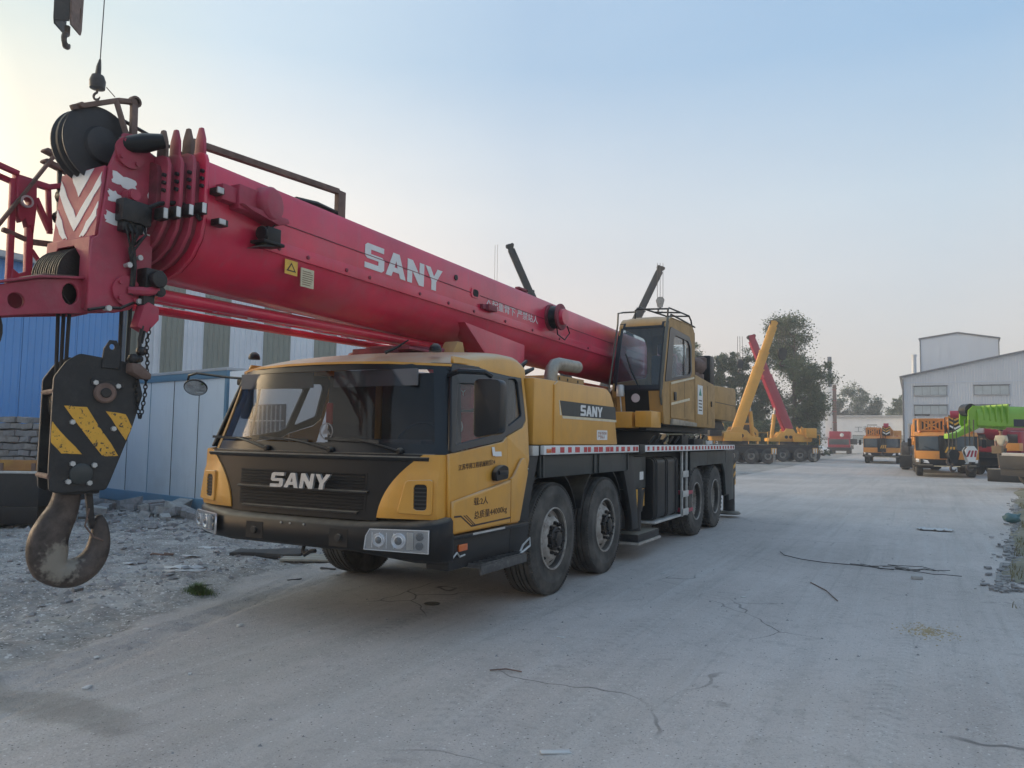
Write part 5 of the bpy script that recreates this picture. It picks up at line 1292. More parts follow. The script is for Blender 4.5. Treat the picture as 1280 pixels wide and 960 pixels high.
t = thing('flue_pipe', 'slim grey flue pipe on the factory roof beside the tall block', 'flue', (4.85, 95.5, 0))
B().lathe([(.25, 9.0), (.25, 12.1), (.31, 12.1), (.31, 12.35), (.1, 12.36)], (0, 0, 0), (0, 0, 1), 16).done('pipe', GWALL, t)
t = thing('low_shed', 'low white shed between the far red crane and the factory', 'shed', (-8.6, 124, 0))
B().prism([(0, 0), (15, 0), (15, 5.7), (0, 5.7)], 1, 0, 12).done('wall', WCLAD, t, smooth=False)
bx('roof', RFM, t, -.3, 15.3, -.4, 12.4, 5.7, 6.0, .03)
for k in range(4): f = bx('window', TRIM, t, 1.5 + k * 3.2, 3.3 + k * 3.2, -.05, .02, 1.6, 2.9, .02); bx('pane', WPANE, f, 1.6 + k * 3.2, 3.2 + k * 3.2, -.07, -.05, 1.7, 2.8, 0)
text('shed_lettering', '工程机械', frame_mat((5.0, -.03, 3.3), (1, 0, 0), (0, 0, 1)), 5.0, 1.0, mat('grey sign paint', (.25, .29, .33), .6), t, .02)

# =================================================================== TREES
LEAF = []
for nme, c in (('mid green leaves', (.082, .122, .046)), ('dark green leaves', (.050, .082, .034)), ('pale dusty leaves', (.12, .15, .072))):
    m = mat(nme, c, .65, var=.3, dscale=.8)
    LEAF.append(m)
BARK = mat('grey brown bark', (.10, .085, .07), .9, var=.3, bump=.5, bscale=14)
def tree(label, loc, h, w, seed, n=9000, leaf=.26, trunk_h=.28, shape='round', dens=1.0, group=None, name='tree', pal=None):
    r = np.random.default_rng(seed); rr = random.Random(seed)
    t = thing(name, label, 'tree', loc, rr.uniform(0, 6), group)
    b = B(); tips = []
    top = h * .82
    b.tube([(0, 0, 0), (rr.uniform(-.1, .1), .05, h * .25), (rr.uniform(-.2, .2), rr.uniform(-.2, .2), h * .55), (rr.uniform(-.2, .2), 0, top)], [h * .022, h * .017, h * .010, h * .003], 8)
    for k in range(16):
        z = h * (trunk_h + (0.92 - trunk_h) * (k + rr.random()) / 16); a = rr.uniform(0, 6.28)
        f = (z / h - trunk_h) / (1 - trunk_h)
        if shape == 'round': rad = w * .5 * math.sin(math.pi * min(1, .18 + f * .78)) ** .7
        elif shape == 'column': rad = w * .5 * (1 - f * .75)
        else: rad = w * .5 * (.5 + .5 * math.sin(math.pi * (.1 + .85 * f)))
        rad *= rr.uniform(.55, 1.05)
        p = Vector((math.cos(a) * rad, math.sin(a) * rad, z + rad * rr.uniform(.2, .6)))
        z0 = max(h * .15, z - rad * .5)
        b.tube([(0, 0, z0), tuple(Vector((0, 0, z0)).lerp(p, .5) + Vector((0, 0, -.05 * rad))), tuple(p)], [h * .008, h * .005, h * .002], 5); tips.append((p, rad))
        tips.append((Vector((0, 0, z0)).lerp(p, .6), rad))
    b.done('trunk', BARK, t)
    tips.append((Vector((0, 0, h * .93)), w * .2))
    # leaf clumps round the limb ends
    cl = []
    for p, rad in tips:
        for q in range(4):
            cl.append((np.array(p) + r.normal(0, 1, 3) * np.array([w, w, h * .6]) * .075, rr.uniform(.35, 1.15) * w * .095))
    per = int(n / len(cl)); V = []; 
    C_ = np.concatenate([c + r.normal(0, 1, (per, 3)) * s * np.array([1, 1, .75]) for c, s in cl])
    keep = C_[:, 2] > h * trunk_h * .7
    C_ = C_[keep]
    m = len(C_)
    nrm = r.normal(0, 1, (m, 3)); nrm[:, 2] = np.abs(nrm[:, 2]) + .3; nrm /= np.linalg.norm(nrm, axis=1)[:, None]
    uu = np.cross(nrm, r.normal(0, 1, (m, 3))); uu /= np.linalg.norm(uu, axis=1)[:, None]; vv = np.cross(nrm, uu)
    s = leaf * r.uniform(.55, 1.25, m)[:, None]
    Q = np.stack([C_ - uu * s * .5, C_ + vv * s * .32, C_ + uu * s * .5, C_ - vv * s * .32], 1).reshape(-1, 3)
    me = bpy.data.meshes.new('crown')
    me.vertices.add(m * 4); me.vertices.foreach_set('co', Q.ravel())
    me.loops.add(m * 4); me.loops.foreach_set('vertex_index', np.arange(m * 4))
    me.polygons.add(m); me.polygons.foreach_set('loop_start', np.arange(m) * 4); me.polygons.foreach_set('loop_total', np.full(m, 4))
    for q in (pal or LEAF): me.materials.append(q)
    # clumps keep one leaf tone each, so light and dark tufts read
    tone = np.repeat(r.choice(3, len(cl), p=[.45, .35, .20]), per)[keep]
    flip = r.random(m) < .25; tone = np.where(flip, r.choice(3, m), tone)
    me.polygons.foreach_set('material_index', tone.astype(np.int32)); me.update(calc_edges=True); me.validate()
    link(bpy.data.objects.new('crown', me), t)
    return t
tree('tall broad green tree with gaps in its crown behind the yellow crane', (-5.3, 69.2, 0), 14.0, 6.2, 11, 40000, .20, .12, 'oval')
tree('smaller rounded green tree at the right foot of the tallest tree', (-4.3, 70.0, 0), 8.2, 3.6, 23, 18000, .20, .02, 'round')
i = 0
for x, y, h, w, lb in ((-14.6, 66.5, 10.9, 3.0, 'first dark poplar right of the operator cab'), (-13.3, 67.6, 9.6, 2.2, 'short poplar behind the black exhaust stack'), (-12.1, 68.2, 10.1, 2.1, 'pointed poplar between the exhaust stack and the red boom'), (-11.0, 68.6, 10.2, 2.2, 'poplar just left of the far red boom'), (-9.9, 69.4, 10.0, 2.4, 'poplar right behind the tip of the far red boom'), (-8.4, 69.8, 10.2, 3.0, 'poplar between the red and yellow booms'), (-16.5, 66.5, 11.0, 3.2, 'poplar hidden mostly by the operator cab')):
    tree(lb, (x, y, 0), h, w * 1.15, 30 + i, 24000, .19, .01, 'column', group='poplars behind the parked cranes', name='poplar_tree'); i += 1
for x, y, h, w, lb in ((-8.6, 156, 10.6, 6, 'hazy tree left of the distant red crane mast'), (-5.2, 157, 12.8, 7.5, 'tallest rounded tree in the hazy far row'), (-1.6, 158, 10.2, 5.5, 'lower tree at the right end of the hazy far row'), (2.4, 152, 10.0, 5, 'hazy tree tucked against the left corner of the factory'), (-12.5, 150, 10.5, 6, 'hazy tree beyond the tall broad tree')):
    tree(lb, (x, y, 0), h, w, 50 + i, 9000, .36, .03, 'round', group='far trees fading in the haze'); i += 1
def bush(label, loc, h, w, seed, n=6000, leaf=.16):
    return tree(label, loc, h, w, seed, n, leaf, .0, 'round', name='bush', group='bushes beside the yard')
for k, (x, y, h, w, lb) in enumerate(((-5.6, 65.4, 3.0, 3.0, 'dark bush right of the yellow counterweight under the tall tree'), (-4.6, 66.2, 2.6, 2.4, 'dark bush left of the distant red crane'), (-8.0, 66.5, 3.4, 3.5, 'bush behind the yellow crane carrier'), (-11.0, 65.5, 3.5, 4.0, 'bush below the poplars behind the yellow crane'))): bush(lb, (x, y, 0), h, w, 80 + k)

# =================================================================== OTHER CRANES
ORA = mat('orange crane paint', (.66, .27, .05), .45, dirt=.35, dcol=(.30, .18, .09), dscale=2, coat=.2, var=.1)
YEL2 = mat('bright crane yellow', (.66, .33, .045), .45, dirt=.25, dcol=(.36, .22, .08), dscale=1.5, var=.1)
GRN = mat('lime green crane paint', (.22, .44, .03), .4, dirt=.2, dcol=(.18, .3, .05), dscale=2, coat=.2, var=.1)
RED2 = mat('distant crane red', (.33, .013, .038), .45, dirt=.25, dcol=(.3, .1, .1), dscale=2)
NAVY = mat('navy band paint', (.02, .025, .05), .4)
GREYP = mat('grey bumper paint', (.30, .31, .33), .5, dirt=.4, dcol=(.15, .15, .15), dscale=2)
GLASSD = mat('dark far glass', (.05, .06, .065), .08, coat=.4)
FW = B().lathe([(.28, -.30), (.50, -.31), (.55, -.28), (.56, -.2), (.56, -.08), (.54, -.02), (.46, 0), (.30, -.01), (.28, -.05), (.26, -.12), (.14, -.10), (.12, .03), (.0, .03)], (0, 0, 0), (1, 0, 0), 20).mesh('wheel', RUB)
def put_wheels(t, ys, xo=1.28):
    for y in ys:
        for s in (1, -1):
            w = bpy.data.objects.new('wheel', FW); link(w, t); w.location = (s * xo, y, .56)
            if s < 0: w.rotation_euler = (0, 0, math.pi)
            hb = bpy.data.objects.new('rim', RIMF); link(hb, w)
RIMF = B().lathe([(.27, -.10), (.27, -.055), (.24, -.125), (.16, -.095), (.13, -.09)], (0, 0, 0), (1, 0, 0), 16).mesh('rim', RIM)
def boom_between(t, a, b_, w, h, m, n=3, nm='boom'):
    """tapering telescopic boom: n sections with collars, then the head"""
    a = Vector(a); b_ = Vector(b_); d = b_ - a; L = d.length; d.normalize(); x = Vector((1, 0, 0)); x = (x - d * x.dot(d)).normalized(); z = x.cross(d)
    last = None
    for k in range(n):
        s0 = 0 if k == 0 else L * (.60 + .30 * (k - 1) / max(1, n - 1)); s1 = L * (.60 + .32 * k / max(1, n - 1)) if k < n - 1 else L
        f = 1 - .13 * k; ww, hh = w * f / 2, h * f / 2
        R = []
        for s in (s0, s1):
            o = a + d * s; R.append([o + x * p * ww + z * q * hh for p, q in ((-1, .9), (-.9, 1), (.9, 1), (1, .9), (1, -.1), (.8, -.65), (.4, -1), (-.4, -1), (-.8, -.65), (-1, -.1))])
        o = B().loft(R).done('boom_section', m, t); last = o
        if k < n - 1:
            R = [[a + d * s + x * p * ww * 1.12 + z * q * hh * 1.12 for p, q in ((-1, 1), (1, 1), (1, -.2), (.4, -1), (-.4, -1), (-1, -.2))] for s in (s1 - .10, s1)]
            B().loft(R).done('boom_collar', m, o)
    return d, x, z
def boom_head(t, p, d, x, z, w, m, chev=False):
    p = Vector(p)
    F = lambda a, b_, c: p + x * a + d * b_ + z * c
    for s in (1, -1):
        B().loft([[F(s * w / 2, *q) for q in ((0, w * .45), (w * .9, w * .6), (w * 1.15, w * .1), (w * .9, -w * .75), (0, -w * .5))], [F(s * (w / 2 - .04), *q) for q in ((0, w * .45), (w * .9, w * .6), (w * 1.15, w * .1), (w * .9, -w * .75), (0, -w * .5))]]).done('head_plate', m, t)
    for c, bb in ((w * .42, w * .85), (-w * .5, w * .75)):
        B().lathe([(w * .36, -w * .36), (w * .36, w * .36)], F(0, bb, c), x, 14).done('sheave', GREASE, t)
def hook_small(label, loc, s, rope=3.0, cat='hook block', m=HOOKB, stripes=None, rz=0, group=None):
    t = thing('hook_block', label, cat, loc, rz, group)
    for q in (-1, 1): plate('side_plate', m, t, [(-.26 * s, .42 * s), (-.12 * s, .60 * s), (.12 * s, .60 * s), (.26 * s, .42 * s), (.14 * s, -.05 * s), (-.14 * s, -.05 * s)], (), MY(q * .10 * s), .03 * s, 0)
    B().lathe([(.24 * s, -.07 * s), (.24 * s, .07 * s)], (0, 0, .36 * s), (0, 1, 0), 16).done('sheave', GREASE, t)
    b = B(); b.tube([(0, 0, -.02 * s), (0, 0, -.14 * s)] + [(math.sin(a) * .13 * s, 0, -.28 * s + math.cos(a) * .13 * s) for a in [math.radians(-5 - 22 * i) for i in range(13)]], [.05 * s] * 6 + [.06 * s] * 5 + [.045 * s, .035 * s, .025 * s, .015 * s], 8)
    b.done('hook', HOOKS, t)
    b = B()
    for x in (-.18 * s, 0, .18 * s): b.tube([(x, 0, .4 * s), (x, 0, .4 * s + rope)], .014 + .006 * s, 5)
    b.done('hoist_rope', ROPE, t)
    if stripes:
        for k in range(3):
            B().prism([(-.22 * s + k * .16 * s, .15 * s), (-.14 * s + k * .16 * s, .15 * s), (-.02 * s + k * .12 * s, .42 * s), (-.10 * s + k * .12 * s, .42 * s)], 1, -.121 * s, -.118 * s).done('stripe', stripes, t, smooth=False)
    return t

def front_truck(label, loc, rz, m, lab_hook, jib=True):
    """truck crane seen from the front: two-pane low cab, boom stowed over the middle"""
    t = thing('truck_crane', label, 'truck crane', loc, rz, 'orange truck cranes parked facing the road')
    put_wheels(t, (1.4, 2.8, 7.0, 8.3))
    b = B(); b.box(-1.25, 1.25, 1.0, 10.5, .75, 1.25); b.done('chassis', DRK, t, .03)
    B().loft([[Vector((x, y, z)) for y, z in ((y0 + .35, .50), (y0, .55), (y0, .86), (y0 + .35, .92))] for x, y0 in ((-1.36, .30), (-1.1, .05), (0, 0), (1.1, .05), (1.36, .30))]).done('bumper', BLK, t, .01)
    # cab shell
    P = lambda y0, z: [Vector((x, y0 + .22 * abs(x / 1.3) ** 3, z)) for x in [-1.3 + 2.6 * i / 12 for i in range(13)]]
    B().slab([P(.02, .86), P(.0, 1.0), P(.0, 1.26)], (0, .06, 0)).done('front_panel', m, t)
    B().slab([P(.0, 1.26), P(.16, 2.02)], (0, .06, 0)).done('windscreen_frame', FRAME, t)
    B().slab([P(.14, 2.02), P(.30, 2.16), P(1.5, 2.2)], (0, 0, -.05)).done('cab_roof', m, t)
    for s in (1, -1):
        plate('cab_side', m, t, [(.22, .86), (.22, 1.28), (.40, 2.06), (1.55, 2.15), (1.55, .86)], ([(.45, 1.35), (.52, 1.95), (1.3, 1.98), (1.3, 1.35)],), MX(s * 1.31), .04)
        plate('side_window', GLASSD, t, [(.45, 1.35), (.52, 1.95), (1.3, 1.98), (1.3, 1.35)], (), MX(s * 1.305), .02)
    for x0, x1 in ((-1.16, -.34), (.36, 1.16)):
        Q = [[Vector((x, .22 * abs(x / 1.3) ** 3 + (z - 1.26) * .21 - .012, z)) for x in [x0 + (x1 - x0) * i / 5 for i in range(6)]] for z in (1.33, 1.97)]
        w = B().slab(Q, (0, .01, 0)).done('windscreen', GLASSD, t)
        B().bar(((x0 + x1) / 2 + .25, -.03, 1.31), ((x0 + x1) / 2 - .2, .0, 1.48), .02).done('wiper', BLK, w)
    for s in (1, -1):
        hl = B().loft([[Vector((s * x, y - d_, z)) for x, y, z in ((.72, -.02, .66), (1.28, .20, .72), (1.30, .21, .88), (.80, .0, .80))] for d_ in (0, .04)]).done('headlight', CHR, t, .006)
        B().lathe([(.05, 0), (.04, .02)], (s * 1.0, .02, .755), (s * .2, -1, 0), 12).done('lamp_lens', GLASSD, hl)
        B().tube([(s * 1.31, .35, 1.95), (s * 1.52, .2, 1.95), (s * 1.55, .2, 1.85)], .02, 6).done('mirror_arm', BLK, t)
        bx('mirror', BLK, t, s * 1.55 - .09, s * 1.55 + .09, .16, .22, 1.45, 1.85, .02)
    bx('centre_well', BLK, t, -.30, .30, -.01, .1, .9, 2.0, .01)
    bx('number_plate', CREAM, t, -.55, .55, -.02, .0, .52, .56, 0)
    # boom over the middle with a chevron head
    d, x, z = boom_between(t, (.35, 10.0, 2.55), (.35, .2, 2.60), .72, .80, m, 3)
    boom_head(t, (.35, .2, 2.60), d, x, z, .50, m)
    cv = bx('chevron_plate', BLK, t, .08, .62, -.42, -.39, 2.25, 2.95, .01)
    for k in range(3):
        for s in (1, -1): B().prism([(.35, 2.28 + k * .20), (.35 + s * .26, 2.44 + k * .20), (.35 + s * .26, 2.53 + k * .20), (.35, 2.37 + k * .20)], 1, -.424, -.421).done('chevron', WHT if k == 0 else HAZY, cv, smooth=False)
    B().lathe([(.20, -.18), (.20, .18)], (.35, -.30, 2.98), (1, 0, 0), 16).done('sheave', RED2, t)
    # operator's cab, counterweight, hose and lattice jib box on the left
    bx('operator_cab', m, t, -1.30, -.45, 4.2, 5.6, 1.7, 2.95, .08); bx('cab_window', GLASSD, t, -1.22, -.55, 4.17, 4.2, 2.1, 2.85, .02)
    bx('counterweight', m, t, -1.3, 1.3, 8.6, 10.3, 1.5, 2.75, .08); bx('engine_housing', m, t, -1.28, 1.28, 2.0, 3.6, 1.3, 2.05, .05); bx('deck', DRK, t, -1.3, 1.3, 1.6, 10.4, 1.25, 1.34, .01)
    if jib:
        j = bx('jib_box', m, t, -1.15, -.02, .6, 3.5, 2.18, 2.82, .05)
        for a, c in (((-1.1, 2.2), (-.1, 2.8)), ((-1.1, 2.8), (-.1, 2.2)), ((-1.12, 2.2), (-1.12, 2.82)), ((-.06, 2.2), (-.06, 2.82)), ((-1.12, 2.81), (-.06, 2.81)), ((-.6, 2.2), (-.6, 2.8))):
            B().bar((a[0], .57, a[1]), (c[0], .57, c[1]), .07, .06).done('jib_lattice', ORA if m is ORA else m, j)
        for k in range(6): bx('jib_slot', DRK, j, -1.0 + k * .16, -.92 + k * .16, .592, .602, 2.3, 2.7, 0)
    for s in (1, -1): bx('outrigger_box', DRK, t, s * 1.0 - .28, s * 1.0 + .28, 3.3, 3.8, .55, 1.2, .02)
    for k in range(4): B().tube([(-.1 + .12 * k, -.05, 2.5), (-.05 + .1 * k, -.35, 2.2), (.0 + .08 * k, -.2, 1.8 - .1 * k)], .02, 5).done('hose', BLK, t)
    for s in (1, -1):
        B().lathe([(.07, 0), (.06, .08)], (s * 1.1, .4, 2.16), (0, 0, 1), 10).done('roof_lamp', ORNG, t); bx('step', DRK, t, s * 1.36 - .06, s * 1.36 + .06, .6, 1.2, .55, .62, .01)
        bx('mud_stain', mat('dried mud', (.22, .19, .15), .95), t, s * .9 - .3, s * .9 + .3, -.015, -.008, .56, .62, 0)
    B().tube([(-1.2, 4.3, 2.95), (-1.2, 4.3, 3.15), (-.5, 4.3, 3.15), (-.5, 5.4, 3.15), (-1.2, 5.4, 3.15), (-1.2, 4.3, 3.15)], .02, 5).done('roof_rail', DRK, t)
    h = hook_small(lab_hook, (loc[0] + .12, loc[1] - .42, 1.05), 1.0, 1.4, m=HOOKB, stripes=HAZY)
    return t
front_truck('smaller orange truck crane facing the camera left of the other orange one', (2.35, 59.3, 0), 0.0, ORA, 'black hook block hanging before the smaller far orange truck crane')
front_truck('larger orange truck crane facing the camera with the green boom at its side', (5.95, 34.6, 0), 0.02, ORA, 'black hook block hanging before the larger orange truck crane')
# loader-like grey machine squeezed between the two orange cranes
t = thing('wheel_loader', 'dusty grey machine with large wheels between the two orange truck cranes', 'loader', (4.9, 46, 0))
for y in (0, 2.4):
    for s in (1, -1): B().lathe([(.35, -.25), (.78, -.25), (.85, -.18), (.85, .18), (.78, .25), (.35, .25), (.3, .1), (.0, .1)], (s * .8, y, .85), (1, 0, 0), 20).done('wheel', RUB, t)
B().prism([(-.4, .9), (3.2, .9), (3.2, 1.7), (1.2, 1.9), (-.4, 1.5)], 0, -.6, .6).done('body', GREYP, t, .05)
bx('cab', GREYP, t, -.6, .6, .6, 1.9, 1.8, 2.9, .06); bx('cab_window', GLASSD, t, -.5, .5, .57, .60, 2.0, 2.75, 0)
bx('bucket', DRK, t, -1.1, 1.1, -1.5, -.6, .15, .9, .05); B().bar((.5, -.9, .5), (.5, .4, 1.5), .14, .2).bar((-.5, -.9, .5), (-.5, .4, 1.5), .14, .2).done('lift_arm', GREYP, t)

def side_crane(label, loc, rz, m, mb, tip, w=.8, base=(0, 1.0, 2.2), cab=True, n=3, counter=None, short=False, name='telescopic_crane', cat='crane', group=None, wheels=True, legs=True):
    """crane seen side-on; local -Y is the way its boom leans"""
    t = thing(name, label, cat, loc, rz, group)
    y0, y1 = (-2.3, 2.5) if short else (-5, 5.4)
    bx('carrier', DRK, t, -1.25, 1.25, y0, y1, .75, 1.25, .04); bx('deck', DRK, t, -1.3, 1.3, y0 + .1, y1 - .1, 1.25, 1.36, .01)
    if wheels: put_wheels(t, (-1.6, -.4, 1.0, 2.1) if short else (-3.6, -2.2, 2.0, 3.4))
    B().lathe([(.9, 1.36), (.9, 1.62)], (0, .4, 0), (0, 0, 1), 24).done('turntable', BLK, t)
    sf = B().prism([(-1.3, 1.62), (2.2, 1.62), (2.3, 2.0), (.9, 2.35), (.2, 2.5), (-.3, 2.4), (-.7, 1.95), (-1.3, 1.9)], 0, -.55, .55).done('slew_frame', m, t, .03)
    for s in (1, -1):
        B().prism([(-.4, 1.8), (1.2, 1.8), (.7, 2.65), (.1, 2.7)], 0, s * .5, s * .64).done('boom_bracket', m, t, .02)
        for yy, zz in ((.1, 2.0), (.45, 2.0)): B().lathe([(.14, 0), (.14, .03)], (s * .64, yy, zz), (s, 0, 0), 12).done('bracket_hole', BLK, t)
        B().prism([(1.9, 1.7), (2.3, 1.7), (1.7, 2.6), (1.4, 2.9), (1.35, 2.7)], 0, s * .40, s * .52).done('back_stay', m, t, .02)
    c = counter or m
    bx('counterweight', c, t, -.95, .95, 1.6, 2.5, 1.95, 2.75, .08)
    b = B(); b.box(-1.1, -.6, .2, 1.5, 1.6, 2.2); b.box(.6, .95, .6, 1.5, 1.6, 2.05); b.done('engine_box', m, t, .05)
    if cab:
        o = B().prism([(-1.5, 1.66), (-.2, 1.66), (-.2, 2.95), (-.95, 2.95), (-1.5, 2.4)], 0, .62, 1.25).done('operator_cab', m, t, .05)
        plate('cab_window', GLASSD, o, [(-1.36, 2.1), (-.9, 2.82), (-.32, 2.82), (-.32, 2.1)], (), MX(1.26), .02)
        plate('cab_window', GLASSD, o, [(-1.36, 2.1), (-.9, 2.82), (-.32, 2.82), (-.32, 2.1)], (), MXN(.61), .02)
    for pts in ([(1.2, -1.6, 1.4), (1.2, -1.6, 2.3), (1.2, -2.4, 2.3), (1.2, -2.4, 1.4)], [(1.2, 1.6, 1.4), (1.2, 1.6, 2.2), (1.2, 2.6, 2.2), (1.2, 2.6, 1.4)], [(-1.2, -1.6, 1.4), (-1.2, -1.6, 2.3), (-1.2, -2.4, 2.3), (-1.2, -2.4, 1.4)]):
        B().tube(pts, .03, 6).done('deck_rail', m, t)
    if not short:
        bx('driver_cab', m, t, -1.25, 1.25, -6.4, -5.0, .9, 2.1, .08); bx('windscreen', GLASSD, t, -1.1, 1.1, -6.43, -6.39, 1.4, 2.0, .02)
    for x in (1, -1):
        for y in ((-2.0, 2.2) if short else (-4.2, 4.6)):
            bx('outrigger_box', m if short else DRK, t, x * 1.0 - .3, x * 1.0 + .3, y - .2, y + .2, .7, 1.15, .02); B().lathe([(.10, 0.1), (.10, .8)], (x * 1.25, y, 0), (0, 0, 1), 10).done('outrigger_jack', RIM, t)
            for k in range(2): bx('hazard_stripe', WHT, t, x * 1.3 - .01, x * 1.3 + .01, y - .15 + k * .18, y - .06 + k * .18, .72, 1.1, 0)
    d, x, z = boom_between(t, base, tip, w, w * 1.15, mb, n)
    boom_head(t, tip, d, x, z, w * .62, mb)
    p = Vector(base).lerp(Vector(tip), .42)
    B().tube([(0, -.9, 1.9), tuple(Vector((0, -.9, 1.9)).lerp(p - z * w * .5, .5))], .16, 10).done('ram_barrel', m, t)
    B().tube([(0, -.9, 1.9), tuple(p - z * w * .5)], .09, 10).done('luffing_ram', ALU, t)
    return t
R62 = math.radians(-62); R118 = math.radians(118)
# yellow crane in the middle distance, boom raised to the right
side_crane('bright yellow crane with its raised yellow boom tilting right behind the main crane', (-6.6, 49.6, 0), R118, YEL2, YEL2, (0, -2.45, 10.1), .62, (0, .35, 2.3), counter=BLK, short=True)
hook_small('dark hook block hanging from the tip of the raised yellow boom', (-3.70, 50.0, 7.6), 1.3, 1.9, rz=.5)
side_crane('crane with a raised dark red boom tilting left and a yellow counterweight', (-5.0, 58.6, 0), R62, YEL2, RED2, (0, -2.4, 10.0), .70, (0, .5, 2.6), short=True, cab=False)
hook_small('dark hook block hanging from the tip of the raised red boom', (-8.05, 57.0, 7.7), 1.1, 2.2, rz=.5)
# two cranes hidden behind the big one: only their black booms show
side_crane('crane whose slim black boom rises left behind the big red boom', (-10.8, 30.3, 0), R62, DYEL, BLK, (0, -4.15, 11.75), .46, (0, .1, 2.2), cab=False)
b = B()
for x in (-.1, .05): b.tube([(x, 0, 0), (x, 0, 4.2)], .010, 5)
o = b.done('hoist_line', STEEL); o.location = (-14.75, 27.25, 7.6); tag(o, 'two thin pale hoist lines dropping from the slim left black boom', 'rope')
side_crane('crane whose black boom with a rusty head rises right above the operator cab', (-18.7, 48.7, 0), R118, DYEL, BLK, (0, -6.1, 15.2), .66, (0, 0, 2.2), cab=False)
hook_small('grey hook block hanging from the black boom above the operator cab', (-13.0, 50.8, 12.2), 1.25, 3.0, m=RIM, rz=.5)
# far red and white crane by the bend of the yard
t = thing('mast_crane', 'distant red crane truck with an upright white mast and dark top section', 'crane', (-5.0, 112.5, 0))
put_wheels(t, (.6, 2.0, 6)); bx('bumper', DRK, t, -1.6, 1.6, -.1, .3, .45, .95, .05); bx('chassis', DRK, t, -1.4, 1.4, .3, 9, .7, 1.3, .05)
bx('driver_cab', RED2, t, -1.5, 1.5, 0, 1.6, .95, 2.3, .12); bx('windscreen', GLASSD, t, -1.35, 1.35, -.03, .0, 1.35, 2.15, .03)
bx('hood', RED2, t, -1.3, 1.5, .2, 3, 2.3, 3.3, .1); B().lathe([(.28, 0), (.2, .04)], (.4, .17, 2.75), (0, -1, 0), 16).done('badge', WHT, t)
bx('mast_lower', WHT, t, -1.85, -.95, 1.0, 1.9, 2.0, 9.9, .04); bx('mast_upper', TRIM, t, -1.5, -.95, 1.2, 1.7, 9.9, 14.4, .03); bx('mast_brace', RUST, t, -.85, -.35, 1.2, 1.6, 2.2, 10.2, .03)
for k in range(5): bx('mast_rail', RED2, t, -.95 + .0, -.35, 1.15, 1.22, 3 + k * 1.6, 3.08 + k * 1.6, 0)
bx('outrigger', ALU, t, -2.6, -1.5, .2, .8, 2.0, 2.5, .04); bx('outrigger', DRK, t, 1.4, 2.4, .4, .9, 1.4, 2.2, .04)
# lime green crane poking in from the right
t = thing('green_crane', 'lime green truck crane reaching in at right with a navy band on its boom', 'truck crane', (7.62, 25.23, 0), R62)
bx('bumper', GREYP, t, -1.3, 1.3, .50, .95, .74, 1.30, .04); bx('bumper_base', DRK, t, -1.3, 1.3, .45, 8, .46, .74, .02); bx('lamp_bracket', WHT, t, .9, 1.28, .05, .28, .92, 1.22, .03); B().box(.8, 1.25, .05, .6, .70, .80).done('lamp_arm', DRK, t, .02)
for s in (1, -1): B().lathe([(.10, 0), (.10, .03), (.06, .05)], (s * 1.0, .50, .98), (0, -1, 0), 14).done('headlight', CHR, t)
hl = bx('headlight', CHR, t, 1.252, 1.28, .04, .28, .68, .84, .01)
put_wheels(t, (1.6, 3.0, 7)); bx('chassis', DRK, t, -1.2, 1.2, .35, 10, .7, 1.2, .03)
bx('engine_deck', GRN, t, -1.0, .9, 1.3, 5, 1.62, 1.95, .06); bx('side_panel', GREYP, t, 1.18, 1.26, .5, 3, .70, 1.32, .02)
B().lathe([(.42, 0), (.42, .06), (.30, .08), (.28, .2), (.1, .22)], (1.0, 2.1, 1.35), (1, 0, 0), 22).done('hose_drum', RUST, t)
for k in range(4): B().tube([(.7 + .1 * k, .8 + .25 * k, 1.2), (.8, .9 + .25 * k, 1.5), (.6, 1.2 + .2 * k, 1.75)], .035, 6).done('hydraulic_hose', BLK, t)
d, x, z = boom_between(t, (0, 9, 2.52), (0, -1.35, 2.60), .72, .74, GRN, 1)
sec = [o for o in t.children if o.name.startswith('boom_section')][0]
bx('band', NAVY, sec, .362, .366, -.10, 8.5, 2.24, 2.50, 0)
for k, (y, s) in enumerate(((-.35, 1.10), (-.55, 1.06), (-.75, 1.02), (-.95, .98), (-1.15, .94))):
    B().loft([[Vector((p * .40 * s, yy, 2.585 + q * .41 * s)) for p, q in ((-1, 1), (1, 1), (1, -.3), (.5, -1), (-.5, -1), (-1, -.3))] for yy in (y, y + .05)]).done('boom_collar', GRN, t, .01)
for s in (1, -1): plate('head_plate', GRN, t, [(-1.2, 2.22), (-1.5, 2.05), (-1.66, 2.35), (-1.64, 2.80), (-1.46, 2.97), (-1.2, 2.94)], (), MX(s * .26), .04)
B().lathe([(.22, -.2), (.22, .2)], (0, -1.50, 2.82), (1, 0, 0), 20).done('sheave', GREASE, t)
B().prism([(-1.3, 2.12), (-2.0, 1.80), (-2.3, 1.78), (-2.3, 1.95), (-1.95, 2.02), (-1.4, 2.40)], 0, -.14, .14).done('sheave_arm', GRN, t, .02)
b = B().lathe([(.17, 0), (.17, .10), (.12, .14)], (.36, .55, 2.78), (1, 0, 0), 18); b.done('reel', RED2, t)
B().tube([(.3, 1.1, 2.2), (.3, 2.0, 3.3)], .012, 5).tube([(.4, 2.0, 2.4), (.4, 2.0, 3.4)], .02, 6).done('stay_line', BLK, t); B().sphere((.3, 2.05, 3.4), .16, 12).done('drum', BLK, t)
hook_small('striped hook block under the lime green boom before the larger orange crane', (6.30, 24.0, 1.02), .85, 1.1, m=WHT, stripes=RED2, rz=.45)
hook_small('dark hook block hanging from the arm of the lime green boom', (5.78, 23.9, .95), .75, .8, rz=.45)
t = thing('red_truck_crane', 'red crane with white and orange parts half hidden behind the green boom', 'truck crane', (8.3, 39.5, 0), math.radians(-30))
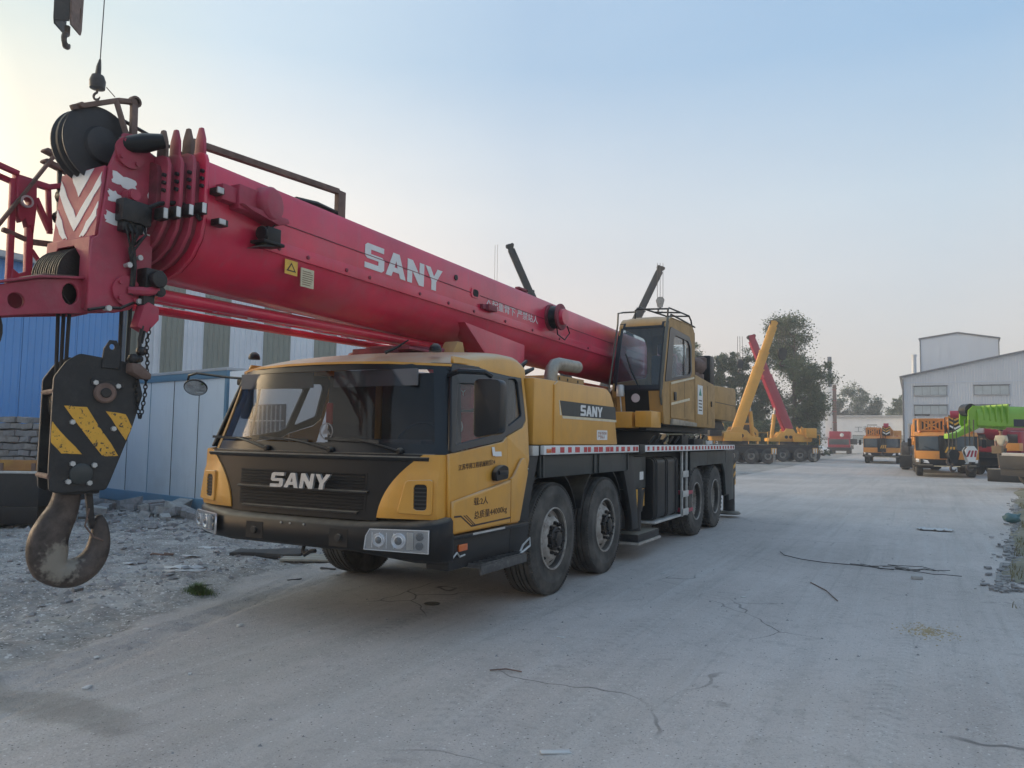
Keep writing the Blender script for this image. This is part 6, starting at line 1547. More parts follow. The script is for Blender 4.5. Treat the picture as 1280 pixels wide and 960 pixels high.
put_wheels(t, (.6, 2, 6)); bx('chassis', DRK, t, -1.25, 1.25, 0, 9, .6, 1.2, .03); bx('driver_cab', RED2, t, -1.25, 1.25, 0, 1.6, 1.2, 2.3, .1)
bx('windscreen', GLASSD, t, -1.1, 1.1, -.03, 0, 1.5, 2.15, .03); bx('bumper', BLK, t, -1.3, 1.3, -.1, .2, .5, .95, .03)
for s in (1, -1): bx('headlight', CHR, t, s * .95 - .2, s * .95 + .2, -.12, -.09, .62, .80, .02)
B().lathe([(.5, -.4), (.5, .4)], (.2, -.1, 2.35), (1, 0, 0), 18).done('drum', RED2, t); bx('side_box', WHT, t, -1.25, -.5, -.05, .5, 2.2, 2.7, .04); bx('guard', ORA, t, .6, 1.3, -.3, .1, 1.3, 1.7, .04)
boom_between(t, (0, 8, 2.7), (0, .2, 2.7), .7, .8, RED2, 2)
# car and motorbike far down the yard
t = thing('parked_car', 'small white car parked under the trees far down the yard', 'car', (-6.6, 92, 0), 1.2)
B().prism([(-2.0, .35), (2.0, .35), (2.05, .75), (1.2, .9), (.7, 1.4), (-.8, 1.42), (-1.5, .95), (-2.05, .8)], 0, -.82, .82).done('body', WHT, t, .08)
for s in (1, -1): plate('window', GLASSD, t, [(1.05, .92), (.66, 1.34), (-.75, 1.36), (-1.3, .96)], (), MX(s * .825), .01)
for y in (-1.25, 1.25):
    for s in (1, -1): B().lathe([(.2, -.1), (.31, -.1), (.31, .1), (.2, .1), (.0, .08)], (s * .76, y, .31), (1, 0, 0), 16).done('wheel', RUB, t)
t = thing('motorcycle', 'dark motorcycle parked before the bushes beyond the yellow crane', 'motorcycle', (-5.6, 72, 0), 1.3)
for y in (-.65, .65): B().tube([(0, y + .30 * math.cos(a), .32 + .30 * math.sin(a)) for a in [2 * math.pi * i / 16 for i in range(16)]], .05, 6, closed=True).done('wheel', RUB, t)
B().tube([(0, .65, .32), (0, .3, .75), (0, -.45, .8), (0, -.65, .32), (0, .1, .4), (0, .3, .75)], .05, 6).done('frame', DRK, t)
B().prism([(-.5, .78), (.1, .76), (.1, .9), (-.5, .92)], 0, -.12, .12).done('seat', BLK, t, .03); B().tube([(-.33, .38, 1.05), (0, .45, .95), (.33, .38, 1.05)], .02, 6).done('handlebar', DRK, t)

# worker standing beside the green crane, seen from the side-back, holding a box
t = thing('person', 'person in a pale beige shirt carrying a brown box under the green boom', 'person', (7.97, 32.3, .56), math.radians(-20))
st_ = thing('loading_step', 'dark steel step block the person stands on', 'step', (7.97, 32.3, 0), math.radians(-20)); bx('block', DRK, st_, -.45, .9, -.5, .4, 0, .53, .02); bx('tread', STEEL, st_, -.43, .88, -.48, .38, .531, .558, .005)
def skin_chain(name, pts, edges, m, parent):
    me = bpy.data.meshes.new(name); me.from_pydata([q[:3] for q in pts], edges, [])
    o = bpy.data.objects.new(name, me); link(o, parent)
    md = o.modifiers.new('skin', 'SKIN'); md.use_smooth_shade = True
    for v, q in zip(me.skin_vertices[0].data, pts): v.radius = (q[3], q[4] if len(q) > 4 else q[3])
    me.skin_vertices[0].data[0].use_root = True
    sb = o.modifiers.new('sub', 'SUBSURF'); sb.levels = 1; sb.render_levels = 2
    me.materials.append(m); return o
SKN = mat('tanned skin', (.32, .17, .11), .6); SHIRT = mat('pale beige shirt', (.50, .46, .36), .85, var=.15); PANT = mat('grey brown trousers', (.12, .10, .085), .85)
pts = [(0, 0, .95, .15, .12), (0, .0, 1.15, .15, .11), (0, -.02, 1.36, .18, .11), (0, -.03, 1.46, .07, .07), (0, -.05, 1.53, .055, .055), (0, -.07, 1.62, .085, .10), (0, -.07, 1.70, .07, .085),
       (.17, -.02, 1.40, .06), (.22, -.05, 1.14, .045), (.16, -.27, .98, .035), (.12, -.34, .97, .03), (-.17, -.02, 1.40, .06), (-.22, -.05, 1.14, .045), (-.16, -.27, .98, .035), (-.12, -.34, .97, .03),
       (.09, 0, .86, .09), (.10, -.02, .48, .06), (.10, .03, .10, .042), (.10, -.10, .04, .04), (-.09, 0, .86, .09), (-.10, .02, .48, .06), (-.10, .08, .10, .042), (-.10, -.05, .04, .04)]
ed = [(0, 1), (1, 2), (2, 3), (3, 4), (4, 5), (5, 6), (2, 7), (7, 8), (8, 9), (9, 10), (2, 11), (11, 12), (12, 13), (13, 14), (0, 15), (15, 16), (16, 17), (17, 18), (0, 19), (19, 20), (20, 21), (21, 22)]
skin_chain('body', pts, ed, SKN, t)
skin_chain('shirt', [(0, 0, .92, .17, .14), (0, .0, 1.15, .17, .13), (0, -.02, 1.36, .195, .125), (0, -.025, 1.44, .10, .09), (.18, -.02, 1.39, .075), (.225, -.05, 1.16, .06), (-.18, -.02, 1.39, .075), (-.225, -.05, 1.16, .06)], [(0, 1), (1, 2), (2, 3), (2, 4), (4, 5), (2, 6), (6, 7)], SHIRT, t)
skin_chain('trousers', [(0, 0, .93, .165, .135), (.09, 0, .84, .105), (.10, -.02, .48, .08), (.10, .03, .10, .065), (-.09, 0, .84, .105), (-.10, .02, .48, .08), (-.10, .08, .10, .065)], [(0, 1), (1, 2), (2, 3), (0, 4), (4, 5), (5, 6)], PANT, t)
B().sphere((0, -.06, 1.69), .098, 14, (.95, 1.1, .75)).done('hair', BLK, t)
B().sphere((0, -.172, 1.615), .02, 8, (.7, 1, 1.2)).done('nose', SKN, t)
for s in (1, -1):
    B().sphere((s * .035, -.155, 1.64), .011, 8).done('eye', BLK, t); B().sphere((s * .09, -.07, 1.62), .024, 8, (.4, .8, 1.2)).done('ear', SKN, t)
    for k in range(5): B().tube([(s * .12 - s * .012 * k, -.35, .965 + .012 * (k - 2)), (s * .11 - s * .012 * k, -.39, .955 + .012 * (k - 2)), (s * .095 - s * .012 * k, -.41, .94 + .010 * (k - 2))], .009, 5).done('finger', SKN, t)
o = B().box(-.19, .19, -.74, -.42, .66, .99).done('carton', mat('brown cardboard', (.20, .14, .085), .85, dirt=.3), None, .008)
o.location = (7.97, 32.3, .56); o.rotation_euler = (0, 0, math.radians(-20)); tag(o, 'brown box held by the person under the green boom', 'box')
# hooks of cranes standing outside the picture, top left
t = thing('hook_block', 'large dark hook block hanging at the top left edge of the sky', 'hook block', (-9.18, .96, 9.02), math.radians(35))
for q in (-1, 1): plate('side_plate', HOOKB if q < 0 else RUST, t, [(-.19, 0), (-.22, .1), (-.24, 1.2), (.24, 1.2), (.22, .1), (.19, 0)], ([(.10, .2), (.15, .2), (.15, .5), (.10, .5)],), MX(q * .14), .03)
bx('front_plate', HOOKB, t, -.12, .12, -.24, -.2, .05, 1.2, .01)
B().lathe([(.2, -.1), (.2, .1)], (0, 0, .5), (1, 0, 0), 16).done('sheave', GREASE, t)
B().tube([(0, 0, .06), (0, 0, -.10)] + [(0, -math.sin(a) * .11, -.22 + math.cos(a) * .11) for a in [math.radians(10 + 21 * i) for i in range(13)]], [.05] * 9 + [.06] * 2 + [.05, .04, .03, .02], 8).done('hook', HOOKS, t)
b = B()
for x in (-.07, .07): b.tube([(x, -.1, 1.0), (x, -.1, 6)], .014, 5)
b.done('hoist_rope', ROPE, t)
t = thing('hook_ball', 'small hook with a round weight hanging on a single rope in the sky', 'hook', (-10.60, 2.48, 8.70), .4)
B().lathe([(.05, .12), (.15, .14), (.16, .30), (.12, .42), (.05, .44)], (0, 0, 0), (0, 0, 1), 18).done('weight', HOOKB, t)
B().tube([(0, 0, .44), (.01, 0, .62), (.03, 0, .78)], [.06, .05, .02], 8).done('wedge_socket', GREASE, t)
B().tube([(0, 0, .13), (0, 0, .05)] + [(math.sin(a) * .07, 0, -.03 + math.cos(a) * .075) for a in [math.radians(-10 - 21 * i) for i in range(13)]], [.025] * 10 + [.028] * 2 + [.02, .015, .01], 8).done('hook', HOOKS, t)
B().tube([(.03, 0, .75), (.12, 0, 7)], .011, 5).done('hoist_rope', ROPE, t)

# =================================================================== GROUND
def vnoise(X, Y, s, seed):
    """smooth value noise on arrays"""
    r = np.random.default_rng(seed); T = r.random((256, 256))
    x = X / s + 1000.0; y = Y / s + 1000.0; xi = np.floor(x).astype(int); yi = np.floor(y).astype(int); fx_ = x - xi; fy_ = y - yi
    fx_ = fx_ * fx_ * (3 - 2 * fx_); fy_ = fy_ * fy_ * (3 - 2 * fy_)
    g = lambda a, b_: T[a % 256, b_ % 256]
    return (g(xi, yi) * (1 - fx_) + g(xi + 1, yi) * fx_) * (1 - fy_) + (g(xi, yi + 1) * (1 - fx_) + g(xi + 1, yi + 1) * fx_) * fy_
def axis(lo, hi, fine0, fine1, step, grow=1.07):
    a = list(np.arange(fine0, fine1, step)); s = step; x = a[-1]
    while x < hi: s *= grow; x += s; a.append(x)
    s = step; x = fine0; L_ = []
    while x > lo: s *= grow; x -= s; L_.append(x)
    return np.array(L_[::-1] + a)
gx = axis(-700, 700, -7.0, 7.0, .038); gy = axis(-300, 2500, -6.4, 5.0, .038)
X, Y = np.meshgrid(gx, gy)
# edge of the poured concrete: rough dirt lies to the left of it
edge = -1.35 + .20 * (vnoise(X * 0, Y, 1.3, 3) - .5) - .55 * np.maximum(0, -(Y + 1.5)) * .1
edge = np.where(Y > -1.5, -1.45 - .9 * np.minimum(1, (Y + 1.5) / 4), -1.45 + .38 * (-(Y + 1.5)))
edge = edge + .25 * (vnoise(X, Y, .9, 5) - .5) + .1 * (vnoise(X, Y, .2, 6) - .5)
dirt = np.clip((edge - X) / .45, 0, 1)
far = np.clip(1 - (np.hypot(X, Y) - 20) / 25, 0, 1)
Z = .020 * (vnoise(X, Y, 2.8, 8) - .5) * 1 + .006 * (vnoise(X, Y, .35, 9) - .5)
Z = Z + dirt * (.09 * (vnoise(X, Y, 1.1, 10) - .5) + .055 * (vnoise(X, Y, .30, 11) - .5) + .035 * (vnoise(X, Y, .12, 12) - .5) + .02 * (vnoise(X, Y, .07, 13) - .5))
Z *= far
# tyre ruts pressed in the dirt, running past the crane's far side to the left foreground
def track(cx, cy, phi, width, pitch, depth, hump):
    u = (X - cx) * math.cos(phi) + (Y - cy) * math.sin(phi); v = -(X - cx) * math.sin(phi) + (Y - cy) * math.cos(phi)
    v = v + .05 * np.sin(u * .9) 
    m = np.clip((width / 2 - np.abs(v)) / .03, 0, 1)
    rib = .5 + .5 * np.cos(v / pitch * 2 * np.pi)
    lug = .5 + .5 * np.sin(u * 2 * np.pi / .11 + np.sign(np.sin(v / pitch * np.pi)) * 1.5)
    return m * (-depth + hump * rib * (.45 + .55 * lug))
flat = np.clip((8 - np.hypot(X + 2, Y + 2)) / 2, 0, 1)
for cx, cy, ph in ((-.95, -1.95, math.radians(104)), (-.75, -2.6, math.radians(112))):
    Z = Z + flat * track(cx, cy, ph, .30, .075, .016, .020)
# low broken kerb line at the right
Z[np.hypot(X - 1.2, Y - 1) > 60] *= .3
nxv, nyv = len(gx), len(gy)
me = bpy.data.meshes.new('ground')
V = np.stack([X, Y, Z], -1).reshape(-1, 3)
# keep what stands on the ground level
idx = np.arange(nxv * nyv).reshape(nyv, nxv)
Fq = np.stack([idx[:-1, :-1], idx[:-1, 1:], idx[1:, 1:], idx[1:, :-1]], -1).reshape(-1, 4)
me.vertices.add(len(V)); me.vertices.foreach_set('co', V.ravel().astype(np.float32))
me.loops.add(Fq.size); me.loops.foreach_set('vertex_index', Fq.ravel().astype(np.int32))
me.polygons.add(len(Fq)); me.polygons.foreach_set('loop_start', (np.arange(len(Fq)) * 4).astype(np.int32)); me.polygons.foreach_set('loop_total', np.full(len(Fq), 4, np.int32))
me.polygons.foreach_set('use_smooth', np.ones(len(Fq), bool)); me.update(calc_edges=True)
at = me.attributes.new('dirt', 'FLOAT', 'POINT'); at.data.foreach_set('value', dirt.ravel().astype(np.float32))
dd = np.hypot((X - .12 + .5 * (Y + 4.3)) / 1.0, (Y + 4.36 - .10 * X) / .20) + .5 * (vnoise(X, Y, .25, 20) - .5)
damp = np.clip((1.0 - dd + .35 * (vnoise(X, Y, .12, 21) - .5)) / .35, 0, 1); at = me.attributes.new('damp', 'FLOAT', 'POINT'); at.data.foreach_set('value', damp.ravel().astype(np.float32))
gm = bpy.data.materials.new('dusty concrete yard'); gm.use_nodes = True
t = gm.node_tree; bs = t.nodes['Principled BSDF']; bs.inputs['Roughness'].default_value = .85; bs.inputs['Specular IOR Level'].default_value = .3
tc = t.nodes.new('ShaderNodeTexCoord')
def N(scale, det=5, rough=.6, sc=(1, 1, 1), rot=0, dist=0):
    mp = t.nodes.new('ShaderNodeMapping'); mp.inputs['Scale'].default_value = sc; mp.inputs['Rotation'].default_value = (0, 0, rot); t.links.new(tc.outputs['Object'], mp.inputs[0])
    n = t.nodes.new('ShaderNodeTexNoise'); n.inputs['Scale'].default_value = scale; n.inputs['Detail'].default_value = det; n.inputs['Roughness'].default_value = rough; n.inputs['Distortion'].default_value = dist
    t.links.new(mp.outputs[0], n.inputs['Vector']); return n.outputs['Fac']
def R(src, a, b_, lo=0., hi=1.):
    r = t.nodes.new('ShaderNodeMapRange'); r.inputs['From Min'].default_value = a; r.inputs['From Max'].default_value = b_; r.inputs['To Min'].default_value = lo; r.inputs['To Max'].default_value = hi; t.links.new(src, r.inputs['Value']); return r.outputs['Result']
def MXc(f, a, b_, mode='MIX'):
    x = t.nodes.new('ShaderNodeMixRGB'); x.blend_type = mode
    if isinstance(f, (int, float)): x.inputs[0].default_value = f
    else: t.links.new(f, x.inputs[0])
    for i, v in ((1, a), (2, b_)):
        if isinstance(v, tuple): x.inputs[i].default_value = (*v, 1)
        else: t.links.new(v, x.inputs[i])
    return x.outputs[0]
def MT(op, a, b_):
    x = t.nodes.new('ShaderNodeMath'); x.operation = op
    for i, v in ((0, a), (1, b_)):
        if isinstance(v, (int, float)): x.inputs[i].default_value = v
        else: t.links.new(v, x.inputs[i])
    return x.outputs[0]
c1 = MXc(R(N(.35, 6), .35, .65), (.405, .372, .350), (.525, .485, .458))
c1 = MXc(R(N(1.0, 7, .62, (2.2, .10, 1), math.radians(-3)), .50, .72, 0, .45), c1, (.29, .279, .26))
c1 = MXc(R(N(1.0, 6, .6, (5.5, .16, 1), math.radians(5)), .52, .70, 0, .45), c1, (.54, .53, .51))
c1 = MXc(R(N(1.0, 6, .6, (9, .22, 1), math.radians(-14)), .58, .70, 0, .35), c1, (.27, .26, .244))
c1 = MXc(R(N(6, 8, .72), .52, .72, 0, .45), c1, (.20, .195, .188))
c1 = MXc(R(N(40, 6, .75), .54, .66, 0, .55), c1, (.60, .59, .57))
c1 = MXc(R(N(70, 5, .78), .54, .66, 0, .65), c1, (.15, .147, .14))
c1 = MXc(R(N(.16, 5, .6), .56, .70, 0, .40), c1, (.40, .37, .32))
# old oil drips and damp marks
c1 = MXc(R(N(1.6, 5, .6), .68, .74, 0, .5), c1, (.11, .11, .108))
c2 = MXc(R(N(1.3, 8, .68), .35, .65), (.17, .16, .148), (.42, .402, .376))
c2 = MXc(R(N(9, 8, .72), .52, .70, 0, .65), c2, (.085, .08, .076))
c2 = MXc(R(N(26, 8, .75), .55, .66, 0, .75), c2, (.62, .61, .59))
c2 = MXc(R(N(1.8, 5, .6), .60, .72, 0, .5), c2, (.15, .155, .115))
an = t.nodes.new('ShaderNodeAttribute'); an.attribute_name = 'dirt'
fd = R(MT('ADD', an.outputs['Fac'], MT('MULTIPLY', MT('SUBTRACT', N(3.5, 7, .65), .5), .9)), .30, .62)
# tyre tracks: bands of tread print running along the yard
sx_ = t.nodes.new('ShaderNodeSeparateXYZ'); t.links.new(tc.outputs['Object'], sx_.inputs[0])
px_, py_ = sx_.outputs['X'], sx_.outputs['Y']
def trk(cx, slope, amp, wl, ph, w, dark, c1):
    u = MT('ADD', MT('SUBTRACT', px_, MT('MULTIPLY', py_, slope)), MT('MULTIPLY', MT('SINE', MT('MULTIPLY_ADD', py_, wl), 0), amp)) if False else MT('ADD', MT('SUBTRACT', px_, MT('MULTIPLY', py_, slope)), MT('MULTIPLY', MT('SINE', MT('ADD', MT('MULTIPLY', py_, wl), ph), 0), amp))
    d_ = MT('ABSOLUTE', MT('SUBTRACT', u, cx), 0)
    m_ = R(d_, w / 2, w / 2 - .03)
    tr = R(MT('SINE', MT('ADD', MT('MULTIPLY', py_, 62.), MT('MULTIPLY', d_, 40.)), 0), -.1, .4)
    rib = R(MT('SINE', MT('MULTIPLY', d_, 95.), 0), -.3, .3, .35, 1)
    br = R(N(1.0, 5, .6, (1.5, .35, 1), ph), .42, .62)
    f = MT('MULTIPLY', MT('MULTIPLY', m_, MT('MULTIPLY', tr, rib)), MT('MULTIPLY', br, .20))
    return MXc(f, c1, (.15, .147, .14) if dark else (.62, .61, .59))
for a_ in ((2.55, .075, .10, .30, .4, .26, True), (2.98, .075, .10, .30, .4, .26, False), (3.95, .05, .14, .22, 2., .28, True), (4.6, .05, .14, .22, 2., .28, True), (1.75, .02, .12, .25, 4., .30, False), (3.3, .13, .2, .2, 1., .24, True), (.55, -.12, .1, .3, 3., .30, True), (1.05, -.30, .15, .25, 5., .28, True)):
    c1 = trk(*a_, c1)
# loose grit: pale and dark specks
def specks(sc, lo, hi, col, c, am):
    v = t.nodes.new('ShaderNodeTexVoronoi'); v.inputs['Scale'].default_value = sc; v.inputs['Randomness'].default_value = 1; t.links.new(tc.outputs['Object'], v.inputs['Vector'])
    s_ = t.nodes.new('ShaderNodeSeparateColor'); t.links.new(v.outputs['Color'], s_.inputs[0])
    f = MT('MULTIPLY', R(v.outputs['Distance'], hi, lo), MT('GREATER_THAN', s_.outputs[0], am)); return MXc(f, c, col)
c1 = specks(34, .16, .26, (.62, .61, .585), c1, .86); c1 = specks(41, .14, .24, (.10, .098, .095), c1, .86); c1 = specks(14, .10, .16, (.56, .55, .53), c1, .92)
c2 = specks(16, .18, .30, (.60, .59, .57), c2, .72); c2 = specks(23, .16, .28, (.075, .072, .07), c2, .70); c2 = specks(38, .2, .32, (.66, .65, .63), c2, .75)
# hairline cracks in the slab
v = t.nodes.new('ShaderNodeTexVoronoi'); v.feature = 'DISTANCE_TO_EDGE'; v.inputs['Scale'].default_value = .42
mpv = t.nodes.new('ShaderNodeVectorMath'); mpv.operation = 'ADD'; nv = t.nodes.new('ShaderNodeTexNoise'); nv.inputs['Scale'].default_value = .8; nv.inputs['Detail'].default_value = 3
t.links.new(tc.outputs['Object'], nv.inputs['Vector']); t.links.new(tc.outputs['Object'], mpv.inputs[0]); t.links.new(nv.outputs['Color'], mpv.inputs[1]); t.links.new(mpv.outputs[0], v.inputs['Vector'])
c1 = MXc(MT('MULTIPLY', R(v.outputs['Distance'], .0045, .0015), R(N(.5, 3, .5), .52, .60, 0, .7)), c1, (.09, .088, .085))
ad_ = t.nodes.new('ShaderNodeAttribute'); ad_.attribute_name = 'damp'
c1 = MXc(MT('MULTIPLY', ad_.outputs['Fac'], R(N(4, 6, .65), .3, .7, .35, .75)), c1, (.20, .188, .165)); c2 = MXc(MT('MULTIPLY', ad_.outputs['Fac'], R(N(4, 6, .65), .3, .7, .35, .75)), c2, (.20, .188, .165))
cc = MXc(fd, c1, c2)
t.links.new(cc, bs.inputs['Base Color'])
bp = t.nodes.new('ShaderNodeBump'); bp.inputs['Strength'].default_value = .55; bp.inputs['Distance'].default_value = .022
h = MT('ADD', MT('MULTIPLY', N(55, 8, .7), .7), MT('MULTIPLY', N(160, 4, .7), .4))
h = MT('ADD', h, MT('MULTIPLY', N(1.0, 6, .65, (16, .8, 1), math.radians(-4)), .5))
t.links.new(h, bp.inputs['Height']); t.links.new(bp.outputs[0], bs.inputs['Normal'])
me.materials.append(gm)
go = bpy.data.objects.new('ground', me); COL.objects.link(go); go['kind'] = 'structure'
def gz(x, y):
    i = min(max(np.searchsorted(gx, x), 1), nxv - 1); j = min(max(np.searchsorted(gy, y), 1), nyv - 1); return float(Z[j, i])

# damp stain and slab joint in the foreground, grassy verge and kerb strip on the right
def sheet(name, pts, z, m, kind_='structure', n=0):
    v = [(x, y, z) for x, y in pts]; o = B().add(v, [tuple(range(len(v)))]).done(name, m, None, smooth=False); o['kind'] = kind_; return o
def blob(cx, cy, rx, ry, n=40, seed=1, rot=0):
    r = random.Random(seed); ph = [r.uniform(0, 6) for _ in range(5)]; o = []
    for i in range(n):
        a = 2 * math.pi * i / n; k = 1 + .16 * math.sin(2 * a + ph[0]) + .10 * math.sin(3 * a + ph[1]) + .07 * math.sin(7 * a + ph[2]) + .05 * math.sin(11 * a + ph[3])
        x, y = math.cos(a) * rx * k, math.sin(a) * ry * k; o.append((cx + x * math.cos(rot) - y * math.sin(rot), cy + x * math.sin(rot) + y * math.cos(rot)))
    return o
VERGE = mat('dry weedy verge soil', (.20, .185, .14), .95, dirt=.7, dcol=(.11, .12, .07), dscale=.9, var=.25, bump=.5, bscale=9)
def verge_x(y): return 5.05 + .115 * min(y, 12) if y < 12 else 6.43 + .10 * (y - 12)
P = [[Vector((verge_x(y) + .16 * math.sin(y * 1.3) * .5 + dx, y, z)) for dx, z in ((0, .012), (.18, .05), (1.0, .07), (4, .06), (30, .05))] for y in [2.9 + .5 * i for i in range(46)]]
P = [[Vector((p.x + max(0, 3.9 - p.y) ** 2 * .8 + .12 * mnoise.noise(Vector((p.y * 2, j, 0))), p.y, gz(p.x, p.y) + (p.z if p.y > 3.5 else .004))) for j, p in enumerate(r)] for r in P]
vg = B().grid(P).done('verge', VERGE); vg['kind'] = 'structure'
ORD = ['first', 'second', 'third', 'fourth', 'fifth', 'sixth', 'seventh', 'eighth', 'ninth', 'tenth', 'eleventh', 'twelfth', 'thirteenth', 'fourteenth', 'fifteenth', 'sixteenth', 'seventeenth', 'eighteenth', 'nineteenth', 'twentieth']
KERB = mat('broken kerb concrete', (.26, .255, .245), .9, dirt=.6, dcol=(.13, .125, .11), dscale=4, var=.2, bump=.4, bscale=20)
for k in range(16):
    y = 3.6 + k * 1.0
    x = verge_x(y); b = B().box(-.06 * rnd.uniform(.7, 1.3), .06, -.46 * rnd.uniform(.7, 1), .46, -.05, .018 + rnd.uniform(-.012, .012))
    o = b.done('kerbstone', KERB, None, .025); o.location = (x - .02 + rnd.uniform(-.03, .03), y, 0); o.rotation_euler = (rnd.uniform(-.02, .02), rnd.uniform(-.06, .06), -.115 + rnd.uniform(-.05, .05))
    tag(o, 'chipped kerbstone along the weedy verge, %s from its near end' % ORD[k], 'kerbstone', 'kerbstones along the verge')
# grass: one tuft on the dirt, thin weeds on the verge
GRS = mat('green grass blades', (.075, .13, .03), .7, var=.4, dscale=30)
DRYG = mat('dry grass blades', (.16, .14, .06), .8, var=.3, dscale=30)
def blades(name, spots, m, hgt, wid=.004, seed=2):
    r = random.Random(seed); b = B()
    for x, y, z, s in spots:
        a = r.uniform(0, 6.28); l = r.uniform(.3, 1.1); h = hgt * s * r.uniform(.5, 1.1); dx, dy = math.cos(a), math.sin(a); w = wid * r.uniform(.7, 1.4)
        p0 = Vector((x, y, z)); p1 = p0 + Vector((dx * h * .3 * l, dy * h * .3 * l, h * .65)); p2 = p0 + Vector((dx * h * .9 * l, dy * h * .9 * l, h * .9)); n = Vector((-dy, dx, 0)) * w
        b.add([p0 - n, p0 + n, p1 + n * .7, p1 - n * .7, p2], [(0, 1, 2, 3), (3, 2, 4)])
    return b.done(name, m, None, smooth=False)
sp = []
for k in range(900):
    a = rnd.uniform(0, 6.28); q = abs(rnd.gauss(0, 1)); x = -1.60 + math.cos(a) * q * .10 + q * .01; y = -1.88 + math.sin(a) * q * .07; sp.append((x, y, gz(x, y) - .01, max(.2, 1.1 - q * .35)))
tf = blades('grass_tuft', sp, GRS, .13, .0028); tag(tf, 'small green grass tuft growing in the dirt left of the crane', 'grass tuft')
sp = []
for k in range(5200):
    y = rnd.uniform(1.6, 20); x = verge_x(y) + abs(rnd.gauss(0, 1.1)) + .05
    if mnoise.noise(Vector((x * .9, y * .6, 0))) > .02: sp.append((x, y, .03, rnd.uniform(.4, 1.2)))
vgw = blades('verge_weeds', sp, DRYG, .11, .004, 5); vgw['kind'] = 'stuff'

# =================================================================== LEFT YARD CLUTTER
STONE = mat('broken concrete lump', (.36, .36, .35), .9, dirt=.5, dcol=(.20, .195, .185), dscale=5, var=.2, bump=.5, bscale=22)
STONE2 = mat('grey stone block', (.25, .25, .255), .9, dirt=.5, dcol=(.13, .125, .12), dscale=6, var=.25, bump=.5, bscale=22)
BRICKM = mat('weathered stone brick', (.27, .26, .25), .9, dirt=.5, dcol=(.15, .13, .115), dscale=7, var=.3, bump=.4, bscale=25)
def rock_mesh(seed, sx, sy, sz, jag=.22):
    r = random.Random(seed); bm = bmesh.new()
    pts = [Vector((r.uniform(-1, 1), r.uniform(-1, 1), r.uniform(-1, 1))) for _ in range(14)] + [Vector((a, b_, c)) * r.uniform(.75, 1) for a in (-1, 1) for b_ in (-1, 1) for c in (-1, 1)]
    for p in pts: bm.verts.new((p.x * sx / 2, p.y * sy / 2, p.z * sz / 2))
    res = bmesh.ops.convex_hull(bm, input=bm.verts); bmesh.ops.delete(bm, geom=[v for v in bm.verts if not v.link_faces], context='VERTS')
    me = bpy.data.meshes.new('rock'); bm.to_mesh(me); bm.free(); return me
ROCKS = []
for k in range(9):
    m_ = rock_mesh(k, rnd.uniform(.8, 1.3), rnd.uniform(.6, 1.0), rnd.uniform(.4, .8)); m_.materials.append(STONE if k % 2 else STONE2); ROCKS.append(m_)
def rock(x, y, s, lab='', z=None, grp='broken concrete lumps before the pale cabin'):
    o = bpy.data.objects.new('concrete_lump', rnd.choice(ROCKS)); COL.objects.link(o)
    o.location = (x, y, (gz(x, y) if z is None else z) + s * .22); o.scale = (s, s, s); o.rotation_euler = (rnd.uniform(-.3, .3), rnd.uniform(-.3, .3), rnd.uniform(0, 6))
    tag(o, lab or 'grey broken concrete lump lying before the pale cabin', 'concrete lump', grp); return o
LUMPS = [(-9.15, 2.75, .34), (-8.75, 2.95, .40), (-8.35, 2.75, .34), (-8.62, 2.62, .28), (-7.95, 2.55, .36), (-7.72, 2.72, .42), (-7.55, 2.45, .30), (-8.1, 2.3, .26), (-7.2, 2.6, .36), (-9.5, 2.4, .30), (-9.9, 2.6, .45), (-9.3, 2.2, .24), (-8.9, 1.9, .30), (-7.3, 2.1, .2), (-6.8, 2.3, .24), (-10.4, 2.2, .3), (-9.6, 1.1, .34), (-9.0, .85, .26), (-8.6, 1.2, .22), (-10.1, .6, .3), (-8.2, 3.1, .45), (-9.6, 3.0, .5), (-7.0, 3.0, .4)]
def seen_x(q): d_ = Vector((q[0] - CAMP[0], q[1] - CAMP[1], 0)); return d_.dot(rt) / d_.dot(fw)
near_ = sorted([q for q in LUMPS if q[1] > 2.25], key=seen_x); far_ = sorted([q for q in LUMPS if q[1] <= 2.25], key=seen_x)
for k, q in enumerate(near_): rock(*q, lab='broken concrete lump along the foot of the pale cabin, %s from the left' % ORD[k])
for k, q in enumerate(far_): rock(*q, lab='broken concrete lump in the loose rubble behind the hook, %s from the left' % ORD[k])
rub = B(); r2 = random.Random(4)
for k in range(3200):
    d_ = r2.random(); x = r2.uniform(-11.5, -1.9); y = r2.uniform(-3.6, 3.4)
    if X.size and x > -2.4 and y > -1.5 and r2.random() < .7: continue
    s = r2.choice((.010, .014, .02, .03, .045)) * (1.5 if x < -6 else 1) * r2.uniform(.6, 1.3); z = gz(x, y); p = Vector((x, y, z))
    if x > -1.7 + .35 * max(0, -(y + 1.5)): continue
    vs = [p + Vector((r2.uniform(-1, 1) * s, r2.uniform(-1, 1) * s, r2.uniform(-.2, .6) * s)) for _ in range(6)]
    rub.add([p + Vector((s, 0, 0)), p + Vector((-s * .8, s * .5, 0)), p + Vector((-s * .3, -s, 0)), p + Vector((r2.uniform(-.4, .4) * s, r2.uniform(-.4, .4) * s, s * r2.uniform(.4, .9)))], [(0, 1, 3), (1, 2, 3), (2, 0, 3), (0, 2, 1)])
for k in range(160):
    x = r2.uniform(-.8, 5.0); y = r2.uniform(-5, 12); s = r2.uniform(.006, .016); p = Vector((x, y, gz(x, y)))
    rub.add([p + Vector((s, 0, 0)), p + Vector((-s * .8, s * .5, 0)), p + Vector((-s * .3, -s, 0)), p + Vector((0, 0, s * .8))], [(0, 1, 3), (1, 2, 3), (2, 0, 3), (0, 2, 1)])
r5 = random.Random(12)
